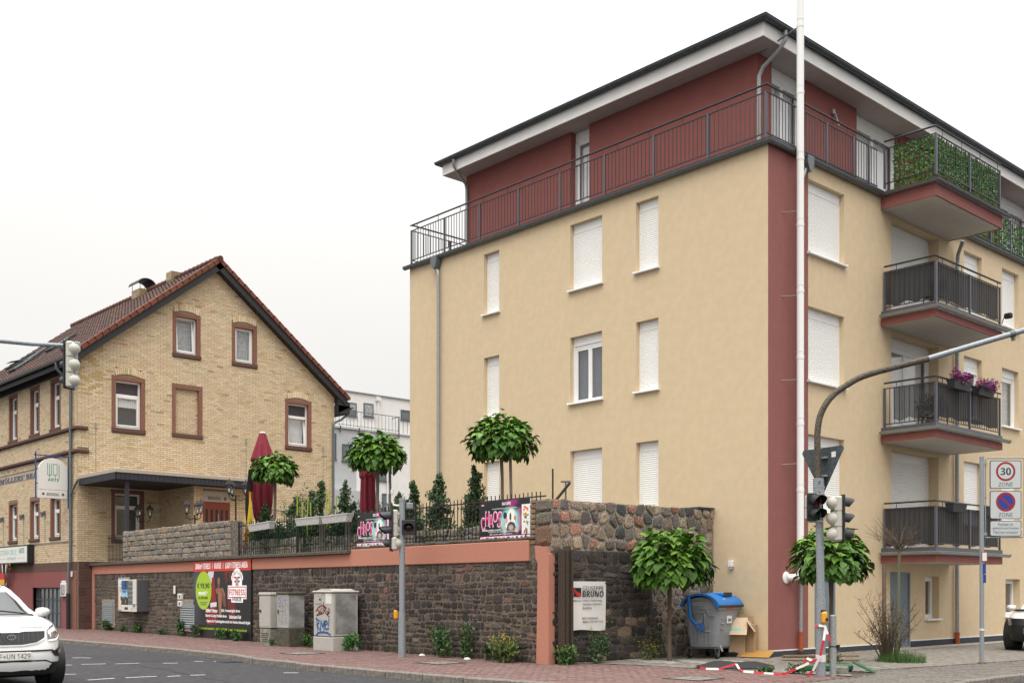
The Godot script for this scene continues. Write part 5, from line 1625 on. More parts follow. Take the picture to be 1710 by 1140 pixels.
func ball_tree(called: String, label: String, base: Vector3, trunk_h: float, cw: float, ch: float, leafs: int, shown: int, tr: float, size: float, lean := 0.0, grp := "ball-headed trees with large heart-shaped leaves") -> Node3D:
	# grafted ball tree: straight stem, flat dome of large drooping leaves
	var t := thing(called, label, "tree", at(base), grp)
	var top := V(lean, trunk_h, 0)
	part("trunk", M.new().tube([V(0, -0.05, 0), V(lean * 0.4, trunk_h * 0.4, 0.01), V(lean * 0.7, trunk_h * 0.75, -0.01), top], [tr * 1.15, tr, tr * 0.9, tr * 1.2], 9), "wood_grey" if base.y > 1.0 else "bark", t)
	var crown := M.new()
	for i in 11:
		var a := TAU * i / 11.0 + rf(-0.2, 0.2)
		var r := rf(0.45, 0.85)
		crown.tube([top - V(0, 0.05, 0), top + V(cos(a) * cw * 0.2 * r, ch * 0.3, sin(a) * cw * 0.2 * r), top + V(cos(a) * cw * 0.44 * r, ch * rf(0.2, 0.6), sin(a) * cw * 0.44 * r)], [tr * 0.5, tr * 0.3, tr * 0.12], 5)
	var cr := part("crown", crown, "bark", t)
	var cells := []
	var cam := Vector3(13.38, 1.42, 19.69) - base
	for i in leafs:
		# layered leaves over a dome that is flat below
		var u := rf(0, 1)
		var a := rf(0, TAU)
		var el := asin(lerpf(-0.62, 1.0, u))
		var rad := pow(rf(0.25, 1.0), 0.4) if i > leafs * 0.55 else rf(0.8, 1.13)
		var lump := 1.0 + 0.11 * sin(a * 3.0 + base.x * 5.0) + 0.08 * sin(a * 5.0 + el * 4.0)
		var d := V(cos(a) * cos(el), sin(el), sin(a) * cos(el))
		var p := top + V(d.x * cw * 0.44 * rad * lump, ch * 0.36 + d.y * ch * (0.58 if d.y > 0 else 0.5) * rad * lump, d.z * cw * 0.44 * rad * lump)
		var outw := V(d.x, 0, d.z).normalized()
		var tilt := lerpf(-0.9, 0.1, clampf(d.y * 0.9 + 0.3, 0, 1)) + rf(-0.55, 0.45)
		var dirn := (outw.rotated(Vector3.UP, rf(-0.7, 0.7)) * cos(tilt) + Vector3.UP * sin(tilt)).normalized()
		var nrm := (Vector3.UP * 1.0 + outw * 0.7 + V(rf(-0.3, 0.3), 0, rf(-0.3, 0.3))).normalized()
		var xx := dirn.cross(nrm).normalized()
		nrm = xx.cross(dirn).normalized()
		var g := rf(0.7, 1.3)
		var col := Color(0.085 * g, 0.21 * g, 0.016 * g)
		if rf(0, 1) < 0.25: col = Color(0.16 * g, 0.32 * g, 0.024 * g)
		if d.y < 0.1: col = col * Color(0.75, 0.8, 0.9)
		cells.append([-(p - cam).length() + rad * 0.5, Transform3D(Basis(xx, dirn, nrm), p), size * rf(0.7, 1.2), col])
	cells.sort_custom(func(q, w): return q[0] > w[0])
	var rest := M.new()
	for i in cells.size():
		var q = cells[i]
		if i < shown:
			var m := M.new()
			leaf_blade(m, Transform3D.IDENTITY, q[2], q[2] * 0.82, q[3], rf(0.1, 0.35))
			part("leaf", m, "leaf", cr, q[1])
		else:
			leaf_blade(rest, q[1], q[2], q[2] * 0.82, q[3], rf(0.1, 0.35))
	if rest.v.size(): tag(part("leaves", rest, "leaf", cr), "", "", "", "stuff")
	return t

func small_leaves(m: M, c: Vector3, r: Vector3, n: int, s: float, base: Color, upright := 0.3, shell := 0.5, thin := 0.45) -> M:
	for i in n:
		var d := V(rng.randfn(), rng.randfn(), rng.randfn()).normalized()
		var k := pow(rf(0, 1), shell)
		var p := c + d * r * k
		var dirn := (d * 0.8 + V(rf(-1, 1), rf(-0.6, 1) + upright, rf(-1, 1))).normalized()
		var nr := (Vector3.UP + d * 0.8 + V(rf(-0.6, 0.6), 0, rf(-0.6, 0.6))).normalized()
		var x := dirn.cross(nr).normalized()
		var l := s * rf(0.6, 1.3)
		var g := rf(0.6, 1.35)
		var col := Color(base.r * g * rf(0.85, 1.2), base.g * g, base.b * g)
		m.quad(p - dirn * l * 0.5, p + x * l * thin * 0.5, p + dirn * l * 0.5 + Vector3.DOWN * l * 0.1, p - x * l * thin * 0.5, col)
	return m

func cone_shrub(called: String, label: String, base: Vector3, h: float, w: float, n: int, col: Color, grp: String, gaps := 0.0) -> Node3D:
	# upright evergreen with uneven tiers
	var t := thing(called, label, "shrub", at(base), grp)
	part("stem", M.new().cone(V(0, -0.05, 0), V(0.02, h * 0.85, 0), 0.025, 0.008, 6), "bark", t)
	var m := M.new()
	var k := 13
	for i in k:
		var f := float(i) / (k - 1)
		var prof := sin(PI * clampf(0.16 + 0.84 * (1.0 - f), 0, 1)) * 0.35 + (1.0 - f) * 0.7
		var rr := w * 0.5 * prof * rf(0.75, 1.15)
		if gaps > 0 and absf(f - 0.55) < 0.12: rr *= 1.0 - gaps
		for q in 3:
			var a := rf(0, TAU)
			small_leaves(m, V(cos(a) * rr * 0.45, h * (0.06 + 0.92 * f) + rf(-0.05, 0.05), sin(a) * rr * 0.45), V(rr * 0.75, h * 0.075, rr * 0.75), int(n / (k * 3.0) * (1.6 - f)), 0.1, col, 0.5, 0.4)
	tag(part("foliage", m, "leaf", t), "", "", "", "stuff")
	return t

func parasol(label: String, base: Vector3, h: float, r: float, cat := "parasol") -> void:
	# closed parasol: pleated cloth hanging round the pole, tied near the bottom
	var t := thing("closed_parasol", label, cat, at(base), "closed dark red parasols on the terrace")
	part("pole", M.new().cone(V(0, 0, 0), V(0, h, 0), 0.035, 0.03, 10), "zinc_light", t)
	part("base_plate", M.new().bev(V(0, 0.04, 0), V(0.8, 0.08, 0.8), 0.02), "concrete", t)
	part("cap", M.new().lathe([Vector2(0.09, h - 0.05), Vector2(0.1, h), Vector2(0.05, h + 0.03), Vector2(0, h + 0.04)], Transform3D.IDENTITY, 12), "sign_white", t)
	var prof := [[h, 0.09], [h - 0.35, 0.2], [h - 0.72, r * 1.08], [h - 0.8, r * 1.1], [h - 0.86, r * 0.92], [h - 1.5, r * 0.98], [h - 2.0, r * 0.95], [h - 2.35, r * 0.8], [h - 2.6, r * 0.5], [h - 2.68, r * 0.42], [h - 2.85, r * 0.75], [h - 3.1, r * 0.95]]
	var m := M.new()
	var s := 64
	for i in prof.size() - 1:
		for k in s:
			var q := []
			for e in [[i, k], [i, k + 1], [i + 1, k + 1], [i + 1, k]]:
				var a: float = TAU * e[1] / s
				var amp := 0.02 + 0.13 * clampf((h - prof[e[0]][0] - 0.2) / 0.8, 0, 1)
				var f: float = prof[e[0]][1] * (1.0 + amp * sin(a * 9.0 + 0.6 * sin(e[0])) + amp * 0.5 * sin(a * 4.0 + e[0] * 0.5))
				q.append(V(cos(a) * f, prof[e[0]][0] + 0.03 * sin(a * 8.0) * (1 if e[0] > 1 else 0), sin(a) * f))
			m.quad(q[3], q[2], q[1], q[0])
	part("cloth", m, "parasol_red", t)
	part("tie", M.new().lathe([Vector2(r * 0.5, h - 2.7), Vector2(r * 0.53, h - 2.66), Vector2(r * 0.5, h - 2.62)], Transform3D.IDENTITY, 20), "parasol_red", t)

func lantern_post(label: String, base: Vector3, h: float, turn: float, sp := 0.26) -> void:
	var t := thing("lantern_post", label, "lamp", at(base, turn), "three-armed lantern posts on the terrace")
	part("pole", M.new().tube([V(0, 0, 0), V(0, h * 0.3, 0), V(0, h * 0.32, 0), V(0, h, 0)], [0.045, 0.04, 0.028, 0.025], 8).lathe([Vector2(0.1, 0), Vector2(0.09, 0.06), Vector2(0.05, 0.12), Vector2(0.045, 0.2)]), "black_matt", t)
	for i in 3:
		var a := TAU * i / 3.0
		var d := V(cos(a), 0, sin(a)) * sp
		part("arm", M.new().tube([V(0, h - 0.1, 0), d * 0.5 + V(0, h - 0.16, 0), d + V(0, h - 0.1, 0), d + V(0, h, 0)], 0.014, 6), "black_matt", t)
		var l := part("lantern", M.new().lathe([Vector2(0.02, 0), Vector2(0.05, 0.03), Vector2(0.055, 0.05)], at(d + V(0, h, 0)), 6, Color.WHITE, false).lathe([Vector2(0.13, 0.29), Vector2(0.12, 0.32), Vector2(0.075, 0.39), Vector2(0.03, 0.42), Vector2(0.02, 0.47), Vector2(0, 0.49)], at(d + V(0, h, 0)), 8, Color(5, 5, 5)), "black_matt", t)
		part("lantern_glass", M.new().lathe([Vector2(0.05, 0.05), Vector2(0.095, 0.29)], at(d + V(0, h, 0)), 6, Color.WHITE, false), "glass", l)
		var bars := M.new()
		for k in 6:
			var b := TAU * k / 6.0
			bars.cone(d + V(cos(b) * 0.052, h + 0.05, sin(b) * 0.052), d + V(cos(b) * 0.097, h + 0.29, sin(b) * 0.097), 0.006, 0.006, 4)
		part("lantern_bars", bars, "black_matt", l)
		part("bulb", M.new().lathe([Vector2(0.0, 0.06), Vector2(0.025, 0.08), Vector2(0.03, 0.16), Vector2(0.0, 0.2)], at(d + V(0, h, 0)), 8), "sign_white", l)

func W(x: float, y: float, z: float) -> Vector3: return WX * V(x, y, z)

func build_terrace() -> void:
	mk("fence_iron", Color(0.022, 0.02, 0.02), 0.6, 0.2)
	mk("fence_green", Color(0.012, 0.035, 0.022), 0.6, 0.1)
	mk("planter_white", Color(0.66, 0.65, 0.63), 0.6, 0, "mottle", "", 2.0)
	mk("parasol_red", Color(0.2, 0.016, 0.034), 0.85)
	mk("bamboo", Color(0.3, 0.38, 0.05), 0.6)
	mk("soil", Color(0.04, 0.028, 0.02), 1.0)
	# iron fence along the retaining wall
	var f := thing("iron_fence", "dark wrought iron bar fence standing on the retaining wall before the terrace", "fence", WX)
	var bar := M.new().box(V(0, 0.51, 0), V(0.015, 1.02, 0.015)).mesh()
	var x := -13.3
	part("rail", M.new().box2(V(-13.35, 3.24, -0.2), V(-0.1, 3.265, -0.165)).box2(V(-13.35, 2.5, -0.195), V(-0.36, 2.52, -0.17)), "fence_iron", f)
	while x < -0.12:
		part("bar", bar, "fence_green" if x < -6.9 else "fence_iron", f, Transform3D(Basis(V(0, 0, 1), rf(-0.006, 0.006)), V(x, 2.33 + rf(-0.015, 0.015), -0.18)))
		x += 0.128
	for q in [-13.3, -9.9, -6.9, -4.5]: part("post", M.new().box(V(0, 0.52, 0), V(0.035, 1.06, 0.035)), "fence_iron", f, at(V(q, 2.32, -0.18)))
	for q in [[-3.2, 0.5], [-0.5, 0.45]]: part("brace", M.new().tube([V(q[0] - 0.2, 2.35, -0.1), V(q[0], 2.8, -0.17), V(q[0] + 0.15, 3.2, -0.18)], 0.014, 5), "fence_iron", f)
	var f2 := thing("iron_fence", "short piece of iron bar fence between the inn wall and the stone parapet", "fence", WX)
	x = -23.6
	while x < -21.85:
		part("bar", bar, "fence_iron", f2, at(V(x, 2.36, -0.15)))
		x += 0.135
	part("rail", M.new().box2(V(-23.65, 3.26, -0.17), V(-21.85, 3.285, -0.135)).box2(V(-23.65, 2.5, -0.165), V(-21.85, 2.52, -0.14)), "fence_iron", f2)
	# white flower troughs hung on the fence
	var lab := ["white trough hung on the fence in front of the flag", "white trough hung on the fence between the small ball tree and another trough", "white trough hung on the fence nearest the left circus poster"]
	for i in 3:
		var q = [[-12.3, -11.03, 3.06], [-9.63, -8.4, 3.08], [-8.3, -7.08, 3.08]][i]
		var w: float = q[1] - q[0]
		var t := thing("hanging_trough", lab[i], "planter", WX * at(V((q[0] + q[1]) / 2, q[2], -0.05)), "white troughs hung on the fence")
		t.rotation.z += [0.035, 0.0, 0.01][i]
		var m := M.new()
		var c := [V(-w / 2 + 0.05, 0, -0.07), V(w / 2 - 0.05, 0, -0.07), V(w / 2 - 0.05, 0, 0.07), V(-w / 2 + 0.05, 0, 0.07)]
		var d := [V(-w / 2, 0.18, -0.1), V(w / 2, 0.18, -0.1), V(w / 2, 0.18, 0.1), V(-w / 2, 0.18, 0.1)]
		for k in 4: m.quad(c[(k + 1) % 4], c[k], d[k], d[(k + 1) % 4])
		m.quad(c[0], c[1], c[2], c[3])
		ring(m, 0.01, 0.01, 0.002, 0, 0.002)
		part("trough", m, "planter_white", t)
		part("rim", M.new().bev(V(0, 0.18, 0.1), V(w + 0.02, 0.025, 0.02), 0.006).bev(V(0, 0.18, -0.1), V(w + 0.02, 0.025, 0.02), 0.006).bev(V(-w / 2, 0.18, 0), V(0.02, 0.025, 0.2), 0.006).bev(V(w / 2, 0.18, 0), V(0.02, 0.025, 0.2), 0.006), "planter_white", t)
		part("soil", M.new().box(V(0, 0.15, 0), V(w - 0.03, 0.01, 0.17)), "soil", t)
		for k in 3: part("hook", M.new().tube([V(-w * 0.35 + k * w * 0.42, 0.12, -0.1), V(-w * 0.35 + k * w * 0.42, 0.24, -0.1), V(-w * 0.35 + k * w * 0.42, 0.26, -0.13), V(-w * 0.35 + k * w * 0.42, 0.22, -0.15)], 0.009, 5), "planter_white", t)
	# trees and shrubs
	ball_tree("ball_tree", "ball-headed tree on the terrace between the first parasol and the troughs", W(-11.95, 2.35, -0.6), 2.1, 1.2, 0.76, 1000, 0, 0.045, 0.155)
	ball_tree("ball_tree", "ball-headed tree on the terrace in front of the second parasol and the white building", W(-6.72, 2.35, -0.6), 2.0, 1.36, 0.84, 1150, 0, 0.045, 0.165)
	ball_tree("ball_tree", "ball-headed tree on the terrace above the right circus poster", W(-2.13, 2.35, -0.8), 1.92, 1.42, 0.86, 1150, 300, 0.036, 0.165, -0.08)
	for q in [[-1.95, 0.0, 2.5, 0.032, "grey stake with a rope beside the ball tree above the circus poster"], [-6.5, 0.1, 2.3, 0.03, "thin stake behind the ball tree in front of the second parasol"]]:
		var st := thing("tree_stake", q[4], "stake", WX * at(V(q[0], 2.3, -0.8)))
		part("stake", M.new().cone(V(0.1, 0, 0), V(0.02, q[2], 0), q[3], q[3], 7), "wood_grey", st)
		if q[0] > -2: part("rope", M.new().tube([V(0.1, 0.85, 0.02), V(0.0, 0.7, 0.05), V(-0.1, 0.5, 0.03), V(-0.2, 0.35, 0.03), V(0.0, 0.3, 0.05), V(0.1, 0.5, 0.05)], 0.01, 4), "bark", st)
	var dk := Color(0.06, 0.12, 0.042)
	var g1 := "clipped evergreen columns behind the fence"
	cone_shrub("column_shrub", "slim evergreen column behind the fence beside the signal pole", W(-5.17, 2.3, -0.55), 1.6, 0.85, 2500, dk, g1)
	cone_shrub("column_shrub", "evergreen column behind the fence in front of the downpipe", W(-4.18, 2.3, -0.6), 1.66, 1.0, 2900, dk, g1)
	cone_shrub("column_shrub", "bushy evergreen column behind the fence left of the right circus poster", W(-2.93, 2.3, -0.65), 1.72, 0.85, 2900, dk, g1)
	var g2 := "shrubs in the terrace bed before the inn"
	for q in [[-9.92, -0.9, 1.95, 1.0, "two-tiered evergreen shrub in front of the inn's right corner", 0.8], [-8.7, -0.9, 1.85, 0.85, "two-tiered evergreen shrub before the white building's grey wall", 0.75], [-11.3, -0.9, 1.6, 1.1, "dark rounded shrub between small ball tree and bamboo canes", 0.2], [-12.6, -0.7, 1.5, 1.1, "dark shrub at the foot of the first parasol", 0.0], [-6.1, -0.8, 1.4, 0.8, "small evergreen shrub right of the second parasol", 0.2], [-10.75, -1.1, 1.75, 1.2, "broad dark shrub right of the small ball tree", 0.1], [-9.3, -1.2, 1.45, 1.2, "low broad shrub between the two-tiered shrubs", 0.0], [-8.1, -0.8, 1.3, 0.9, "low shrub left of the second parasol", 0.0]]:
		cone_shrub("terrace_shrub", q[4], W(q[0], 2.3, q[1]), q[2], q[3], 1900, Color(0.062, 0.125, 0.04), g2, q[5])
	for q in [[-11.2, -1.3, 2.1, "wispy silvery olive shrub before the inn wall"], [-8.1, -1.3, 1.6, "silvery olive shrub left of the second parasol"], [-6.6, -1.3, 1.5, "silvery olive shrub between second parasol and signal pole"]]:
		var t := thing("olive_shrub", q[3], "shrub", WX * at(V(q[0], 2.3, q[1])), "silvery shrubs in the terrace bed")
		part("stem", M.new().cone(V(0, 0, 0), V(0.05, q[2] * 0.8, 0), 0.025, 0.008, 6), "bark", t)
		var m := M.new()
		for k in 60:
			var a := rf(0, TAU)
			var r := rf(0.0, 0.75)
			small_leaves(m, V(cos(a) * r, q[2] * rf(0.25, 1.0 - r * 0.35), sin(a) * r), V(0.12, 0.2, 0.12), 42, 0.085, Color(0.19, 0.235, 0.13), 0.8, 0.6, 0.25)
		tag(part("foliage", m, "leaf", t), "", "", "", "stuff")
	var hd := thing("ivy_hedge", "dark green hedge behind the left half of the fence", "hedge", WX)
	var hm := M.new()
	for i in 64:
		small_leaves(hm, V(-13.2 + i * 0.102, 2.78 + rf(-0.15, 0.2), -0.42 + rf(-0.1, 0.05)), V(0.2, 0.42, 0.14), 190, 0.075, Color(0.03, 0.085, 0.026), 0.1, 0.5, 0.7)
	tag(part("foliage", hm, "leaf", hd), "", "", "", "stuff")
	part("stems", M.new().box2(V(-13.3, 2.3, -0.52), V(-6.8, 3.0, -0.46), Color(0.2, 0.4, 0.2)), "soil", hd)
	var lb := ['rising tallest above the middle white trough', 'second from the left above the middle trough', 'third from the left above the middle trough', 'rightmost above the middle white trough', 'leftmost above the right white trough', 'tallest above the right white trough', 'rightmost above the right white trough']
	var ci := -1
	for q in [[-10.2, 1.0], [-9.93, 0.75], [-9.68, 0.85], [-9.5, 0.7], [-8.7, 0.9], [-8.58, 0.95], [-8.2, 0.8]]:
		ci += 1
		var t := thing("bamboo_cane", "yellow-green bamboo cane %s" % lb[ci], "cane", WX * at(V(q[0], 2.7, -0.35)), "bamboo canes behind the troughs")
		part("cane", M.new().tube([V(0, 0, 0), V(rf(-0.02, 0.02), q[1] * 0.5, 0), V(rf(-0.03, 0.03), q[1] + 0.3, 0)], 0.017, 6), "bamboo", t)
	for q in [[-8.85, 0.62], [-7.6, 0.5]]:
		var t := thing("weathered_board", "weathered grey board leaning behind the fence under the right trough" if q[0] < -8.5 else "short weathered board behind the fence beside the left circus poster", "board", WX * at(V(q[0], 2.35, -0.32)))
		part("board", M.new().bev(V(0, 0.4, 0), V(0.3, q[1] + 0.2, 0.03), 0.005), "wood_grey", t)
	parasol("closed dark red parasol on the terrace in front of the inn wall", W(-13.07, 2.35, -0.8), 3.6, 0.29)
	parasol("closed dark red parasol on the terrace in front of the white building", W(-7.77, 2.35, -1.0), 2.75, 0.19)
	lantern_post("three-armed lantern post left of the porch under the canopy", WX * V(-17.93, 2.35, -0.9), 1.5, 0.3)
	lantern_post("three-armed lantern post beside the canopy post", WX * V(-22.6, 2.35, -1.0), 1.65, 1.3)
	lantern_post("three-armed lantern post in front of the porch next to the flag", WX * V(-15.2, 2.35, -1.0), 1.95, 0.9, 0.3)
	# flag
	var fl := thing("german_flag", "black, red and gold flag hanging limp from a pole behind the fence", "flag", WX * at(V(-13.0, 2.35, -0.35)))
	part("pole", M.new().cone(V(0.12, -0.2, 0), V(0.1, 2.6, 0), 0.014, 0.012, 6), "fence_iron", fl)
	var fm := M.new()
	var fn := 15
	var fr := 22
	for k in fn:
		for r in fr:
			var q := []
			for e in [[k, r + 1], [k + 1, r + 1], [k + 1, r], [k, r]]:
				var u: float = e[0] / float(fn)
				var v: float = e[1] / float(fr)
				var wd := 0.1 + 0.26 * sin(clampf(v * 1.25, 0, 1) * PI * 0.62) * (1.0 - 0.5 * maxf(0.0, v - 0.7) / 0.3)
				q.append(V(0.1 - v * 0.34 + (u - 0.3) * wd, 2.5 - v * 2.15 - u * 0.25 * v, 0.07 * sin(u * 7.0 + v * 5.0)))
			var s := float(k) / fn + (0.18 - 0.42 * float(r) / fr)
			var col := Color(0.012, 0.012, 0.014) if s < 0.22 else (Color(0.42, 0.025, 0.018) if s < 0.48 else Color(0.66, 0.45, 0.015))
			if r < 6: col = Color(0.012, 0.012, 0.014)
			fm.quad(q[0], q[1], q[2], q[3], col)
	part("cloth", fm, "petal", fl)
	# garden tools behind the side wall
	var t1 := thing("steel_rod", "tall thin steel rod standing behind the rubble wall corner", "rod", at(V(-1.96, 2.35, 4.45)))
	part("rod", M.new().cone(Vector3.ZERO, V(0, 1.45, 0), 0.018, 0.018, 6), "fence_iron", t1)
	var t2 := thing("spade_handle", "wooden T-handle of a tool standing behind the rubble wall corner", "tool", at(V(-1.85, 2.35, 4.2), 0.7))
	part("shaft", M.new().cone(Vector3.ZERO, V(0, 1.2, 0), 0.02, 0.018, 8), "wood_grey", t2)
	part("grip", M.new().bev(V(0, 1.21, 0), V(0.2, 0.04, 0.04), 0.012), "wood_grey", t2)
	var t3 := thing("black_pole", "black pole leaning behind the rubble wall corner", "pole", at(V(-1.85, 2.35, 4.3)))
	part("pole", M.new().tube([V(-0.25, 0.5, 0.3), V(0.12, 1.18, -0.1)], 0.028, 8), "black", t3)
	var t4 := thing("black_sack", "black plastic sheet bunched behind the fence beside the right circus poster", "plastic sheet", WX * at(V(-0.28, 2.9, -0.28)))
	part("sheet", M.new().bev(V(0, 0, 0), V(0.42, 0.3, 0.06), 0.02).tri(V(0.1, -0.1, 0.03), V(0.2, -0.15, 0.05), V(0.0, -0.75, 0.04)), "black", t4)
	# white building far behind
	var wb := thing("white_building", "white and grey modern apartment building far behind the terrace", "building", at(V(-44, 0, -18)))
	var bx := Transform3D(ry(PI / 2), Vector3.ZERO)    # x runs to the right (world -z), z faces +x
	mk("white_render", Color(0.77, 0.755, 0.735), 0.9, 0, "stain", "", 0.2)
	mk("grey_render", Color(0.46, 0.475, 0.485), 0.9, 0, "stain", "", 0.2)
	mk("dark_frame", Color(0.09, 0.1, 0.12), 0.5)
	mk("far_glass", Color(0.12, 0.15, 0.165), 0.15)
	part("wall", M.new().box2(V(-12, 0, -14), V(0, 11.5, 12)), "white_render", wb)
	part("grey_wall_panel", M.new().box2(V(-0.5, 7.6, -1.92), V(0.03, 11.45, 6)).box2(V(-0.5, 0, -1.95), V(0.9, 7.55, 6)), "grey_render", wb)
	part("top_floor_wall", M.new().box2(V(-11, 11.5, -14), V(-0.6, 13.92, 12)), "white_render", wb)
	part("roof_edge", M.new().box2(V(-11.1, 13.92, -14.1), V(-0.5, 13.98, 12)), "zinc_light", wb)
	part("terrace_edge", M.new().box2(V(-0.6, 11.45, -5.2), V(0.15, 11.56, 12)).box2(V(-0.6, 11.45, -14), V(0.1, 11.53, -5.2)), "grey_render", wb)
	for q in [[1.6, 12.4, 0.75, 0.85, -0.6], [2.9, 12.5, 0.75, 0.85, -0.6], [5.85, 12.6, 0.75, 0.65, -0.6], [0.85, 9.44, 0.8, 1.05, 0.03], [3.55, 8.4, 0.85, 0.7, 0.0], [3.9, 6.6, 0.85, 1.0, 0.0], [0.0, 9.5, 0.4, 1.6, 0.03], [3.8, 3.6, 0.85, 1.2, 0.0], [6.5, 9.4, 0.9, 1.1, 0.0]]:
		var o := part("window", ring(M.new(), q[2], q[3], 0.07, 0, 0.05, 0, q[3] / 2), "dark_frame", wb, bx * at(V(q[0] + q[2] / 2, q[1], q[4] + 0.005)))
		part("pane", M.new().box(V(0, q[3] / 2, 0.015), V(q[2] - 0.1, q[3] - 0.1, 0.01)), "far_glass", o)
		if q[1] > 12 and q[0] < 4: part("roller_shutter", slats(q[2] - 0.12, q[3] * (0.45 if q[0] < 2 else 0.08), q[3] - 0.06, 0.08), "curtain", o, at(V(0, 0, 0.04)))
		part("sill", M.new().box(V(0, -0.03, 0.04), V(q[2] + 0.1, 0.05, 0.1)), "dark_frame", o)
	part("downpipe", M.new().cone(bx * V(4.0, 11.6, -0.52), bx * V(4.0, 13.6, -0.52), 0.06, 0.06, 8).box(bx * V(4.0, 13.7, -0.52), V(0.2, 0.25, 0.3)).cone(bx * V(4.3, 0, 0.06), bx * V(4.3, 11.4, 0.06), 0.06, 0.06, 8), "white_render", wb)
	var rl := part("railing", M.new().box2(V(0.08, 12.58, -5.2), V(0.12, 12.62, 12)).box2(V(0.08, 11.68, -5.2), V(0.12, 11.71, 12)).box2(V(-3.0, 12.58, -5.22), V(0.12, 12.62, -5.18)), "zinc", wb)
	var zz := -5.2
	while zz < 1.2:
		part("baluster", M.new().box2(V(0.09, 11.55, zz), V(0.11, 12.6, zz + 0.015)), "zinc", rl)
		zz += 0.27
	for q in [-5.2, -3.5, -2.1, -0.7]: part("post", M.new().box2(V(0.1, 11.2, q), V(0.15, 12.6 if q < -5 else 11.6, q + 0.07)), "dark_frame", rl)
	for i in 10: part("baluster", M.new().box2(V(0.0, 11.6, -5.6 - i * 0.35), V(0.03, 12.6, -5.58 - i * 0.35)), "zinc", rl)
	part("railing", M.new().box2(V(0.0, 12.58, -9), V(0.04, 12.62, -5.2)), "zinc", wb)

func ell(im: Image, cx: float, cy: float, rx: float, ry_: float, col: Color, soft := 0.0) -> void:
	for y in range(maxi(0, int(cy - ry_)), mini(im.get_height(), int(cy + ry_) + 1)):
		for x in range(maxi(0, int(cx - rx)), mini(im.get_width(), int(cx + rx) + 1)):
			var d := sqrt(pow((x - cx) / rx, 2) + pow((y - cy) / ry_, 2))
			if d < 1.0:
				var a := col.a * (clampf((1.0 - d) / soft, 0, 1) if soft > 0 else 1.0)
				im.set_pixel(x, y, im.get_pixel(x, y).lerp(Color(col, 1.0), a))

func pol(im: Image, pts: Array, col: Color) -> void:
	var p := PackedVector2Array(pts)
	var lo := p[0]
	var hi := p[0]
	for q in p:
		lo = lo.min(q); hi = hi.max(q)
	for y in range(maxi(0, int(lo.y)), mini(im.get_height(), int(hi.y) + 1)):
		for x in range(maxi(0, int(lo.x)), mini(im.get_width(), int(hi.x) + 1)):
			if Geometry2D.is_point_in_polygon(Vector2(x + 0.5, y + 0.5), p): im.set_pixel(x, y, im.get_pixel(x, y).lerp(Color(col, 1.0), col.a))

func printed(called: String, im: Image, rough := 0.5) -> void:
	var m := StandardMaterial3D.new()
	m.resource_name = called
	m.albedo_texture = ImageTexture.create_from_image(im)
	m.roughness = rough
	mt[called] = m

func sheet(w: float, h: float, z := 0.0) -> M:
	return M.new().quad(V(-w / 2, -h / 2, z), V(w / 2, -h / 2, z), V(w / 2, h / 2, z), V(-w / 2, h / 2, z))

func stroke(m: M, pts: Array, w: float, z: float, col := Color.WHITE) -> M:
	# flat painted line
	for i in pts.size() - 1:
		var a: Vector2 = pts[i]
		var b: Vector2 = pts[i + 1]
		var d := (b - a).normalized() * w * 0.35
		a -= d; b += d
		var s := Vector2(-d.y, d.x).normalized() * w * 0.5
		m.quad(V(a.x - s.x, a.y - s.y, z), V(b.x - s.x, b.y - s.y, z), V(b.x + s.x, b.y + s.y, z), V(a.x + s.x, a.y + s.y, z), col)
	return m

func arc(c: Vector2, r: Vector2, a0: float, a1: float, n := 14) -> Array:
	var o := []
	for i in n + 1:
		var a := lerpf(a0, a1, float(i) / n)
		o.append(c + Vector2(cos(a) * r.x, sin(a) * r.y))
	return o

func disc(m: M, c: Vector3, r0: float, r1: float, col := Color.WHITE, n := 40) -> M:
	for i in n:
		var a := TAU * i / n
		var b := TAU * (i + 1) / n
		m.quad(c + V(cos(a) * r0, sin(a) * r0, 0), c + V(cos(a) * r1, sin(a) * r1, 0), c + V(cos(b) * r1, sin(b) * r1, 0), c + V(cos(b) * r0, sin(b) * r0, 0), col)
	return m

func round_rect(w: float, h: float, r: float) -> PackedVector2Array:
	var p := PackedVector2Array()
	for k in 4:
		var c := Vector2((w / 2 - r) * (1 if k in [0, 3] else -1), (h / 2 - r) * (1 if k < 2 else -1))
		for i in 5:
			var a := PI / 2 * (k + i / 4.0)
			p.append(c + Vector2(cos(a), sin(a)) * r)
	return p

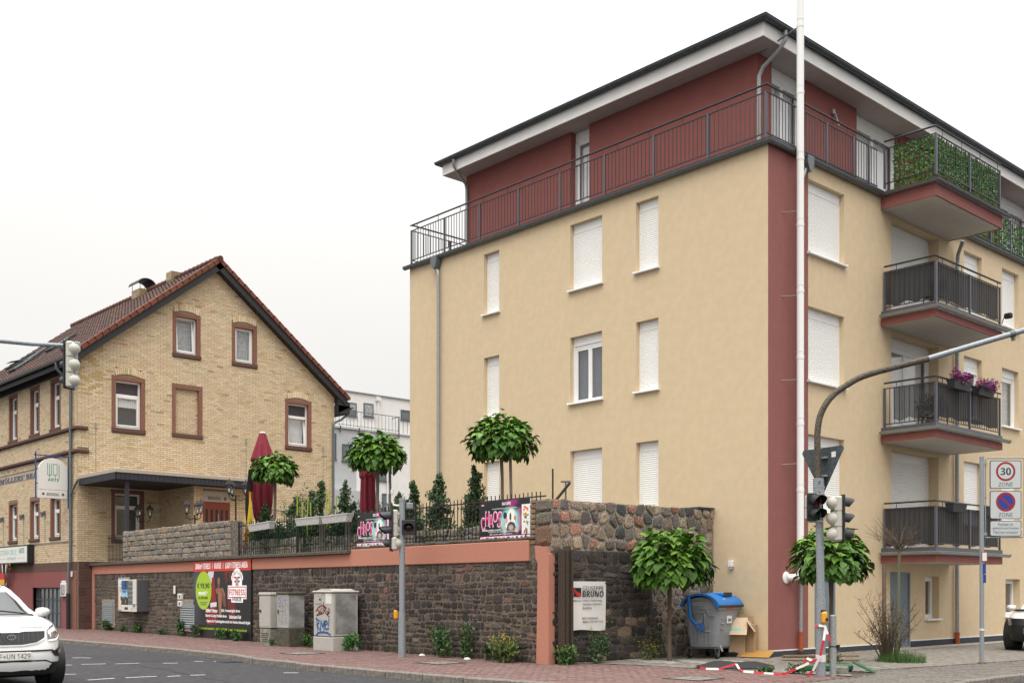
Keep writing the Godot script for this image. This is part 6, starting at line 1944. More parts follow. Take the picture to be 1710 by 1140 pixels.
func build_wall_fixtures() -> void:
	mk("cabinet", Color(0.43, 0.42, 0.385), 0.75, 0, "stain", "", 0.8)
	mk("cabinet_dirty", Color(0.31, 0.31, 0.305), 0.8, 0, "mottle", "", 0.25)
	mk("cabinet_base", Color(0.3, 0.285, 0.245), 0.9, 0, "mottle", "n_rough", 0.5, 0.4)
	mk("moss_base", Color(0.1, 0.09, 0.065), 0.95, 0, "mottle", "n_rough", 0.6, 0.5)
	mk("spray_blue", Color(0.01, 0.1, 0.34), 0.6)
	mk("spray_red", Color(0.17, 0.02, 0.02), 0.7)
	mk("banner_red", Color(0.56, 0.045, 0.02), 0.5)
	mk("print_green", Color(0.36, 0.55, 0.02), 0.5)
	mk("print_grey", Color(0.12, 0.12, 0.13), 0.5)
	mk("logo_red", Color(0.5, 0.03, 0.03), 0.5)
	mk("pink", Color(0.72, 0.03, 0.25), 0.5)
	mk("machine_grey", Color(0.1, 0.105, 0.115), 0.5, 0.2)
	mk("machine_white", Color(0.64, 0.62, 0.55), 0.45)
	mk("print_orange", Color(0.75, 0.35, 0.08), 0.5)
	# fitness banner
	var im := Image.create(320, 200, false, Image.FORMAT_RGB8)
	im.fill(Color(0.05, 0.055, 0.075))
	ell(im, 20, 60, 70, 90, Color(0.36, 0.38, 0.42, 0.9), 1.0)
	ell(im, 60, 190, 110, 60, Color(0.2, 0.18, 0.17, 0.8), 1.0)
	ell(im, 15, 140, 40, 60, Color(0.25, 0.28, 0.34, 0.7), 1.0)
	ell(im, 210, 90, 80, 90, Color(0.16, 0.09, 0.08, 0.8), 1.0)
	pol(im, [Vector2(75, 40), Vector2(100, 18), Vector2(122, 22), Vector2(112, 62)], Color(0.82, 0.83, 0.85))
	pol(im, [Vector2(108, 45), Vector2(122, 40), Vector2(132, 105), Vector2(104, 105)], Color(0.55, 0.06, 0.05))
	pol(im, [Vector2(75, 122), Vector2(132, 118), Vector2(140, 162), Vector2(82, 165)], Color(0.5, 0.06, 0.05))
	pol(im, [Vector2(178, 24), Vector2(214, 8), Vector2(216, 44), Vector2(186, 58)], Color(0.42, 0.05, 0.05))
	pol(im, [Vector2(192, 38), Vector2(204, 28), Vector2(206, 44), Vector2(194, 52)], Color(0.1, 0.04, 0.04))
	pol(im, [Vector2(196, 70), Vector2(228, 55), Vector2(240, 130), Vector2(236, 160), Vector2(200, 130)], Color(0.4, 0.05, 0.05))
	pol(im, [Vector2(100, 108), Vector2(136, 106), Vector2(136, 118), Vector2(100, 120)], Color(0.85, 0.85, 0.85))
	# seated woman in shorts, arms round her knee
	ell(im, 146, 56, 17, 22, Color(0.03, 0.025, 0.03))
	ell(im, 147, 52, 8, 10, Color(0.55, 0.35, 0.26))
	pol(im, [Vector2(143, 60), Vector2(152, 60), Vector2(154, 69), Vector2(141, 69)], Color(0.48, 0.3, 0.22))
	pol(im, [Vector2(130, 72), Vector2(150, 68), Vector2(166, 70), Vector2(162, 94), Vector2(134, 95)], Color(0.05, 0.04, 0.045))
	pol(im, [Vector2(130, 73), Vector2(138, 70), Vector2(172, 70), Vector2(184, 86), Vector2(184, 95), Vector2(176, 94), Vector2(164, 78), Vector2(134, 85)], Color(0.56, 0.36, 0.27))
	pol(im, [Vector2(142, 82), Vector2(160, 78), Vector2(166, 85), Vector2(162, 132), Vector2(168, 144), Vector2(150, 144), Vector2(148, 127)], Color(0.6, 0.4, 0.3))
	pol(im, [Vector2(166, 85), Vector2(184, 93), Vector2(188, 114), Vector2(178, 120), Vector2(168, 101)], Color(0.44, 0.27, 0.2))
	printed("fitness_print", im, 0.45)
	var b := thing("fitness_banner", "large black and red fitness advertising banner with a green price bubble on the wall", "banner", WX * at(V(-13.94, 1.14, 0.075)))
	part("printed_sheet", sheet(3.78, 2.28), "fitness_print", b)
	part("backing", M.new().box(V(0, 0, -0.02), V(3.77, 2.27, 0.03)), "black_matt", b)
	part("red_header", M.new().box(V(0, 0.985, 0.002), V(3.78, 0.31, 0.006)), "banner_red", b)
	text("lettering", "3000m² FITNESS", 1.05, 0.17, "pure", b, at(V(-1.22, 0.99, 0.005)), "bold")
	text("lettering", "KURSE", 0.45, 0.17, "pure", b, at(V(-0.2, 0.99, 0.005)), "bold")
	text("lettering", "LADY FITNESS AREA", 1.4, 0.17, "pure", b, at(V(1.0, 0.99, 0.005)), "bold")
	part("divider", M.new().box(V(-0.56, 0.99, 0.006), V(0.015, 0.17, 0.003)).box(V(0.16, 0.99, 0.006), V(0.015, 0.17, 0.003)), "pure", b)
	var bub := M.new()
	for i in 40:
		var a0 := TAU * i / 40
		var a1 := TAU * (i + 1) / 40
		bub.tri(V(-1.17, 0.27, 0.004), V(-1.17 + cos(a0) * 0.55, 0.27 + sin(a0) * 0.57, 0.004), V(-1.17 + cos(a1) * 0.55, 0.27 + sin(a1) * 0.57, 0.004))
	part("green_bubble", bub, "print_green", b)
	text("lettering", "€ 19,90", 0.84, 0.17, "ink", b, at(V(-1.18, 0.4, 0.006)), "bold")
	text("lettering", "monatl.*", 0.62, 0.13, "pure", b, at(V(-1.2, 0.19, 0.006)), "bold")
	text("lettering", "ALL INCLUSIVE", 0.66, 0.07, "ink", b, at(V(-1.2, 0.05, 0.006)), "bold")
	part("small_print", M.new().box(V(-1.17, -0.09, 0.006), V(0.5, 0.025, 0.002)).box(V(-1.17, -0.15, 0.006), V(0.4, 0.025, 0.002)), "print_grey", b)
	for r in [["3000m² Fitness", -0.62, -0.32, 0.8], ["XXL Freeweight Area", 0.62, -0.32, 1.2], ["Kurse & Lady Fitness Area", -0.32, -0.48, 1.4], ["Solarium-Flat", 0.92, -0.48, 0.75], ["Open Air Trainingsbereich im Venice Beach-Style", 0.45, -0.64, 2.8]]:
		text("lettering", r[0], r[3], 0.105, "pure", b, at(V(r[1], r[2], 0.004)), "bold")
	text("lettering", "Am Kavalleriesand 4  /  06151-4565969  |  www.fitnessfabrik.de", 3.1, 0.09, "print_green", b, at(V(0.1, -0.86, 0.004)), "bold")
	var lg := M.new()
	lg.box(V(1.05, 0.52, 0.004), V(0.6, 0.34, 0.004)).box(V(1.05, 0.22, 0.0045), V(1.16, 0.38, 0.004)).box(V(1.05, 0.03, 0.004), V(0.72, 0.2, 0.004))
	for i in 7: lg.box(V(1.05 + cos(PI * i / 6.0) * 0.3, 0.62 + sin(PI * i / 6.0) * 0.16, 0.0042), V(0.12, 0.12, 0.004), Color.WHITE, Basis(V(0, 0, 1), PI * i / 6.0))
	disc(lg, V(1.05, 0.6, 0.0062), 0.0, 0.3)
	part("gear_emblem", lg, "pure", b)
	text("emblem_letter", "F", 0.17, 0.26, "logo_red", b, Transform3D(Basis(V(0, 1, 0), PI), V(0.95, 0.53, 0.011)), "bold", 0.003)
	text("emblem_letter", "F", 0.17, 0.26, "print_grey", b, at(V(1.16, 0.53, 0.009)), "bold")
	var rg := M.new()
	ring(rg, 1.1, 0.32, 0.025, 0.006, 0.009, 1.05, 0.22)
	part("emblem_frame", rg, "logo_red", b)
	text("lettering", "FITNESS", 0.96, 0.17, "logo_red", b, at(V(1.05, 0.22, 0.0085)), "bold")
	text("lettering", "FABRIK", 0.58, 0.13, "print_grey", b, at(V(1.05, 0.03, 0.0085)), "bold")
	# two circus posters on the fence
	im = Image.create(320, 160, false, Image.FORMAT_RGB8)
	im.fill(Color(0.065, 0.06, 0.085))
	ell(im, 205, 5, 60, 34, Color(0.6, 0.12, 0.45, 0.95), 0.6)
	ell(im, 195, 88, 85, 72, Color(0.55, 0.85, 0.82, 1.0), 0.35)
	pol(im, [Vector2(196, 34), Vector2(222, 60), Vector2(236, 130), Vector2(160, 130), Vector2(172, 62)], Color(0.93, 0.92, 0.9))
	ell(im, 205, 62, 26, 34, Color(0.95, 0.94, 0.92), 0.4)
	ell(im, 163, 62, 12, 14, Color(0.12, 0.1, 0.18)); ell(im, 172, 82, 9, 16, Color(0.9, 0.55, 0.8), 0.5)
	ell(im, 197, 68, 6, 16, Color(0.2, 0.15, 0.17)); ell(im, 226, 74, 7, 9, Color(0.93, 0.36, 0.15)); ell(im, 199, 24, 4, 6, Color(0.8, 0.1, 0.1)); ell(im, 158, 94, 6, 7, Color(0.95, 0.7, 0.1))
	pol(im, [Vector2(168, 128), Vector2(182, 96), Vector2(198, 88), Vector2(222, 94), Vector2(240, 128), Vector2(238, 146), Vector2(166, 146)], Color(0.25, 0.2, 0.21))
	ell(im, 200, 112, 22, 16, Color(0.72, 0.68, 0.68), 0.5); ell(im, 162, 122, 16, 16, Color(0.8, 0.7, 0.68), 0.5); ell(im, 236, 122, 18, 16, Color(0.8, 0.7, 0.68), 0.5)
	pol(im, [Vector2(254, 30), Vector2(261, 36), Vector2(262, 126), Vector2(254, 126)], Color(0.9, 0.2, 0.55))
	pol(im, [Vector2(244, 40), Vector2(250, 36), Vector2(252, 110), Vector2(242, 90)], Color(0.55, 0.6, 0.7))
	im.fill_rect(Rect2i(268, 22, 52, 120), Color(0.92, 0.93, 0.94))
	for k in 4:
		im.fill_rect(Rect2i(268, 22 + k * 30, 52, 1), Color(0.75, 0.77, 0.8))
		for q in 9: ell(im, 294 + rf(-15, 15), 38 + k * 30 + rf(-8, 8), rf(3, 7), rf(3, 6), [[Color(0.93, 0.5, 0.2), Color(0.9, 0.3, 0.15), Color(0.95, 0.7, 0.2)], [Color(0.9, 0.65, 0.1), Color(0.4, 0.6, 0.15), Color(0.55, 0.3, 0.4)], [Color(0.5, 0.65, 0.2), Color(0.7, 0.7, 0.35), Color(0.6, 0.3, 0.3)], [Color(0.35, 0.2, 0.18), Color(0.85, 0.6, 0.5), Color(0.6, 0.4, 0.2)]][k][q % 3])
	im.fill_rect(Rect2i(0, 146, 320, 14), Color(0.93, 0.9, 0.92))
	im.fill_rect(Rect2i(0, 144, 320, 2), Color(0.8, 0.2, 0.5))
	for q in 11: im.fill_rect(Rect2i(8 + q * 28, 149, int(rf(10, 22)), 7), [Color(0.9, 0.5, 0.45), Color(0.3, 0.2, 0.5), Color(0.6, 0.6, 0.65), Color(0.15, 0.14, 0.16), Color(0.75, 0.2, 0.35)][q % 5])
	im.fill_rect(Rect2i(4, 10, 9, 6), Color(0.9, 0.4, 0.1)); im.fill_rect(Rect2i(13, 10, 9, 6), Color(0.9, 0.85, 0.85)); im.fill_rect(Rect2i(22, 10, 9, 6), Color(0.2, 0.3, 0.7))
	printed("circus_print", im, 0.4)
	var pw := 1.58
	var ph := 0.79
	var ps := thing("circus_poster", "right circus poster board on the fence, uncovered, beside the rubble wall", "poster", WX * at(V(-1.29, 2.84, -0.13)), "circus posters on the fence")
	ps.rotation.z = 0.0
	part("board", M.new().box(V(0, 0, -0.007), V(pw, ph, 0.012)), "pure", ps)
	part("printed_sheet", sheet(pw, ph, 0.0015), "circus_print", ps)
	var ch := [["C", -0.7, -0.05, 0.11, 0.24, 0.12], ["H", -0.56, 0.05, 0.11, 0.28, -0.04], ["A", -0.43, 0.0, 0.12, 0.24, 0.04], ["O", -0.295, 0.08, 0.12, 0.2, 0.0], ["S", -0.16, 0.02, 0.11, 0.3, -0.08]]
	for q in ch:
		var bs := Basis(V(0, 0, 1), q[5])
		text("lettering", q[0], q[3] + 0.022, q[4] + 0.025, "pure", ps, Transform3D(bs, V(q[1], q[2], 0.002)), "bold", 0.001)
		text("lettering", q[0], q[3], q[4], "pink", ps, Transform3D(bs, V(q[1], q[2], 0.0035)), "bold", 0.001)
	text("lettering", "SCHRÄG·SCHRILL·LUSTIG", 0.6, 0.04, "pure", ps, at(V(-0.43, -0.19, 0.002)), "bold", 0.001)
	text("lettering", "DA CAPO", 0.27, 0.06, "pure", ps, at(V(0.06, 0.33, 0.002)), "bold", 0.001)
	text("lettering", "Comedy Dinner Variété aus Darmstadt und Frankfurt", 0.8, 0.03, "pure", ps, at(V(0.0, 0.235, 0.002)), "sans", 0.001)
	text("lettering", "30. Nov. bis 31. Dez. 2016 Darmstadt Karolinenplatz", 0.92, 0.035, "pure", ps, at(V(-0.06, -0.235, 0.002)), "sans", 0.001)
	text("lettering", "06071-922288 · www.dacapo-variete.de", 0.72, 0.035, "pure", ps, at(V(-0.12, -0.285, 0.002)), "sans", 0.001)
	var p2 := ps.duplicate()
	named(p2, "circus_poster", self)
	p2.transform = WX * at(V(-6.1, 2.86, -0.13))
	tag(p2, "left circus poster board on the fence, partly hidden by the pedestrian signal", "poster")
	# demolition firm's white sheet on the side wall
	var gb := thing("company_sheet", "white company sheet with a red and black excavator logo on the rubble side wall", "sign", Transform3D(ry(PI / 2), V(-1.5, 1.11, 3.92)))
	var cm := M.new()
	for i in 10:
		for j in 10:
			var q := []
			for e in [[i, j], [i + 1, j], [i + 1, j + 1], [i, j + 1]]:
				var u: float = e[0] / 10.0
				var v: float = e[1] / 10.0
				q.append(V((u - 0.5) * (1.02 - 0.03 * v), (v - 0.5) * 0.96 + 0.015 * sin(u * 6.0) * (1 - v), 0.012 * sin(u * 5.0 + v * 3.0)))
			cm.quad(q[0], q[1], q[2], q[3])
	part("sheet", cm, "sign_white", gb)
	part("logo", M.new().box(V(-0.35, 0.27, 0.02), V(0.25, 0.17, 0.004)), "black", gb)
	part("logo_arm", M.new().prism(PackedVector2Array([Vector2(-0.47, 0.2), Vector2(-0.47, 0.34), Vector2(-0.43, 0.34), Vector2(-0.33, 0.27), Vector2(-0.24, 0.25), Vector2(-0.23, 0.19), Vector2(-0.34, 0.19), Vector2(-0.42, 0.29), Vector2(-0.43, 0.2)]), 0.022, 0.025), "logo_red", gb)
	text("lettering", "GIUSEPPE", 0.6, 0.085, "ink", gb, at(V(0.12, 0.345, 0.018)), "sans")
	text("lettering", "BRUNO", 0.6, 0.12, "ink", gb, at(V(0.12, 0.235, 0.018)), "bold")
	for r in [["Abbruch, Erdbau, Entkernung,", -0.03, 0.1, 0.84], ["Gartenbau, Zisternen u.", 0.1, 0.03, 0.56], ["Kanalbau", -0.05, -0.04, 0.25], ["64521 Heidesheim", 0.04, -0.24, 0.46], ["Mobil: 0170 / 241 70 02", 0.12, -0.31, 0.58]]:
		text("lettering", r[0], r[3], 0.045, "ink", gb, at(V(r[1], r[2], 0.016)), "sans")
	for q in [[-0.48, 0.45], [0.48, 0.45], [-0.49, -0.45], [0.49, -0.45]]: part("screw", M.new().lathe([Vector2(0.018, 0), Vector2(0.012, 0.008), Vector2(0, 0.01)], Transform3D(Basis(V(1, 0, 0), PI / 2), V(q[0], q[1], 0.012)), 8), "zinc", gb)
	# vents, meter boxes
	for q in [[-23.05, 0.58, "grey louvred wall vent left of the information panel"], [-16.25, 0.62, "grey louvred wall vent at the left edge of the fitness banner"]]:
		var t := thing("wall_vent", q[2], "vent", WX * at(V(q[0], q[1], 0.0)), "louvred vents in the retaining wall")
		part("surround", M.new().bev(V(0, 0.02, 0.03), V(1.2, 0.98, 0.05), 0.01), "mortar_grey", t)
		part("frame", ring(M.new(), 1.0, 0.7, 0.06, 0.05, 0.085), "galvanised", t)
		for i in 9: part("louvre", M.new().box(V(0, -0.28 + i * 0.07, 0.07), V(0.9, 0.055, 0.012), Color.WHITE, Basis(V(1, 0, 0), -0.6)), "galvanised", t)
	for q in [[1.22, "upper of two small white meter boxes on the wall left of the banner"], [1.0, "lower of two small white meter boxes on the wall left of the banner"]]:
		var t := thing("meter_box", q[1], "meter box", WX * at(V(-16.8, q[0], 0.04)), "small white meter boxes")
		part("box", M.new().bev(V(0, 0, 0.03), V(0.26, 0.18, 0.09), 0.012), "sign_white", t)
		part("window", M.new().box(V(0.03, 0.0, 0.077), V(0.1, 0.09, 0.004)), "curtain_grey", t)
	var ts := thing("white_wall_marker", "narrow white plate on the basalt wall above the meter boxes", "plate", WX * at(V(-17.3, 1.43, 0.03)))
	part("plate", M.new().bev(V(0, 0, 0.02), V(0.13, 0.26, 0.02), 0.006), "sign_white", ts)
	# information panel and vending machine
	var ip := thing("information_panel", "tall white tourist information panel on the wall beside the vending machine", "information panel", WX * at(V(-21.45, 1.27, 0.05)))
	part("frame", M.new().bev(V(0, 0, 0.03), V(1.02, 1.16, 0.06), 0.012), "zinc_light", ip)
	part("sheet", M.new().box(V(0, 0.0, 0.062), V(0.94, 1.04, 0.005)), "sign_white", ip)
	part("orange_stripe", M.new().box(V(-0.41, -0.12, 0.066), V(0.07, 0.78, 0.003)).box(V(0.28, 0.35, 0.066), V(0.1, 0.11, 0.003)), "print_orange", ip)
	text("lettering", "Groß-Umstadt", 0.36, 0.05, "ink", ip, at(V(0.2, 0.45, 0.065)), "bold")
	var lines := M.new()
	for i in 9:
		lines.box(V(-0.1, 0.36 - i * 0.028 - (0.05 if i > 1 else 0.0), 0.0655), V([0.45, 0.4][i % 2], 0.012, 0.002))
		lines.box(V(0.3, 0.05 - i * 0.05, 0.0655), V(0.16, 0.012, 0.002))
		lines.box(V(-0.06, -0.28 - i * 0.022, 0.0655), V(0.4, 0.008, 0.002))
	part("text_lines", lines, "zinc_light", ip)
	part("pictures", M.new().box(V(-0.19, -0.13, 0.066), V(0.12, 0.15, 0.002)).box(V(0.05, -0.1, 0.066), V(0.2, 0.13, 0.002)).box(V(0.05, -0.34, 0.066), V(0.16, 0.07, 0.002)).box(V(0.25, 0.2, 0.066), V(0.18, 0.1, 0.002)), "machine_grey", ip)
	var vm := thing("vending_machine", "white and dark grey vending machine with a blue advert on the basalt wall", "vending machine", WX * at(V(-20.15, 1.235, 0.0)))
	part("case", M.new().bev(V(0, 0, 0.2), V(1.36, 1.06, 0.4), 0.015), "machine_grey", vm)
	part("front_panel", M.new().bev(V(0.5, 0.12, 0.41), V(0.3, 0.82, 0.03), 0.01).bev(V(0, -0.42, 0.41), V(1.32, 0.22, 0.03), 0.01).bev(V(-0.15, 0.51, 0.41), V(1.05, 0.035, 0.03), 0.006), "machine_white", vm)
	part("drawers", M.new().box(V(0.13, 0.1, 0.405), V(0.42, 0.78, 0.012)), "zinc_light", vm)
	for i in 5: part("drawer_pull", M.new().bev(V(0.13, -0.2 + i * 0.15, 0.42), V(0.36, 0.1, 0.015), 0.005), "zinc", vm)
	im = Image.create(64, 96, false, Image.FORMAT_RGB8)
	for y in 96:
		for x in 64: im.set_pixel(x, y, Color(0.42, 0.68, 0.82).lerp(Color(0.75, 0.85, 0.9), y / 60.0) if y < 52 else Color(0.14, 0.17, 0.1))
	im.fill_rect(Rect2i(8, 6, 48, 6), Color(0.05, 0.12, 0.3)); im.fill_rect(Rect2i(18, 16, 28, 5), Color(0.05, 0.12, 0.3))
	for q in 30: ell(im, rf(0, 64), rf(50, 66), rf(4, 9), rf(4, 10), Color(0.17, rf(0.16, 0.26), 0.1))
	ell(im, 28, 50, 8, 8, Color(0.45, 0.4, 0.42)); im.fill_rect(Rect2i(38, 66, 10, 22), Color(0.6, 0.45, 0.3)); im.fill_rect(Rect2i(40, 58, 6, 9), Color(0.15, 0.15, 0.25))
	printed("advert_print", im, 0.4)
	part("advert", M.new().quad(V(-0.66, -0.3, 0.42), V(-0.1, -0.3, 0.42), V(-0.1, 0.2, 0.42), V(-0.66, 0.2, 0.42)), "advert_print", vm)
	part("sticker", M.new().box(V(-0.48, 0.41, 0.415), V(0.34, 0.13, 0.01)).box(V(-0.48, 0.28, 0.415), V(0.34, 0.1, 0.01)), "spray_blue", vm)
	part("display", M.new().box(V(-0.2, -0.42, 0.428), V(0.28, 0.08, 0.006)), "black", vm)
	part("coin_slot", M.new().bev(V(0.5, -0.3, 0.44), V(0.14, 0.1, 0.06), 0.012).box(V(0.28, -0.44, 0.428), V(0.05, 0.05, 0.008)), "zinc_light", vm)
	# cabinets
	var c1 := thing("utility_cabinet", "clean pale utility cabinet with a black lock overlapping the fitness banner", "utility cabinet", WX * at(V(-10.0, 0, 0.5)), "utility cabinets at the retaining wall")
	part("base", M.new().bev(V(0, 0.2, 0), V(0.56, 0.44, 0.42), 0.015), "cabinet_base", c1)
	part("body", M.new().bev(V(0, 0.86, 0), V(0.6, 0.84, 0.44), 0.015), "cabinet", c1)
	part("lid", M.new().bev(V(0, 1.32, 0), V(0.64, 0.08, 0.48), 0.02), "cabinet", c1)
	part("door", M.new().bev(V(0, 0.86, 0.222), V(0.54, 0.76, 0.01), 0.004), "cabinet", c1)
	part("lock", M.new().lathe([Vector2(0.04, 0), Vector2(0.035, 0.02), Vector2(0, 0.022)], Transform3D(Basis(V(1, 0, 0), PI / 2), V(-0.2, 0.88, 0.226)), 12), "black", c1)
	for i in 5: part("vent_rib", M.new().box(V(0, 0.1 + i * 0.05, 0.212), V(0.34, 0.02, 0.008)), "moss_base", c1)
	var c2 := thing("utility_cabinet", "stained grey utility cabinet with purple smears on a mossy plinth", "utility cabinet", WX * at(V(-9.0, 0, 0.5)), "utility cabinets at the retaining wall")
	part("base", M.new().bev(V(0, 0.23, 0), V(0.62, 0.48, 0.46), 0.015), "moss_base", c2)
	part("body", M.new().bev(V(0, 0.89, 0), V(0.6, 0.84, 0.44), 0.012), "cabinet_dirty", c2)
	part("lid", M.new().bev(V(0, 1.34, 0), V(0.66, 0.07, 0.5), 0.015), "moss_base", c2)
	im = Image.create(96, 128, false, Image.FORMAT_RGB8)
	im.fill(Color(0.62, 0.62, 0.63))
	for q in 240:
		var y := rf(8, 118)
		ell(im, rf(6, 90), y, rf(2, 8), rf(2, 8), (Color(0.33, 0.29, 0.47, 0.4) if y < 36 else (Color(0.34, 0.32, 0.25, 0.35) if y < 75 else Color(0.4, 0.38, 0.33, 0.3))) if rf(0, 1) < 0.75 else Color(0.68, 0.67, 0.66, 0.5), 0.8)
	printed("smears", im, 0.8)
	part("door", M.new().quad(V(-0.28, 0.5, 0.226), V(0.26, 0.5, 0.226), V(0.26, 1.28, 0.226), V(-0.28, 1.28, 0.226)), "smears", c2)
	part("door_frame", ring(M.new(), 0.58, 0.82, 0.02, 0.222, 0.232, -0.005, 0.89), "cabinet", c2)
	part("lock", M.new().bev(V(-0.24, 0.88, 0.235), V(0.05, 0.1, 0.02), 0.006), "moss_base", c2)
	var c3 := thing("utility_cabinet", "large pale utility cabinet sprayed with red scrawl and blue graffiti letters", "utility cabinet", WX * at(V(-6.86, 0, 0.48)), "utility cabinets at the retaining wall")
	part("base", M.new().bev(V(0, 0.15, 0), V(0.92, 0.34, 0.7), 0.015), "cabinet", c3)
	part("body", M.new().bev(V(0, 0.84, 0), V(0.9, 1.02, 0.68), 0.015), "cabinet", c3)
	part("lid", M.new().bev(V(0, 1.38, 0), V(0.95, 0.05, 0.74), 0.018).prism(PackedVector2Array([Vector2(-0.4, 1.4), Vector2(0.4, 1.4), Vector2(0.2, 1.45), Vector2(-0.2, 1.45)]), -0.3, 0.3), "cabinet", c3)
	part("joint_shadow_gap", M.new().box(V(0, 0.325, 0), V(0.89, 0.016, 0.675)), "black_matt", c3)
	part("side_door", M.new().bev(V(0.452, 0.86, 0.0), V(0.01, 0.92, 0.56), 0.004), "cabinet_dirty", c3)
	part("inspection_flap", M.new().bev(V(-0.22, 1.21, 0.345), V(0.27, 0.23, 0.015), 0.005).box(V(-0.22, 1.3, 0.354), V(0.2, 0.03, 0.004)), "cabinet", c3)
	part("lock", M.new().lathe([Vector2(0.03, 0), Vector2(0.025, 0.015), Vector2(0, 0.017)], Transform3D(Basis(V(1, 0, 0), PI / 2), V(-0.12, 1.2, 0.352)), 10), "black", c3)
	part("sticker", M.new().box(V(0.25, 1.22, 0.344), V(0.27, 0.24, 0.003)), "sign_white", c3)
	part("sticker_mark", M.new().box(V(0.32, 1.3, 0.346), V(0.015, 0.04, 0.002)), "logo_red", c3)
	var z := 0.347
	var r := M.new()
	for s in [[Vector2(-0.33, 0.92), Vector2(-0.2, 1.02), Vector2(-0.05, 1.06), Vector2(0.08, 1.04), Vector2(0.16, 1.0)], [Vector2(-0.28, 0.96), Vector2(-0.16, 0.9), Vector2(-0.24, 0.84), Vector2(-0.3, 0.82), Vector2(-0.1, 0.86), Vector2(0.02, 0.88)], [Vector2(-0.14, 0.98), Vector2(-0.12, 0.86), Vector2(-0.05, 0.9), Vector2(-0.06, 1.0)], [Vector2(0.02, 1.12), Vector2(0.03, 0.9)], [Vector2(0.04, 1.02), Vector2(0.12, 0.98), Vector2(0.06, 0.93), Vector2(0.16, 0.86), Vector2(0.28, 0.8)], [Vector2(0.16, 0.94), Vector2(0.24, 0.9), Vector2(0.18, 0.84), Vector2(0.3, 0.9)], [Vector2(0.2, 0.86), Vector2(0.27, 0.93)], [Vector2(0.24, 1.0), Vector2(0.25, 0.98)], [Vector2(0.29, 0.97), Vector2(0.3, 0.95)]]: stroke(r, s, 0.028, z)
	part("red_scrawl", r, "spray_red", c3)
	var bl := M.new()
	for s in [[Vector2(-0.3, 0.76), Vector2(-0.28, 0.6), Vector2(-0.25, 0.46)], [Vector2(-0.32, 0.74), Vector2(-0.18, 0.7), Vector2(-0.2, 0.64), Vector2(-0.29, 0.6), Vector2(-0.12, 0.46)], [Vector2(-0.12, 0.46), Vector2(-0.09, 0.7), Vector2(-0.02, 0.55), Vector2(0.05, 0.7), Vector2(0.04, 0.47)], arc(Vector2(0.14, 0.62), Vector2(0.055, 0.08), 0.0, PI * 1.1), [Vector2(0.09, 0.6), Vector2(0.1, 0.52), Vector2(0.15, 0.49), Vector2(0.22, 0.53)], [Vector2(0.1, 0.6), Vector2(0.19, 0.63)], [Vector2(0.27, 0.76), Vector2(0.255, 0.58)], [Vector2(0.25, 0.53), Vector2(0.25, 0.5)]]: stroke(bl, s, 0.034, z)
	stroke(bl, [Vector2(-0.32, 0.34), Vector2(-0.22, 0.41), Vector2(0.0, 0.43), Vector2(0.2, 0.42), Vector2(0.33, 0.38)], 0.045, z + 0.002)
	part("blue_graffiti_letters", bl, "spray_blue", c3)

func signal_head(parent: Node, xf: Transform3D, lenses: int, called := "signal_head", hood := 0.2, colors := [Color(0.09, 0.006, 0.005), Color(0.01, 0.06, 0.02), Color(0.01, 0.06, 0.02)], pitch := 0.3) -> MeshInstance3D:
	# traffic light head facing local +z, domed pale back; origin at the middle of its front
	var h := lenses * pitch
	var back := M.new()
	back.bev(V(0, 0, -0.075), V(0.24, h - 0.02, 0.13), 0.03)
	for i in lenses:
		var y := h / 2 - pitch * (i + 0.5)
		back.lathe([Vector2(0.0, 0.12), Vector2(0.05, 0.11), Vector2(0.09, 0.075), Vector2(0.115, 0.02), Vector2(0.125, 0.0)], Transform3D(Basis(V(1, 0, 0), -PI / 2), V(0, y, -0.12)), 18)
		if i: back.box(V(0, y + pitch / 2, -0.075), V(0.246, 0.008, 0.136), Color(0.25, 0.25, 0.25))
	var o := part(called, back, "signal_shell", parent, xf)
	part("front_plate", M.new().bev(V(0, 0, 0.0), V(0.29, h + 0.02, 0.03), 0.01), "signal_black", o)
	for i in lenses:
		var y := h / 2 - pitch * (i + 0.5)
		part("lens", M.new().lathe([Vector2(0.0, 0.025), Vector2(0.05, 0.02), Vector2(0.095, 0.0)], Transform3D(Basis(V(1, 0, 0), PI / 2), V(0, y, 0.015)), 18, colors[i]), "lens", o)
		var v := M.new()
		for k in 22:
			var a0 := -0.55 + (PI + 1.1) * k / 22.0
			var a1 := -0.55 + (PI + 1.1) * (k + 1) / 22.0
			var l0 := hood * (0.55 + 0.45 * clampf(sin(a0) + 0.4, 0, 1))
			var l1 := hood * (0.55 + 0.45 * clampf(sin(a1) + 0.4, 0, 1))
			for rr in [0.108, 0.103]:
				v.quad(V(cos(a0) * rr, y + sin(a0) * rr, 0.01), V(cos(a1) * rr, y + sin(a1) * rr, 0.01), V(cos(a1) * rr * 0.96, y + sin(a1) * rr * 0.96 - l1 * 0.12, l1), V(cos(a0) * rr * 0.96, y + sin(a0) * rr * 0.96 - l0 * 0.12, l0))
		part("visor", v, "signal_black", o)
	return o

func push_box(parent: Node, xf: Transform3D) -> void:
	var b := part("request_button_box", M.new().bev(V(0, 0, 0.045), V(0.1, 0.2, 0.09), 0.03), "signal_yellow", parent, xf)
	part("button", M.new().lathe([Vector2(0.03, 0.0), Vector2(0.028, 0.012), Vector2(0, 0.014)], Transform3D(Basis(V(1, 0, 0), PI / 2), V(0, -0.03, 0.09)), 12), "black", b)
	part("bracket", M.new().box(V(0, 0.11, 0.02), V(0.05, 0.03, 0.06)), "black", b)

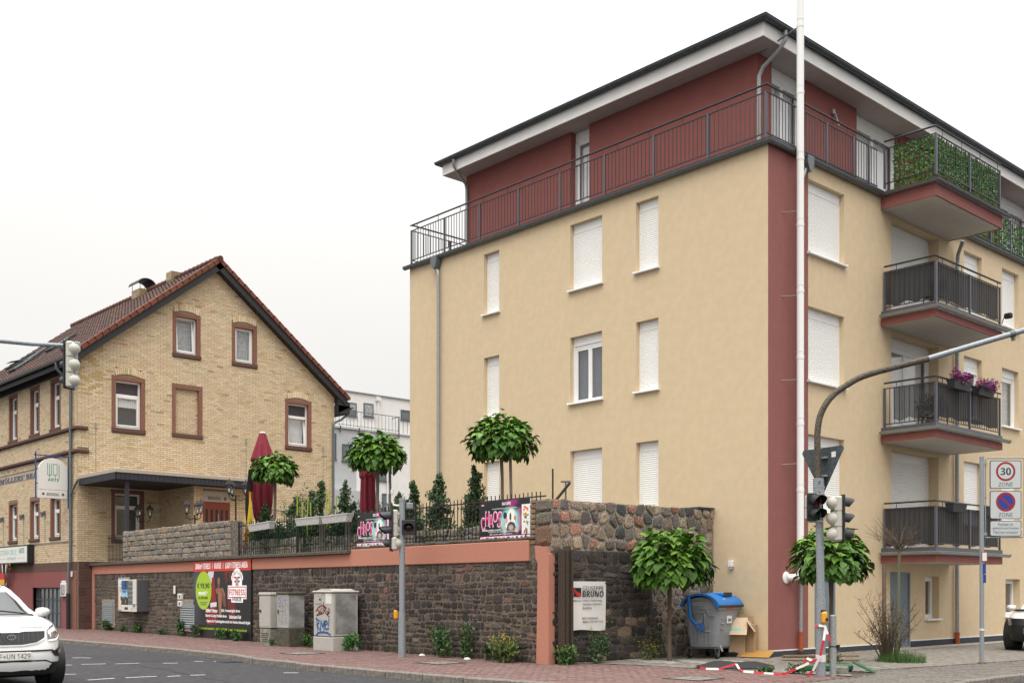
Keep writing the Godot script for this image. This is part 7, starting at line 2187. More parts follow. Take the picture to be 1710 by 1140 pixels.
func build_signals() -> void:
	mk("signal_shell", Color(0.5, 0.49, 0.43), 0.5, 0, "stain", "", 1.0)
	mk("signal_black", Color(0.018, 0.019, 0.023), 0.45)
	mk("signal_yellow", Color(0.75, 0.33, 0.01), 0.45)
	mk("lens", Color(1, 1, 1), 0.2)
	mk("sign_back", Color(0.075, 0.095, 0.105), 0.55, 0.2, "mottle", "", 1.0)
	mk("mast_rust", Color(0.13, 0.108, 0.08), 0.7, 0.2, "rock", "", 1.2)
	mk("sign_face", Color(0.5, 0.535, 0.535), 0.35)
	mk("sign_red", Color(0.3, 0.012, 0.02), 0.4)
	mk("sign_zone_blue", Color(0.012, 0.045, 0.28), 0.4)
	mk("tape_red", Color(0.52, 0.02, 0.04), 0.45)
	mk("tape_white", Color(0.72, 0.7, 0.68), 0.45)
	var RIGHT := V(0.678, 0, -0.735)      # the way the mast's arm points
	# pedestrian signal pole in the middle of the pavement
	var p := thing("pedestrian_signal", "slim grey pedestrian signal pole in the pavement in front of the basalt wall", "traffic light", at(V(-5.33, 0, 5.6)))
	part("pole", M.new().tube([V(0, 0, 0), V(0, 0.95, 0), V(0, 0.97, 0), V(0, 3.3, 0)], [0.085, 0.08, 0.064, 0.062], 14).cone(V(0, 3.3, 0), V(0, 3.36, 0), 0.07, 0.066, 14), "galvanised", p)
	signal_head(p, Transform3D(ry(-0.4), V(-0.17, 2.83, 0.17)), 2, "signal_head", 0.24)
	signal_head(p, Transform3D(ry(-0.85), V(-0.15, 2.4, 0.17)), 1, "signal_head", 0.2)
	signal_head(p, Transform3D(ry(0.86), V(0.2, 2.74, -0.02)), 1, "signal_head", 0.12, [Color(0.022, 0.004, 0.004)])
	part("clamp", M.new().box(V(-0.1, 3.02, 0.08), V(0.2, 0.03, 0.06)).box(V(-0.1, 2.6, 0.08), V(0.2, 0.03, 0.06)).box(V(0.12, 2.84, -0.03), V(0.16, 0.03, 0.05)).box(V(0.12, 2.62, -0.03), V(0.16, 0.03, 0.05)).box(V(-0.08, 2.3, 0.08), V(0.14, 0.03, 0.05)), "signal_shell", p)
	part("junction_box", M.new().bev(V(0.13, 3.2, -0.1), V(0.12, 0.13, 0.12), 0.015), "galvanised", p)
	part("antenna", M.new().tube([V(0, 3.2, 0), V(-0.13, 3.22, 0.13), V(-0.15, 3.3, 0.15), V(-0.15, 3.46, 0.15)], 0.022, 8).cone(V(-0.15, 3.46, 0.15), V(-0.15, 3.55, 0.15), 0.035, 0.03, 8).cone(V(-0.15, 3.5, 0.15), V(-0.15, 4.05, 0.15), 0.01, 0.008, 6), "sign_white", p)
	push_box(p, Transform3D(ry(-1.1), V(-0.07, 0.9, 0.06)))
	# big mast with an arm over the side street
	var m := thing("signal_mast", "tall traffic signal mast with a curved arm over the street corner on the right", "traffic light", at(V(3.506, 0, 3.655)))
	part("base_casing", M.new().tube([V(0, 0, 0), V(0, 1.28, 0), V(0, 1.3, 0)], [0.082, 0.078, 0.066], 16), "galvanised", m)
	part("pole", M.new().cone(V(0, 1.28, 0), V(-0.02, 2.98, 0.02), 0.066, 0.064, 16), "galvanised", m)
	part("coupling", M.new().cone(V(-0.02, 2.96, 0.02), V(-0.025, 3.26, 0.03), 0.092, 0.09, 16).lathe([Vector2(0.098, 3.1), Vector2(0.1, 3.11), Vector2(0.098, 3.12)], at(V(-0.022, 0, 0.02)), 16), "galvanised", m)
	for y in [3.02, 3.2]: part("bolt", M.new().cone(V(0.04, y, 0.1), V(0.055, y, 0.125), 0.018, 0.018, 8), "zinc", m)
	var arm := []
	for q in [[-0.16, 3.2], [-0.17, 3.7], [-0.168, 4.035], [-0.11, 4.33], [0.046, 4.587], [0.28, 4.774], [0.674, 4.972], [1.659, 5.228]]: arm.append(V(-0.025, 0, 0.03) + RIGHT * (q[0] + 0.155) + V(0, q[1], 0))
	var sm := []
	for i in arm.size() - 1:
		for k in 5:
			var p0: Vector3 = arm[maxi(i - 1, 0)]
			var p3: Vector3 = arm[mini(i + 2, arm.size() - 1)]
			var a: Vector3 = arm[i]
			sm.append(a.cubic_interpolate(arm[i + 1], p0, p3, k / 5.0))
	sm.append(arm[arm.size() - 1])
	part("arm", M.new().tube(sm, 0.052, 14), "mast_rust", m)
	var e: Vector3 = arm[arm.size() - 1]
	part("arm_extension", M.new().tube([e - RIGHT * 0.06 - V(0, 0.015, 0), e + RIGHT * 1.677 + V(0, 0.5, 0), e + RIGHT * 3.4 + V(0, 0.95, 0), e + RIGHT * 5.2 + V(0, 1.3, 0)], [0.048, 0.045, 0.042, 0.04], 12), "galvanised", m)
	part("arm_clamp", M.new().cone(e + RIGHT * 1.35 + V(0, 0.4, 0), e + RIGHT * 1.42 + V(0, 0.42, 0), 0.06, 0.06, 12).box(e + RIGHT * 1.4 + V(0, 0.36, 0), V(0.05, 0.12, 0.05)), "zinc", m)
	signal_head(m, Transform3D(ry(1.05), V(-0.03, 2.78, 0.13)), 2, "signal_head", 0.26, [Color(0.1, 0.006, 0.006), Color(0.01, 0.05, 0.03)], 0.22)
	signal_head(m, Transform3D(ry(PI / 2 + 0.95), V(0.3, 2.585, -0.12)), 3, "signal_head", 0.2, [Color(0.1, 0.006, 0.005), Color(0.1, 0.05, 0.0), Color(0.01, 0.06, 0.02)], 0.255)
	part("clamp", M.new().box(V(-0.06, 3.0, 0.06), V(0.22, 0.03, 0.1)).box(V(-0.06, 2.55, 0.06), V(0.22, 0.03, 0.1)).box(V(0.1, 2.93, -0.05), V(0.24, 0.03, 0.05)).box(V(0.1, 2.25, -0.05), V(0.24, 0.03, 0.05)), "signal_shell", m)
	# triangular give way plate seen from behind
	var gw := Transform3D(ry(-0.19), V(-0.02, 3.42, -0.09))
	part("give_way_plate", M.new().prism(PackedVector2Array([Vector2(-0.45, 0.3), Vector2(-0.42, 0.35), Vector2(0.42, 0.35), Vector2(0.45, 0.3), Vector2(0.03, -0.39), Vector2(-0.03, -0.39)]), -0.004, 0.004, gw), "sign_back", m)
	part("give_way_bracket", M.new().box(V(0, 3.6, -0.04), V(0.2, 0.03, 0.06)).box(V(0, 3.3, -0.04), V(0.2, 0.03, 0.06)), "galvanised", m)
	part("sticker", M.new().box(V(0.24, 0.22, 0.006), V(0.09, 0.09, 0.002)), "sign_white", m, gw)
	push_box(m, Transform3D(ry(0.9 + 0.5), V(0.06, 0.97, 0.05)))
	part("white_band", M.new().lathe([Vector2(0.084, 0.24), Vector2(0.085, 0.25), Vector2(0.084, 0.36)], Transform3D.IDENTITY, 16), "tape_white", m)
	# mast arm coming in from the left with a signal head
	var g := thing("overhead_signal", "signal head hanging from a grey mast arm that enters from the left edge", "traffic light", at(V(-7.7, 6.07, 11.57)))
	var lf := V(-0.678, 0, 0.735)
	part("arm", M.new().tube([V(0, 0, 0) - lf * 0.05, lf * 0.8 + V(0, 0.045, 0), lf * 0.82 + V(0, 0.046, 0), lf * 3.0 + V(0.2, 0.2, 0.3), lf * 7.5 + V(0.6, 0.3, 0.9)], [0.037, 0.042, 0.046, 0.052, 0.06], 12), "galvanised", g)
	signal_head(g, Transform3D(ry(-1.15), lf * 0.14 + V(0, -0.36, 0.0)), 3, "signal_head", 0.16, [Color(0.1, 0.006, 0.005), Color(0.1, 0.05, 0.0), Color(0.01, 0.06, 0.02)], 0.3)
	part("hanger", M.new().bev(V(0.02, -0.02, 0.0), V(0.12, 0.2, 0.12), 0.02).box(V(0.03, -0.4, 0.02), V(0.06, 0.86, 0.05)), "galvanised", g)
	# zone sign on its own pole
	var zs := thing("zone_sign", "grey pole carrying a 30 zone sign, no parking zone sign and text plate", "sign", Transform3D(ry(deg_to_rad(46.0)), V(3.94, 0, -1.345)))
	part("pole", M.new().cone(V(0, 0, 0), V(0, 3.96, 0), 0.042, 0.042, 14).cone(V(0, 3.96, 0), V(0, 3.99, 0), 0.045, 0.04, 14), "galvanised", zs)
	part("foot", M.new().lathe([Vector2(0.09, 0), Vector2(0.085, 0.02), Vector2(0.05, 0.04)], Transform3D.IDENTITY, 14), "mast_rust", zs)
	part("tube_frame", M.new().tube([V(0.07, 2.43, 0), V(0.07, 3.93, 0), V(0.1, 3.96, 0), V(0.78, 3.96, 0), V(0.81, 3.93, 0), V(0.81, 2.47, 0), V(0.78, 2.44, 0), V(0.07, 2.43, 0)], 0.013, 8), "galvanised", zs)
	part("bracket", M.new().box(V(0.04, 3.85, 0), V(0.1, 0.05, 0.05)).box(V(0.04, 2.5, 0), V(0.1, 0.05, 0.05)).box(V(0.04, 3.2, 0), V(0.1, 0.03, 0.03)), "galvanised", zs)
	var faces := [[3.64, 0.54, "speed_zone_plate"], [3.055, 0.54, "no_parking_zone_plate"], [2.605, 0.3, "text_plate"]]
	for q in faces:
		var f := at(V(0.44, q[0], 0.03))
		var o := part(q[2], M.new().prism(round_rect(0.6, q[1], 0.04), -0.01, 0.004), "ink", zs, f)
		part("face", M.new().prism(round_rect(0.575, q[1] - 0.025, 0.03), 0.003, 0.006), "sign_face", o)
		if q[2] == "speed_zone_plate":
			part("red_ring", disc(M.new(), V(0, 0.06, 0.0075), 0.145, 0.185), "sign_red", o)
			part("white_disc", disc(M.new(), V(0, 0.06, 0.0072), 0.0, 0.145), "sign_face", o)
			text("lettering", "30", 0.2, 0.14, "ink", o, at(V(0, 0.06, 0.0072)), "bold", 0.001)
			text("lettering", "ZONE", 0.27, 0.075, "ink", o, at(V(0, -0.19, 0.006)), "sans", 0.001)
		elif q[2] == "no_parking_zone_plate":
			part("red_ring", disc(M.new(), V(0, 0.06, 0.0078), 0.14, 0.185), "sign_red", o)
			part("blue_disc", disc(M.new(), V(0, 0.06, 0.0072), 0.0, 0.142), "sign_zone_blue", o)
			part("red_bar", M.new().box(V(0, 0.06, 0.008), V(0.29, 0.04, 0.001), Color.WHITE, Basis(V(0, 0, 1), -PI / 4)), "sign_red", o)
			text("lettering", "ZONE", 0.27, 0.075, "ink", o, at(V(0, -0.19, 0.006)), "sans", 0.001)
		else:
			text("lettering", "Parken in", 0.28, 0.06, "ink", o, at(V(0, 0.075, 0.006)), "sans", 0.001)
			text("lettering", "gekennzeichneten", 0.5, 0.06, "ink", o, at(V(0, 0.0, 0.006)), "sans", 0.001)
			text("lettering", "Flächen erlaubt", 0.46, 0.06, "ink", o, at(V(0, -0.075, 0.006)), "sans", 0.001)
	var mp := part("small_plate", M.new().prism(round_rect(0.11, 0.19, 0.01), 0.0, 0.006, at(V(0.03, 2.06, 0.046))), "sign_red", zs)
	part("face", M.new().box(V(0.03, 2.06, 0.054), V(0.085, 0.16, 0.003)).box(V(0.03, 2.06, 0.0), V(0.01, 0.01, 0.01)), "sign_white", mp)
	part("sticker", M.new().box(V(0.03, 1.83, 0.046), V(0.06, 0.2, 0.003)).box(V(0.035, 1.64, 0.046), V(0.055, 0.16, 0.003)), "sign_zone_blue", zs)
	part("tape_remnant", M.new().lathe([Vector2(0.044, 0.64), Vector2(0.045, 0.66), Vector2(0.044, 0.68)], Transform3D.IDENTITY, 14).tri(V(0.04, 0.66, 0.02), V(0.1, 0.63, 0.03), V(0.1, 0.65, 0.03)), "tape_white", zs)
	# small grey post in front of the right-hand ball tree
	var sp := thing("grey_bollard", "short pale grey plastic post in front of the street tree by the signal mast", "post", at(V(3.64, 0, 3.5)))
	part("post", M.new().cone(V(0, 0, 0), V(0, 1.0, 0), 0.055, 0.055, 14).lathe([Vector2(0.058, 0.99), Vector2(0.05, 1.01), Vector2(0, 1.015)], Transform3D.IDENTITY, 14), "zinc_light", sp)
	part("strap", M.new().lathe([Vector2(0.057, 0.48), Vector2(0.059, 0.49), Vector2(0.057, 0.5)], Transform3D.IDENTITY, 14).box(V(0.06, 0.49, -0.05), V(0.05, 0.06, 0.05)), "black", sp)
	# barrier tape round the mast and on the ground
	var tp := thing("barrier_tape", "red and white barrier tape tied round the signal mast and trailing to the ground", "barrier tape", at(V(3.506, 0, 3.655)))
	var runs := [[V(0.12, 0.83, 0.05), V(0.13, 0.6, 0.12), V(0.09, 0.35, 0.16), V(-0.02, 0.1, 0.2), V(-0.1, 0.01, 0.24)], [V(-0.07, 0.84, 0.06), V(0.03, 0.84, 0.11), V(0.12, 0.83, 0.05)], [V(0.12, 0.83, 0.07), V(0.16, 0.7, 0.05), V(0.2, 0.58, 0.02)], [V(0.06, 0.3, 0.12), V(-0.12, 0.22, 0.16), V(-0.3, 0.12, 0.26), V(-0.5, 0.012, 0.35)], [V(-0.08, 0.26, 0.14), V(-0.16, 0.3, 0.16), V(-0.19, 0.2, 0.2)]]
	for ri in runs.size(): ribbon(tp, runs[ri], 0.04, ri)
	var t2 := thing("barrier_tape", "red and white barrier tape lying across the black rubber mat", "barrier tape", at(V(0, 0, 0)))
	ribbon(t2, [V(1.1, 0.02, 3.75), V(1.32, 0.02, 3.86), V(1.6, 0.03, 3.86), V(1.8, 0.12, 3.62), V(1.95, 0.05, 3.75), V(2.15, 0.02, 3.9), V(2.6, 0.015, 3.95), V(3.0, 0.02, 3.98)], 0.038, 1)

func ribbon(parent: Node, pts: Array, w: float, sd: int) -> void:
	var red := M.new()
	var white := M.new()
	var k := sd
	for i in pts.size() - 1:
		var n := maxi(1, int((pts[i + 1] - pts[i]).length() / 0.2))
		for j in n:
			var a: Vector3 = pts[i].lerp(pts[i + 1], float(j) / n)
			var b: Vector3 = pts[i].lerp(pts[i + 1], float(j + 1) / n)
			var s: Vector3 = (b - a).cross(V(0.735, 0.25, 0.678)).normalized() * w * 0.5
			(red if k % 2 else white).quad(a - s, b - s, b + s, a + s)
			k += 1
	if red.v.size(): part("red_stripes", red, "tape_red", parent)
	if white.v.size(): part("white_stripes", white, "tape_white", parent)

func weed(label: String, base: Vector3, r: Vector3, n: int, s: float, col: Color, flowers := 0, grp := "weeds along the foot of the walls", tall := 0.0) -> void:
	var t := thing("weed", label, "weed", at(base), grp)
	var m := M.new()
	for k in 9:
		var a := rf(0, TAU)
		var q := V(cos(a) * r.x * rf(0, 0.6), r.y * rf(0.3, 1.0), sin(a) * r.z * rf(0, 0.6))
		small_leaves(m, q, V(r.x * 0.45, r.y * 0.4, r.z * 0.45), n / 9, s, col, 0.7, 0.5, 0.5)
	tag(part("foliage", m, "leaf", t), "", "", "", "stuff")
	var st := M.new()
	for k in 8 + flowers / 2:
		var a := rf(0, TAU)
		var p := V(cos(a) * r.x * 0.5, r.y * rf(0.6, 1.25) + tall, sin(a) * r.z * 0.5)
		st.tube([V(p.x * 0.3, -0.02, p.z * 0.3), V(p.x * 0.7, p.y * 0.55, p.z * 0.7), p], [0.007, 0.005, 0.003], 4, Color(0.09, 0.14, 0.04))
	part("stems", st, "leaf", t)
	if flowers:
		var f := M.new()
		for k in flowers:
			var a := rf(0, TAU)
			var q := rf(0.1, 0.8)
			var p := V(cos(a) * r.x * q, r.y * rf(0.75, 1.35) + tall, sin(a) * r.z * q)
			for j in 3:
				var b := TAU * j / 3.0
				f.quad(p, p + V(cos(b) * 0.022, 0.006, sin(b) * 0.022), p + V(cos(b + 1.0) * 0.03, 0.0, sin(b + 1.0) * 0.03), p + V(cos(b + 2.0) * 0.022, 0.006, sin(b + 2.0) * 0.022), Color(0.75, 0.58, 0.02))
		tag(part("blossoms", f, "petal", t), "", "", "", "stuff")

func build_plants() -> void:
	mk("earth", Color(0.09, 0.07, 0.05), 1.0, 0, "mottle", "n_rough", 2.0, 0.6)
	ball_tree("ball_tree", "ball-headed street tree in front of the rubble side wall, left of the waste container", V(-0.62, 0, 2.5), 1.5, 1.55, 1.12, 1250, 300, 0.042, 0.18)
	ball_tree("ball_tree", "ball-headed street tree behind the signal mast at the building corner", V(2.29, 0, 1.33), 1.62, 1.38, 0.95, 1150, 300, 0.04, 0.165)
	var g := Color(0.05, 0.135, 0.025)
	var dg := Color(0.045, 0.09, 0.03)
	weed("leafy green weed under the wall vent left of the information panel", W(-22.9, 0, 0.14), V(0.45, 0.3, 0.14), 260, 0.1, g)
	weed("small green weed below the information panel", W(-21.4, 0, 0.14), V(0.25, 0.2, 0.12), 120, 0.09, g)
	weed("green weed below the vending machine", W(-20.2, 0, 0.14), V(0.35, 0.24, 0.12), 180, 0.09, g)
	weed("sparse weed between vending machine and meter boxes", W(-18.2, 0, 0.12), V(0.4, 0.16, 0.12), 120, 0.08, g)
	weed("tall leafy weed just left of the fitness banner", W(-16.6, 0, 0.14), V(0.3, 0.4, 0.14), 240, 0.1, g)
	weed("weed growing over the lower left corner of the fitness banner", W(-15.4, 0, 0.2), V(0.4, 0.3, 0.12), 240, 0.09, dg)
	weed("weed growing over the lower middle of the fitness banner", W(-13.8, 0, 0.2), V(0.4, 0.24, 0.12), 200, 0.09, g)
	weed("weed in front of the lower right part of the fitness banner", W(-12.6, 0, 0.25), V(0.4, 0.3, 0.14), 240, 0.1, g)
	weed("small weed between the pale and the stained cabinet", W(-9.55, 0, 0.75), V(0.16, 0.18, 0.1), 80, 0.08, g)
	weed("green weed right of the stained mossy cabinet", W(-8.3, 0, 0.35), V(0.4, 0.28, 0.18), 240, 0.1, g)
	weed("round bright green weed at the right foot of the graffiti cabinet", W(-6.15, 0, 0.5), V(0.34, 0.38, 0.24), 380, 0.1, Color(0.055, 0.17, 0.03))
	weed("low thin weed right of the pedestrian signal pole's left side", W(-4.7, 0, 0.12), V(0.5, 0.12, 0.1), 90, 0.07, dg)
	weed("bushy dark weed right of the pedestrian signal pole", W(-2.9, 0, 0.3), V(0.45, 0.52, 0.26), 620, 0.085, Color(0.06, 0.13, 0.035))
	weed("upright dark weed in the middle of the right wall stretch", W(-2.15, 0, 0.22), V(0.3, 0.62, 0.2), 520, 0.085, Color(0.055, 0.115, 0.035))
	weed("small dark weed between the upright weed and yellow-flowering weed", W(-1.4, 0, 0.2), V(0.22, 0.3, 0.15), 180, 0.08, dg)
	weed("broad yellow-flowering weed before the right end of the basalt wall", W(-0.75, 0, 0.3), V(0.55, 0.42, 0.25), 560, 0.09, Color(0.11, 0.17, 0.035), 70)
	weed("yellow-flowering weed at the foot of the timber post", V(-1.25, 0, 4.75), V(0.36, 0.3, 0.3), 420, 0.085, Color(0.055, 0.14, 0.03), 14)
	weed("large dark weed with grey stems under the company sheet", V(-1.22, 0, 3.95), V(0.36, 0.5, 0.42), 620, 0.075, Color(0.06, 0.11, 0.045), 16, "weeds along the foot of the walls", 0.15)
	weed("pale yellow-green weed behind the street tree's trunk", V(-1.1, 0, 2.6), V(0.35, 0.35, 0.35), 220, 0.06, Color(0.13, 0.15, 0.05), 20)
	weed("dusty grey weed at the wall left of the waste container", V(-1.35, 0, 2.0), V(0.25, 0.55, 0.4), 260, 0.06, Color(0.11, 0.11, 0.075))
	weed("small grass tuft beside the signal mast", V(2.9, 0, 3.45), V(0.3, 0.14, 0.2), 130, 0.08, g)
	weed("green tuft at the foot of the street tree by the mast", V(2.45, 0, 1.5), V(0.25, 0.28, 0.2), 150, 0.08, Color(0.12, 0.16, 0.05))
	weed("low grass tuft on the apron edge near the rubber mat", V(2.5, 0, 3.75), V(0.35, 0.09, 0.12), 90, 0.07, g)
	# dead shrub with dry canes
	var ds := thing("dry_shrub", "tangle of dry brown canes with fresh grass at its foot before the grey door", "shrub", at(V(2.35, 0, -0.75)))
	var m := M.new()
	var lf := M.new()
	for i in 80:
		var a := rf(0, TAU)
		var sp := rf(0.05, 0.75)
		var h := rf(0.5, 1.35)
		var tip := V(cos(a) * sp, h, sin(a) * sp)
		var mid := V(tip.x * 0.45 + rf(-0.05, 0.05), h * 0.55, tip.z * 0.45 + rf(-0.05, 0.05))
		var c := Color(0.1, 0.072, 0.045) * rf(0.7, 1.6)
		m.tube([V(tip.x * 0.2, -0.02, tip.z * 0.2), mid, tip], [0.008, 0.006, 0.003], 4, c)
		for k in 5:
			var p := mid.lerp(tip, rf(0, 1))
			m.tube([p, p + V(rf(-0.14, 0.14), rf(0.03, 0.2), rf(-0.14, 0.14))], [0.004, 0.002], 3, c)
			small_leaves(lf, p + V(rf(-0.08, 0.08), rf(0, 0.1), rf(-0.08, 0.08)), V(0.05, 0.05, 0.05), 3, 0.035, Color(0.12, 0.09, 0.045))
	part("canes", m, "leaf", ds)
	tag(part("dry_leaves", lf, "leaf", ds), "", "", "", "stuff")
	var gr := M.new()
	for i in 620:
		var a := rf(0, TAU)
		var r := sqrt(rf(0, 1))
		var p := V(0.3 + cos(a) * r * 0.5, 0, 0.1 + sin(a) * r * 0.38)
		var h := rf(0.1, 0.34) * (1.2 - r * 0.5)
		var b := V(rf(-0.08, 0.08), h, rf(-0.08, 0.08))
		var w := V(rf(-1, 1), 0, rf(-1, 1)).normalized() * 0.007
		gr.tri(p - w, p + w, p + b, Color(0.06, 0.15, 0.025) * rf(0.7, 1.4))
	tag(part("grass_blades", gr, "leaf", ds), "", "", "", "stuff")
	# young bare tree with a stake, behind the dry shrub
	var bt := thing("bare_young_tree", "bare young tree with a thin green stem and dead twigs before the grey door", "tree", at(V(1.9, 0, -1.9)))
	part("trunk", M.new().tube([V(0, 0, 0), V(0.02, 1.0, 0), V(0.04, 2.0, 0), V(0.05, 2.35, 0)], [0.035, 0.03, 0.028, 0.04], 8, Color(0.8, 1.0, 0.75)), "wood_grey", bt)
	m = M.new()
	for i in 46:
		var a := rf(0, TAU)
		var l := rf(0.3, 0.8)
		var p := V(0.05, 2.3 + rf(-0.1, 0.05), 0)
		var q := p + V(cos(a) * l * 0.8, rf(0.05, 0.55), sin(a) * l * 0.8)
		m.tube([p, p.lerp(q, 0.5) + V(0, 0.06, 0), q], [0.01, 0.006, 0.003], 4)
		for k in 3: m.tube([p.lerp(q, rf(0.4, 0.9)), q + V(rf(-0.2, 0.2), rf(-0.05, 0.25), rf(-0.2, 0.2))], [0.004, 0.002], 3)
	part("twigs", m, "bark", bt)
	var sk := thing("tree_stake", "pinkish wooden stake standing before the grey door beside the bare tree", "stake", at(V(1.55, 0, -2.0)))
	part("stake", M.new().cone(V(0, 0, 0), V(0.0, 1.95, 0), 0.045, 0.045, 8, Color(1.2, 0.85, 0.75)), "wood_grey", sk)
	# flower boxes on the balconies
	mk("box_dark", Color(0.035, 0.037, 0.042), 0.55)
	var fb := [[5.95 + 0.32, -5.75, 1, "box of pink flowers on the middle balcony rail, nearer the corner"], [5.95 + 0.32, -7.05, 1, "box of pink flowers on the middle balcony rail, farther from the corner"], [3.37, -5.6, 0, "empty dark flower box on the lowest balcony rail, nearer the corner"], [3.37, -7.4, 0, "empty dark flower box on the lowest balcony rail, mostly behind the zone sign"]]
	for q in fb:
		var y: float = q[0]
		var t := thing("flower_box", q[3], "flower box", at(V(1.42, y - 0.12, q[1]), PI / 2), "dark flower boxes on the balcony rails")
		var l := 0.85 if q[2] else 0.7
		var bm := M.new()
		var c := [V(-l / 2 + 0.04, 0, -0.07), V(l / 2 - 0.04, 0, -0.07), V(l / 2 - 0.04, 0, 0.07), V(-l / 2 + 0.04, 0, 0.07)]
		var d := [V(-l / 2, 0.2, -0.11), V(l / 2, 0.2, -0.11), V(l / 2, 0.2, 0.11), V(-l / 2, 0.2, 0.11)]
		for k in 4: bm.quad(c[(k + 1) % 4], c[k], d[k], d[(k + 1) % 4])
		bm.quad(c[0], c[1], c[2], c[3])
		part("box", bm.bev(V(0, 0.2, 0.11), V(l + 0.02, 0.025, 0.02), 0.006).bev(V(-l / 2, 0.2, 0), V(0.02, 0.025, 0.22), 0.006).bev(V(l / 2, 0.2, 0), V(0.02, 0.025, 0.22), 0.006), "box_dark", t)
		part("soil", M.new().box(V(0, 0.17, 0), V(l - 0.03, 0.01, 0.19)), "soil", t)
		if q[2]:
			var lv := M.new()
			var fl := M.new()
			for k in 9:
				var p := V(-l / 2 + l * (k + 0.5) / 9.0, 0.24 + rf(-0.05, 0.05), rf(-0.03, 0.1))
				small_leaves(lv, p, V(0.12, 0.13, 0.13), 60, 0.05, Color(0.04, 0.1, 0.025))
				small_leaves(fl, p + V(0, 0.05, 0.04), V(0.13, 0.15, 0.14), 34, 0.062, Color(0.3, 0.012, 0.17) if k % 4 != 3 else Color(0.1, 0.05, 0.2), 0.1, 0.3, 0.9)
			tag(part("foliage", lv, "leaf", t), "", "", "", "stuff")
			tag(part("blossoms", fl, "petal", t), "", "", "", "stuff")
	var bp := thing("balcony_plant", "dark potted plant behind the see-through screen of the middle balcony", "potted plant", at(V(0.85, 5.2, -5.5)))
	part("pot", M.new().lathe([Vector2(0.1, 0), Vector2(0.14, 0.26), Vector2(0.15, 0.28), Vector2(0.12, 0.28), Vector2(0, 0.26)], Transform3D.IDENTITY, 14), "concrete_pale", bp)
	m = M.new()
	small_leaves(m, V(0, 0.6, 0), V(0.38, 0.34, 0.38), 420, 0.1, Color(0.03, 0.06, 0.025))
	tag(part("foliage", m, "leaf", bp), "", "", "", "stuff")
	var tb := thing("balcony_table", "small dark table on the middle balcony seen through the screen", "table", at(V(0.5, 5.2, -6.3)))
	part("tabletop", M.new().bev(V(0, 0.7, 0), V(0.6, 0.03, 0.6), 0.008), "black", tb)
	for sx in [-0.25, 0.25]:
		for sz in [-0.25, 0.25]: part("leg", M.new().cone(V(sx, 0, sz), V(sx, 0.69, sz), 0.014, 0.014, 6), "black", tb)
	var ac := thing("balcony_chair", "dark folding chair on the upper screened balcony", "chair", at(V(0.85, 8.0, -5.7)))
	part("seat", M.new().bev(V(0, 0.45, 0), V(0.42, 0.03, 0.42), 0.008), "black", ac)
	part("backrest", M.new().bev(V(0, 0.75, -0.2), V(0.42, 0.3, 0.03), 0.008), "black", ac)
	for sx in [-0.19, 0.19]:
		for sz in [-0.2, 0.2]: part("leg", M.new().cone(V(sx, 0, sz), V(sx, 0.62 if sz < 0 else 0.44, sz), 0.013, 0.013, 6), "black", ac)
	var kf := thing("balcony_lamp", "black floodlight clamped at the far end of the upper screened balcony", "lamp", at(V(1.45, 8.35, -8.4)))
	part("lamp_head", M.new().bev(V(0, 0, 0), V(0.2, 0.14, 0.12), 0.03), "black", kf)
	part("bracket", M.new().tube([V(-0.1, 0, 0), V(-0.12, -0.2, 0.1)], 0.012, 6), "black", kf)

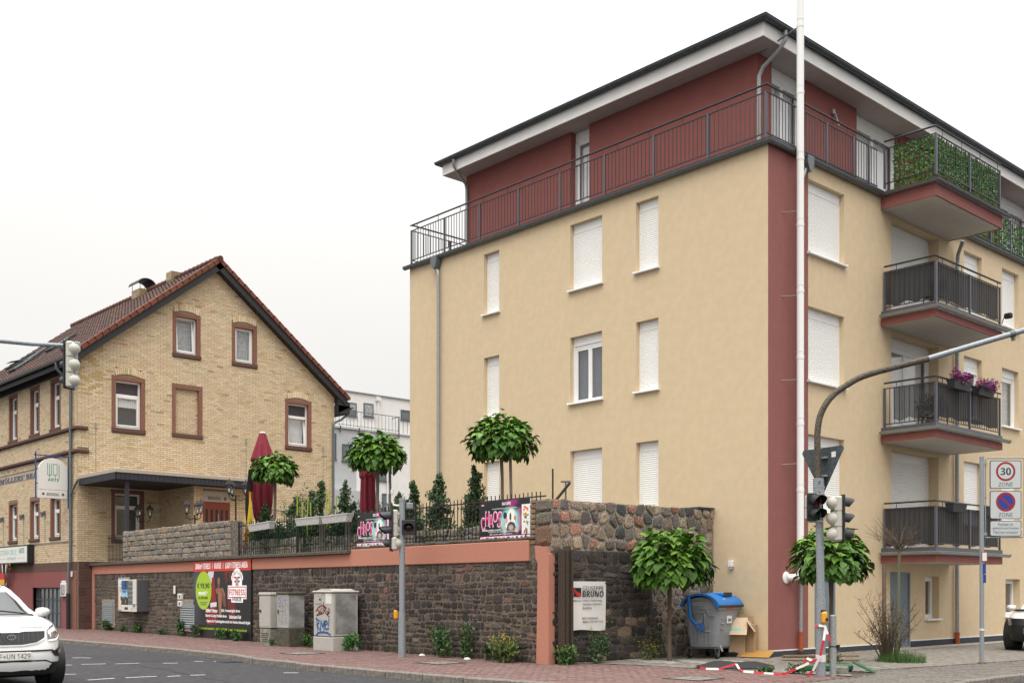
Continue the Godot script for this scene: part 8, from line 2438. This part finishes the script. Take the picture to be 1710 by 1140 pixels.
func build_waste() -> void:
	mk("bin_grey", Color(0.25, 0.27, 0.285), 0.5, 0, "stain", "", 1.0)
	mk("bin_blue", Color(0.006, 0.15, 0.46), 0.42)
	mk("rubber", Color(0.025, 0.025, 0.027), 0.85, 0, "mottle", "n_rough", 2.0, 0.5)
	mk("cardboard", Color(0.38, 0.26, 0.155), 0.9, 0, "stain", "", 1.5)
	mk("cardboard_pale", Color(0.56, 0.43, 0.3), 0.9, 0, "stain", "", 1.5)
	mk("cardboard_ochre", Color(0.4, 0.21, 0.045), 0.85, 0, "stain", "", 1.5)
	mk("plank", Color(0.36, 0.24, 0.13), 0.85, 0, "rock", "", 2.0)
	mk("green_plastic", Color(0.012, 0.1, 0.04), 0.5)
	# four-wheeled waste container: x = width of the end facing the street, z = long side; local origin at its near right foot
	var c := thing("waste_container", "grey four-wheeled waste container with a domed blue lid beside the rubble wall", "waste container", Transform3D(Basis(V(0.969, 0, -0.247), Vector3.UP * 1.03, V(0.247, 0, 0.969)), V(-0.28, 0.004, 1.36)))
	var D := 0.78
	var L := 1.24
	var body := M.new()
	# body narrows to its bottom; sections at heights
	var secs := [[0.2, 0.27, 0.46], [0.24, 0.30, 0.52], [0.5, 0.34, 0.565], [0.95, 0.385, 0.61], [1.03, 0.39, 0.62]]
	for i in secs.size() - 1:
		var a = secs[i]
		var b = secs[i + 1]
		var r := 0.07
		for k in 24:
			var q := []
			for e in [[a, k], [a, k + 1], [b, k + 1], [b, k]]:
				var an: float = TAU * e[1] / 24.0
				var cx := signf(cos(an)) * pow(absf(cos(an)), 0.22)
				var cz := signf(sin(an)) * pow(absf(sin(an)), 0.22)
				q.append(V(-D / 2 + cx * e[0][1], e[0][0], -L / 2 + cz * e[0][2]))
			body.quad(q[3], q[2], q[1], q[0])
	body.box(V(-D / 2, 0.205, -L / 2), V(0.5, 0.02, 0.9))
	# domed end walls under the lid
	for zz in [-0.02, -L + 0.02]:
		var pl := PackedVector2Array()
		for i in 15:
			var an := PI * i / 14.0
			pl.append(Vector2(-D / 2 + cos(an) * 0.385, 1.0 + sin(an) * 0.23))
		body.prism(pl, zz - 0.02, zz + 0.02)
	part("body", body, "bin_grey", c)
	part("rim", M.new().bev(V(0.0, 1.02, -L / 2), V(0.05, 0.09, L + 0.06), 0.012).bev(V(-D, 1.02, -L / 2), V(0.05, 0.06, L + 0.04), 0.012), "bin_grey", c)
	# pressed ribs of the end wall and the front
	var rb := M.new()
	for s in [[-0.62, 0.3, -0.64, 0.72], [-0.54, 0.28, -0.56, 0.6], [-0.46, 0.28, -0.46, 0.6], [-0.32, 0.28, -0.3, 0.6], [-0.22, 0.28, -0.2, 0.72]]: rb.tube([V(s[0], s[1], -0.085), V(s[2], s[3], -0.04)], 0.014, 6)
	rb.tube([V(-0.7, 0.86, -0.005), V(-0.6, 0.86, -0.005), V(-0.54, 1.0, 0.0), V(-0.25, 1.0, 0.0), V(-0.19, 0.86, -0.005), V(-0.08, 0.86, -0.005)], 0.015, 6)
	rb.tube([V(-0.52, 0.62, -0.03), V(-0.52, 0.9, 0.0), V(-0.3, 0.9, 0.0), V(-0.3, 0.62, -0.03)], 0.014, 6)
	part("ribs", rb, "bin_grey", c)
	for i in 3:
		for z in [-0.3, -1.0]: part("side_rib", M.new().bev(V(-0.02, 0.6 + i * 0.1, z), V(0.025, 0.02, 0.16), 0.006), "bin_grey", c)
	part("stiffener", M.new().bev(V(-0.26, 0.55, -0.035), V(0.16, 0.03, 0.03), 0.01), "zinc_light", c)
	part("bracket_plate", M.new().bev(V(-0.47, 1.1, 0.012), V(0.24, 0.1, 0.02), 0.008), "bin_grey", c)
	part("trunnion", M.new().cone(V(-0.4, 0.74, -0.02), V(-0.4, 0.74, 0.07), 0.05, 0.045, 14), "bin_grey", c)
	# lid: curved shell
	var lid := M.new()
	var prof := []
	for i in 17:
		var an := PI * (i / 16.0)
		prof.append(V(-D / 2 + cos(an) * 0.435, 1.03 + sin(an) * 0.275, 0))
	for i in 16:
		for pass_ in [[0.0, 0.0], [0.022, 0.0]]:
			var ex: float = 1.0 - pass_[0] / 0.43
			var q0: Vector3 = V(-D / 2, 1.03, 0) + (prof[i] - V(-D / 2, 1.03, 0)) * ex
			var q1: Vector3 = V(-D / 2, 1.03, 0) + (prof[i + 1] - V(-D / 2, 1.03, 0)) * ex
			lid.quad(q0 + V(0, 0, 0.06), q0 + V(0, 0, -L - 0.06), q1 + V(0, 0, -L - 0.06), q1 + V(0, 0, 0.06))
		for zz in [0.06, -L - 0.06]:
			var e0: Vector3 = prof[i] + V(0, 0, zz)
			var e1: Vector3 = prof[i + 1] + V(0, 0, zz)
			var ctr := V(-D / 2, 1.03, zz)
			lid.quad(e0, e1, ctr + (e1 - ctr) * 0.84, ctr + (e0 - ctr) * 0.84)
	part("lid", lid, "bin_blue", c)
	part("throw_in_hatch", M.new().bev(V(-0.24, 1.285, -0.75), V(0.3, 0.08, 0.5), 0.02), "bin_blue", c)
	part("hatch_opening", M.new().box(V(-0.09, 1.29, -0.75), V(0.016, 0.075, 0.42)), "black", c)
	part("lid_edge", M.new().bev(V(0.045, 1.05, -L / 2), V(0.03, 0.05, L + 0.1), 0.01), "black", c)
	part("lid_arm", M.new().tube([V(-0.62, 1.24, 0.075), V(-0.58, 0.82, 0.075), V(-0.42, 0.66, 0.075), V(-0.36, 0.62, 0.075)], [0.035, 0.034, 0.04, 0.045], 8).cone(V(-0.37, 0.63, 0.03), V(-0.37, 0.63, 0.11), 0.085, 0.085, 18), "bin_blue", c)
	part("pivot_cap", M.new().cone(V(-0.37, 0.63, 0.1), V(-0.37, 0.63, 0.125), 0.035, 0.03, 12), "logo_red", c)
	part("warning_label", M.new().box(V(0.028, 1.02, -0.55), V(0.004, 0.06, 0.36)), "banner_red", c)
	part("white_label", M.new().box(V(-0.008, 0.78, -0.62), V(0.01, 0.15, 0.26)), "sign_white", c)
	text("lettering", "ZAW", 0.17, 0.06, "sign_zone_blue", c, Transform3D(ry(PI / 2), V(0.0, 0.77, -0.62)), "bold")
	part("lid_label", M.new().box(V(-0.02, 1.16, -0.42), V(0.1, 0.006, 0.06), Color.WHITE, Basis(V(0, 0, 1), -0.95)), "sign_white", c)
	for p in [V(-0.08, 0.09, -0.15), V(-0.68, 0.09, -0.15), V(-0.08, 0.09, -L + 0.15), V(-0.68, 0.09, -L + 0.15)]:
		var w := part("castor", M.new().cone(p + V(-0.025, 0, 0), p + V(0.025, 0, 0), 0.09, 0.09, 18), "black", c)
		part("hub", M.new().cone(p + V(-0.028, 0, 0), p + V(0.028, 0, 0), 0.04, 0.04, 12), "zinc_light", w)
		part("fork", M.new().box(p + V(0.04, 0.06, 0), V(0.012, 0.14, 0.06)).box(p + V(-0.04, 0.06, 0), V(0.012, 0.14, 0.06)).box(p + V(0, 0.125, 0), V(0.1, 0.012, 0.1)), "zinc", w)
	for z in [-0.12, -1.1]: part("pedal", M.new().box(V(0.02, 0.22, z), V(0.012, 0.14, 0.07), Color.WHITE, Basis(V(0, 0, 1), 0.4)), "zinc_light", c)
	# cardboard
	var b := thing("cardboard_box", "open cardboard box with flaps and green print leaning by the waste container", "box", at(V(-0.55, 0, 0.32), 0.5))
	part("side", M.new().bev(V(0, 0.3, 0.0), V(0.34, 0.58, 0.26), 0.008), "cardboard", b)
	part("flap", M.new().box(V(0.0, 0.66, 0.2), V(0.46, 0.006, 0.42), Color.WHITE, Basis(V(1, 0, 0), 1.0)).box(V(0.3, 0.66, 0.05), V(0.28, 0.006, 0.4), Color.WHITE, Basis(V(0, 0, 1), -0.95)), "cardboard_pale", b)
	part("flap", M.new().box(V(0.05, 0.78, -0.12), V(0.5, 0.28, 0.006), Color.WHITE, Basis(V(0, 0, 1), -0.22)), "cardboard", b)
	part("print", M.new().box(V(-0.02, 0.6, 0.245), V(0.24, 0.002, 0.07), Color.WHITE, Basis(V(1, 0, 0), 1.0)), "sign_teal", b)
	var b2 := thing("cardboard_sheet", "ochre cardboard sheet lying flat against the corner of the building", "cardboard", at(V(-0.1, 0.03, 0.25), 0.3))
	part("sheet", M.new().box(V(0, 0.05, 0), V(0.62, 0.008, 0.42), Color.WHITE, Basis(V(1, 0, 0), 0.28)), "cardboard_ochre", b2)
	var b3 := thing("cardboard_box", "tall closed cardboard box standing against the beige wall behind the open one", "box", at(V(-0.36, 0, 0.14), 0.1))
	part("carton", M.new().bev(V(0, 0.35, 0), V(0.28, 0.7, 0.16), 0.008), "cardboard", b3)
	var bg := thing("rubbish_bag", "crumpled black rubbish bag on the ground under the waste container", "rubbish bag", at(V(-0.75, 0.0, 0.35)))
	part("bag", M.new().lathe([Vector2(0.0, 0.0), Vector2(0.24, 0.02), Vector2(0.26, 0.09), Vector2(0.15, 0.15), Vector2(0.0, 0.17)], Transform3D(Basis.from_scale(V(1.3, 1, 0.8)), Vector3.ZERO), 9, Color.WHITE, false), "black", bg)
	# planks at the foot of the corner
	for i in 3:
		var t := thing("plank", ["topmost sawn plank on the small stack at the building corner", "short sawn plank at the left of the small stack at the building corner", "lowest sawn plank of the small stack at the building corner"][i], "plank", at(V([1.35, 0.95, 1.5][i], [0.1, 0.065, 0.025][i], [0.15, 0.3, 0.2][i]), [0.83, 0.8, 0.86][i]), "sawn planks at the building corner")
		part("plank", M.new().bev(V(0, 0, 0), V([1.5, 0.7, 1.3][i], 0.032, 0.13), 0.004), "plank", t)
	# rubber mat, green trough, bits of litter
	var mt2 := thing("rubber_mat", "black rubber mat lying on the concrete apron under barrier tape", "mat", at(V(1.35, 0.012, 3.05), 0.75))
	var mm := M.new()
	var g := 12
	for i in g:
		for j in 6:
			var q := []
			for e in [[i, j + 1], [i + 1, j + 1], [i + 1, j], [i, j]]:
				var u: float = e[0] / float(g) - 0.5
				var v: float = e[1] / 6.0 - 0.5
				q.append(V(u * (1.45 - 0.4 * absf(v)), 0.012 + 0.11 * exp(-pow((u + 0.2) * 5.0, 2)) * (1.0 - 2.0 * absf(v)) + 0.1 * exp(-pow((u - 0.22) * 4.5, 2)) * (1.0 - 2.0 * absf(v)), v * (1.1 - 0.6 * absf(u))))
			mm.quad(q[0], q[1], q[2], q[3])
	part("mat", mm, "rubber", mt2)
	var gt := thing("green_tray", "dark green plastic trough lying behind the grey bollard", "trough", at(V(2.95, 0.0, 2.55), 0.8))
	part("trough", M.new().bev(V(0, 0.07, 0), V(0.85, 0.14, 0.3), 0.04), "green_plastic", gt)
	part("hollow", M.new().box(V(0, 0.137, 0), V(0.74, 0.01, 0.2)), "black", gt)
	var sl := thing("green_tray", "green plastic lid leaning on a kerb stone right of the grey bollard", "trough", at(V(3.55, 0.0, 2.35), 0.4))
	part("lid", M.new().box(V(0, 0.09, 0), V(0.4, 0.02, 0.3), Color.WHITE, Basis(V(0, 0, 1), -0.45)), "green_plastic", sl)
	var cs := thing("concrete_block", "small broken concrete block beside the grey bollard", "block", at(V(3.45, 0, 2.95), 0.5))
	part("block", M.new().bev(V(0, 0.06, 0), V(0.26, 0.14, 0.16), 0.02), "concrete", cs)
	for q in [[-3.5, 0.35, "crumpled white paper scrap beside the bushy dark weed"], [-1.85, 0.4, "white paper scrap at the foot of the upright dark weed"]]:
		var t := thing("paper_scrap", q[2], "litter", WX * at(V(q[0], 0.0, q[1])), "white paper scraps on the pavement")
		part("scrap", M.new().lathe([Vector2(0, 0), Vector2(0.07, 0.01), Vector2(0.06, 0.04), Vector2(0.0, 0.055)], Transform3D(Basis.from_scale(V(1.5, 1, 0.8)), Vector3.ZERO), 6, Color.WHITE, false), "sign_white", t)

func car(t: Node3D, paint: String, style := 0) -> void:
	# sport utility car, nose towards +x, wheels on y = 0; style 1: older boxy car with black bumper
	var top := 1.0 if style == 0 else 0.9
	var lv := [[0.2, 1.98, 0.86], [0.24, 2.1, 0.91], [0.4, 2.2, 0.95], [0.6, 2.19, 0.965], [0.76, 2.15, 0.965], [0.9, 2.08, 0.955], [0.99, 1.99, 0.93], [1.05, 1.86, 0.89], [1.09, 1.6, 0.85], [1.13, 1.1, 0.81]]
	if style == 1: lv = [[0.22, 1.95, 0.8], [0.28, 2.06, 0.83], [0.45, 2.12, 0.84], [0.6, 2.1, 0.84], [0.72, 2.06, 0.84], [0.8, 2.0, 0.83], [0.86, 1.85, 0.81], [0.9, 1.4, 0.78], [0.93, 1.0, 0.76]]
	var N := 64
	var ex := 4.2
	var pt := func(l: Array, k: int) -> Vector3:
		var a := TAU * k / N
		return V(signf(cos(a)) * pow(absf(cos(a)), 2.0 / ex) * l[1], l[0], signf(sin(a)) * pow(absf(sin(a)), 2.0 / ex) * l[2])
	var upper := M.new()
	var lower := M.new()
	var split := 1 if style == 0 else 3
	for i in lv.size() - 1:
		for k in N:
			(lower if i < split else upper).quad(pt.call(lv[i], k + 1), pt.call(lv[i], k), pt.call(lv[i + 1], k), pt.call(lv[i + 1], k + 1))
	for k in N: upper.tri(pt.call(lv[lv.size() - 1], k + 1), pt.call(lv[lv.size() - 1], k), V(0, lv[lv.size() - 1][0] + 0.005, 0))
	smooth(upper); smooth(lower)
	part("body", upper, paint, t)
	part("lower_cladding", lower, "car_black", t)
	var front := func(z: float, y: float, off := 0.006) -> Vector3:
		var i := 0
		while i < lv.size() - 2 and lv[i + 1][0] < y: i += 1
		var f := clampf((y - lv[i][0]) / (lv[i + 1][0] - lv[i][0]), 0, 1)
		var Lx := lerpf(lv[i][1], lv[i + 1][1], f) + off
		var Wz := lerpf(lv[i][2], lv[i + 1][2], f) + off
		return V(Lx * pow(maxf(0.0, 1.0 - pow(minf(1.0, absf(z) / Wz), ex)), 1.0 / ex), y, z)
	# patches laid on the nose
	var patch := func(called: String, mat: String, pts: Array, off: float, par: Node) -> MeshInstance3D:
		var m := M.new()
		var poly := PackedVector2Array()
		for i in pts.size():
			var a: Vector2 = pts[i]
			var b: Vector2 = pts[(i + 1) % pts.size()]
			if a != b: poly.append(a)
		# cut into strips so that the patch follows the curve
		var lo := 9.0
		var hi := -9.0
		for p in poly:
			lo = minf(lo, p.x); hi = maxf(hi, p.x)
		var n := maxi(2, int((hi - lo) / 0.05))
		for s in n:
			var z0 := lo + (hi - lo) * s / n
			var z1 := lo + (hi - lo) * (s + 1) / n
			for piece in Geometry2D.intersect_polygons(poly, PackedVector2Array([Vector2(z0, 0), Vector2(z1, 0), Vector2(z1, 2), Vector2(z0, 2)])):
				var tr := Geometry2D.triangulate_polygon(piece)
				for i in range(0, tr.size(), 3):
					var a = front.call(piece[tr[i]].x, piece[tr[i]].y, off)
					var b = front.call(piece[tr[i + 1]].x, piece[tr[i + 1]].y, off)
					var c = front.call(piece[tr[i + 2]].x, piece[tr[i + 2]].y, off)
					if (b - a).cross(c - a).x < 0: m.tri(a, c, b)
					else: m.tri(a, b, c)
		return part(called, m, mat, par)
	if style == 0:
		patch.call("bonnet_seam", "car_black", [Vector2(-0.72, 0.962), Vector2(0.72, 0.962), Vector2(0.72, 0.954), Vector2(-0.72, 0.954)], 0.004, t)
		var gr = patch.call("grille", "car_black", [Vector2(-0.52, 0.9), Vector2(-0.2, 0.9), Vector2(-0.12, 0.885), Vector2(0.12, 0.885), Vector2(0.2, 0.9), Vector2(0.52, 0.9), Vector2(0.5, 0.8), Vector2(0.36, 0.73), Vector2(0.15, 0.7), Vector2(-0.15, 0.7), Vector2(-0.36, 0.73), Vector2(-0.5, 0.8)], 0.012, t)
		for s in [-1.0, 1.0]:
			for i in 6: patch.call("grille_mesh", "zinc_dark", [Vector2(s * (0.08 + i * 0.075), 0.725 + i * 0.01), Vector2(s * (0.088 + i * 0.075), 0.725 + i * 0.01), Vector2(s * (0.128 + i * 0.068), 0.885), Vector2(s * (0.12 + i * 0.068), 0.885)], 0.015, gr)
		patch.call("grille_trim", "chrome", [Vector2(-0.5, 0.8), Vector2(-0.36, 0.73), Vector2(-0.15, 0.7), Vector2(0.15, 0.7), Vector2(0.36, 0.73), Vector2(0.5, 0.8), Vector2(0.52, 0.9), Vector2(0.54, 0.9), Vector2(0.525, 0.79), Vector2(0.37, 0.71), Vector2(0.15, 0.678), Vector2(-0.15, 0.678), Vector2(-0.37, 0.71), Vector2(-0.525, 0.79), Vector2(-0.54, 0.9), Vector2(-0.52, 0.9)], 0.016, gr)
		var em := M.new()
		disc(em, V(0, 0, 0), 0.0, 0.045, Color.WHITE, 24)
		var ef: Vector3 = front.call(0.0, 0.815, 0.03)
		part("emblem", em, "chrome", t, Transform3D(ry(PI / 2).scaled_local(V(1.55, 1, 1)), ef))
		text("emblem_letters", "KIA", 0.09, 0.042, "car_black", t, Transform3D(ry(PI / 2), ef + V(0.002, 0, 0)), "bold", 0.002)
		for s in [-1.0, 1.0]:
			var hl = patch.call("headlight", "lamp_glass", [Vector2(s * 0.56, 0.91), Vector2(s * 0.7, 0.98), Vector2(s * 0.85, 1.02), Vector2(s * 0.905, 0.96), Vector2(s * 0.87, 0.85), Vector2(s * 0.7, 0.755), Vector2(s * 0.55, 0.745)], 0.008, t)
			patch.call("lamp_reflector", "chrome", [Vector2(s * 0.62, 0.87), Vector2(s * 0.74, 0.9), Vector2(s * 0.78, 0.85), Vector2(s * 0.66, 0.8)], 0.012, hl)
			patch.call("running_light", "pure_gloss", [Vector2(s * 0.55, 0.765), Vector2(s * 0.7, 0.775), Vector2(s * 0.84, 0.845), Vector2(s * 0.85, 0.825), Vector2(s * 0.71, 0.748), Vector2(s * 0.55, 0.74)], 0.014, hl)
			var fr = patch.call("fog_lamp_recess", "car_black", [Vector2(s * 0.6, 0.58), Vector2(s * 0.7, 0.61), Vector2(s * 0.89, 0.68), Vector2(s * 0.9, 0.54), Vector2(s * 0.8, 0.49), Vector2(s * 0.68, 0.51)], 0.01, t)
			patch.call("fog_lamp", "chrome", [Vector2(s * 0.72, 0.6), Vector2(s * 0.82, 0.62), Vector2(s * 0.83, 0.55), Vector2(s * 0.75, 0.54)], 0.018, fr)
		patch.call("lower_grille", "car_black", [Vector2(-0.62, 0.615), Vector2(0.62, 0.615), Vector2(0.66, 0.59), Vector2(-0.66, 0.59)], 0.008, t)
		patch.call("lower_intake", "car_black", [Vector2(-0.5, 0.46), Vector2(0.5, 0.46), Vector2(0.6, 0.42), Vector2(0.9, 0.42), Vector2(0.88, 0.24), Vector2(-0.88, 0.24), Vector2(-0.9, 0.42), Vector2(-0.6, 0.42)], 0.01, t)
	else:
		patch.call("grille", "car_black", [Vector2(-0.6, 0.76), Vector2(0.6, 0.76), Vector2(0.56, 0.6), Vector2(-0.56, 0.6)], 0.012, t)
		for s in [-1.0, 1.0]: patch.call("headlight", "lamp_glass", [Vector2(s * 0.58, 0.77), Vector2(s * 0.8, 0.77), Vector2(s * 0.8, 0.62), Vector2(s * 0.56, 0.6)], 0.012, t)
	# number plate
	var py := 0.53 if style == 0 else 0.47
	var pf: Vector3 = front.call(0.0, py, 0.02)
	var pl := part("number_plate", M.new().bev(V(0, 0, 0), V(0.54, 0.12, 0.012), 0.004), "sign_white", t, Transform3D(ry(PI / 2), pf))
	part("blue_band", M.new().box(V(-0.24, 0, 0.007), V(0.05, 0.11, 0.002)), "sign_zone_blue", pl)
	if style == 0:
		text("plate_letters", "F", 0.045, 0.075, "ink", pl, at(V(-0.18, 0, 0.0065)), "sans", 0.001)
		disc(M.new(), Vector3.ZERO, 0, 1)
		part("seal", disc(M.new(), V(-0.125, -0.005, 0.0075), 0.0, 0.02, Color.WHITE, 12), "zinc_light", pl)
		text("plate_letters", "UN 1429", 0.34, 0.075, "ink", pl, at(V(0.08, 0, 0.0065)), "sans", 0.001)
	# cabin
	var gl := [[1.1, 1.02, -2.02, 0.8], [1.2, 0.74, -1.9, 0.755], [1.36, 0.47, -1.78, 0.705], [1.5, 0.2, -1.62, 0.64]] if style == 0 else [[0.92, 0.85, -1.95, 0.74], [1.1, 0.6, -1.85, 0.7], [1.25, 0.4, -1.75, 0.66], [1.36, 0.2, -1.6, 0.6]]
	var rf2 := [gl[3], [gl[3][0] + 0.06, gl[3][1] - 0.14, gl[3][2] + 0.08, gl[3][3] - 0.03], [gl[3][0] + 0.1, gl[3][1] - 0.4, gl[3][2] + 0.25, gl[3][3] - 0.12]]
	var gp := func(l: Array, k: int) -> Vector3:
		var a := TAU * k / N
		var cx := signf(cos(a)) * pow(absf(cos(a)), 2.0 / 7.0)
		return V((l[1] + l[2]) * 0.5 + (l[1] - l[2]) * 0.5 * cx, l[0], signf(sin(a)) * pow(absf(sin(a)), 2.0 / 7.0) * l[3])
	var gm := M.new()
	for i in 3:
		for k in N: gm.quad(gp.call(gl[i], k + 1), gp.call(gl[i], k), gp.call(gl[i + 1], k), gp.call(gl[i + 1], k + 1))
	smooth(gm)
	part("windows", gm, "car_glass", t)
	var rm := M.new()
	for i in 2:
		for k in N: rm.quad(gp.call(rf2[i], k + 1), gp.call(rf2[i], k), gp.call(rf2[i + 1], k), gp.call(rf2[i + 1], k + 1))
	for k in N: rm.tri(gp.call(rf2[2], k + 1), gp.call(rf2[2], k), V(-0.7, rf2[2][0] + 0.02, 0))
	smooth(rm)
	part("roof", rm, paint, t)
	for s in [-1.0, 1.0]:
		var pil := []
		for l in gl: pil.append(V(l[1] - 0.045, l[0], s * (l[3] - 0.035)))
		pil.append(V(gl[3][1] - 0.25, gl[3][0] + 0.06, s * (gl[3][3] - 0.05)))
		part("pillar", M.new().tube(pil, [0.05, 0.042, 0.04, 0.045, 0.04], 8), paint, t)
		for xx in [-0.55, -1.45]: part("pillar", M.new().tube([V(xx, gl[0][0], s * (gl[0][3] + 0.004)), V(xx - 0.05, gl[2][0], s * (gl[2][3] + 0.006)), V(xx - 0.1, gl[3][0], s * (gl[3][3] + 0.004))], 0.04, 6), "car_black", t)
		part("roof_rail", M.new().tube([V(-0.05, gl[3][0] + 0.06, s * 0.58), V(-0.3, gl[3][0] + 0.13, s * 0.57), V(-1.2, gl[3][0] + 0.13, s * 0.57), V(-1.5, gl[3][0] + 0.05, s * 0.57)], 0.02, 8), "zinc_light", t)
		var mp := V(0.62, gl[0][0] + 0.06, s * 1.0)
		var mr := part("door_mirror", M.new().lathe([Vector2(0.0, -0.075), Vector2(0.07, -0.06), Vector2(0.1, 0.0), Vector2(0.09, 0.05), Vector2(0.05, 0.075), Vector2(0, 0.08)], Transform3D(Basis.from_scale(V(0.9, 1, 1.25)), mp), 16), paint, t)
		part("mirror_arm", M.new().tube([mp + V(-0.02, -0.05, -s * 0.08), V(0.6, gl[0][0], s * 0.78)], 0.03, 6), "car_black", mr)
	part("wiper", M.new().tube([V(0.98, gl[0][0] + 0.05, -0.6), V(0.88, gl[0][0] + 0.13, 0.05)], 0.012, 5).tube([V(0.98, gl[0][0] + 0.05, 0.1), V(0.9, gl[0][0] + 0.13, 0.62)], 0.012, 5), "black", t)
	part("cowl", M.new().bev(V(1.0, gl[0][0] + 0.02, 0), V(0.18, 0.05, 1.4), 0.02), "black", t)
	# wheels
	for s in [-1.0, 1.0]:
		for xx in [1.3, -1.34]:
			var wz: float = s * (lv[3][2] - 0.115)
			var xf := Transform3D(Basis(V(1, 0, 0), PI / 2), V(xx, 0.35, wz))
			part("wheel_arch", M.new().lathe([Vector2(0.0, 0.125), Vector2(0.41, 0.125), Vector2(0.42, 0.1), Vector2(0.42, -0.1)] if s > 0 else [Vector2(0.42, 0.1), Vector2(0.42, -0.1), Vector2(0.41, -0.125), Vector2(0.0, -0.125)], xf, 28), "car_black", t)
			var w := part("tyre", M.new().lathe([Vector2(0.22, -0.115), Vector2(0.32, -0.125), Vector2(0.345, -0.1), Vector2(0.35, 0.0), Vector2(0.345, 0.1), Vector2(0.32, 0.135), Vector2(0.22, 0.125)], xf, 28), "rubber", t)
			part("rim", M.new().lathe([Vector2(0.0, s * 0.1), Vector2(0.06, s * 0.11), Vector2(0.2, s * 0.1), Vector2(0.225, s * 0.13)], xf, 20), "zinc_light", w)

func smooth(m: M) -> void:
	# share normals between faces that meet at a point
	var acc := {}
	for i in m.v.size():
		var k := Vector3i(m.v[i] * 2000.0)
		acc[k] = acc.get(k, Vector3.ZERO) + m.n[i]
	for i in m.v.size(): m.n[i] = acc[Vector3i(m.v[i] * 2000.0)].normalized()

func build_cars() -> void:
	var w := mk("car_white", Color(0.82, 0.82, 0.81), 0.3)
	w.clearcoat_enabled = true
	w.clearcoat = 1.0
	w.clearcoat_roughness = 0.04
	mk("car_black", Color(0.012, 0.012, 0.014), 0.45)
	mk("chrome", Color(0.7, 0.7, 0.72), 0.15, 1.0)
	mk("lamp_glass", Color(0.3, 0.31, 0.32), 0.08, 0.6)
	mk("car_glass", Color(0.02, 0.026, 0.03), 0.03)
	mt["car_glass"].metallic_specular = 0.9
	var t := thing("white_suv", "white sport utility car driving in from the left edge with its headlights towards us", "car", at(V(-6.12, -0.11, 13.98)))
	car(t, "car_white", 0)
	var t2 := thing("parked_car", "old white car with a black bumper parked by the building at the right edge", "car", Transform3D(ry(-PI / 2 + 0.1), V(2.78, 0.0, -8.35)))
	car(t2, "car_white", 1)
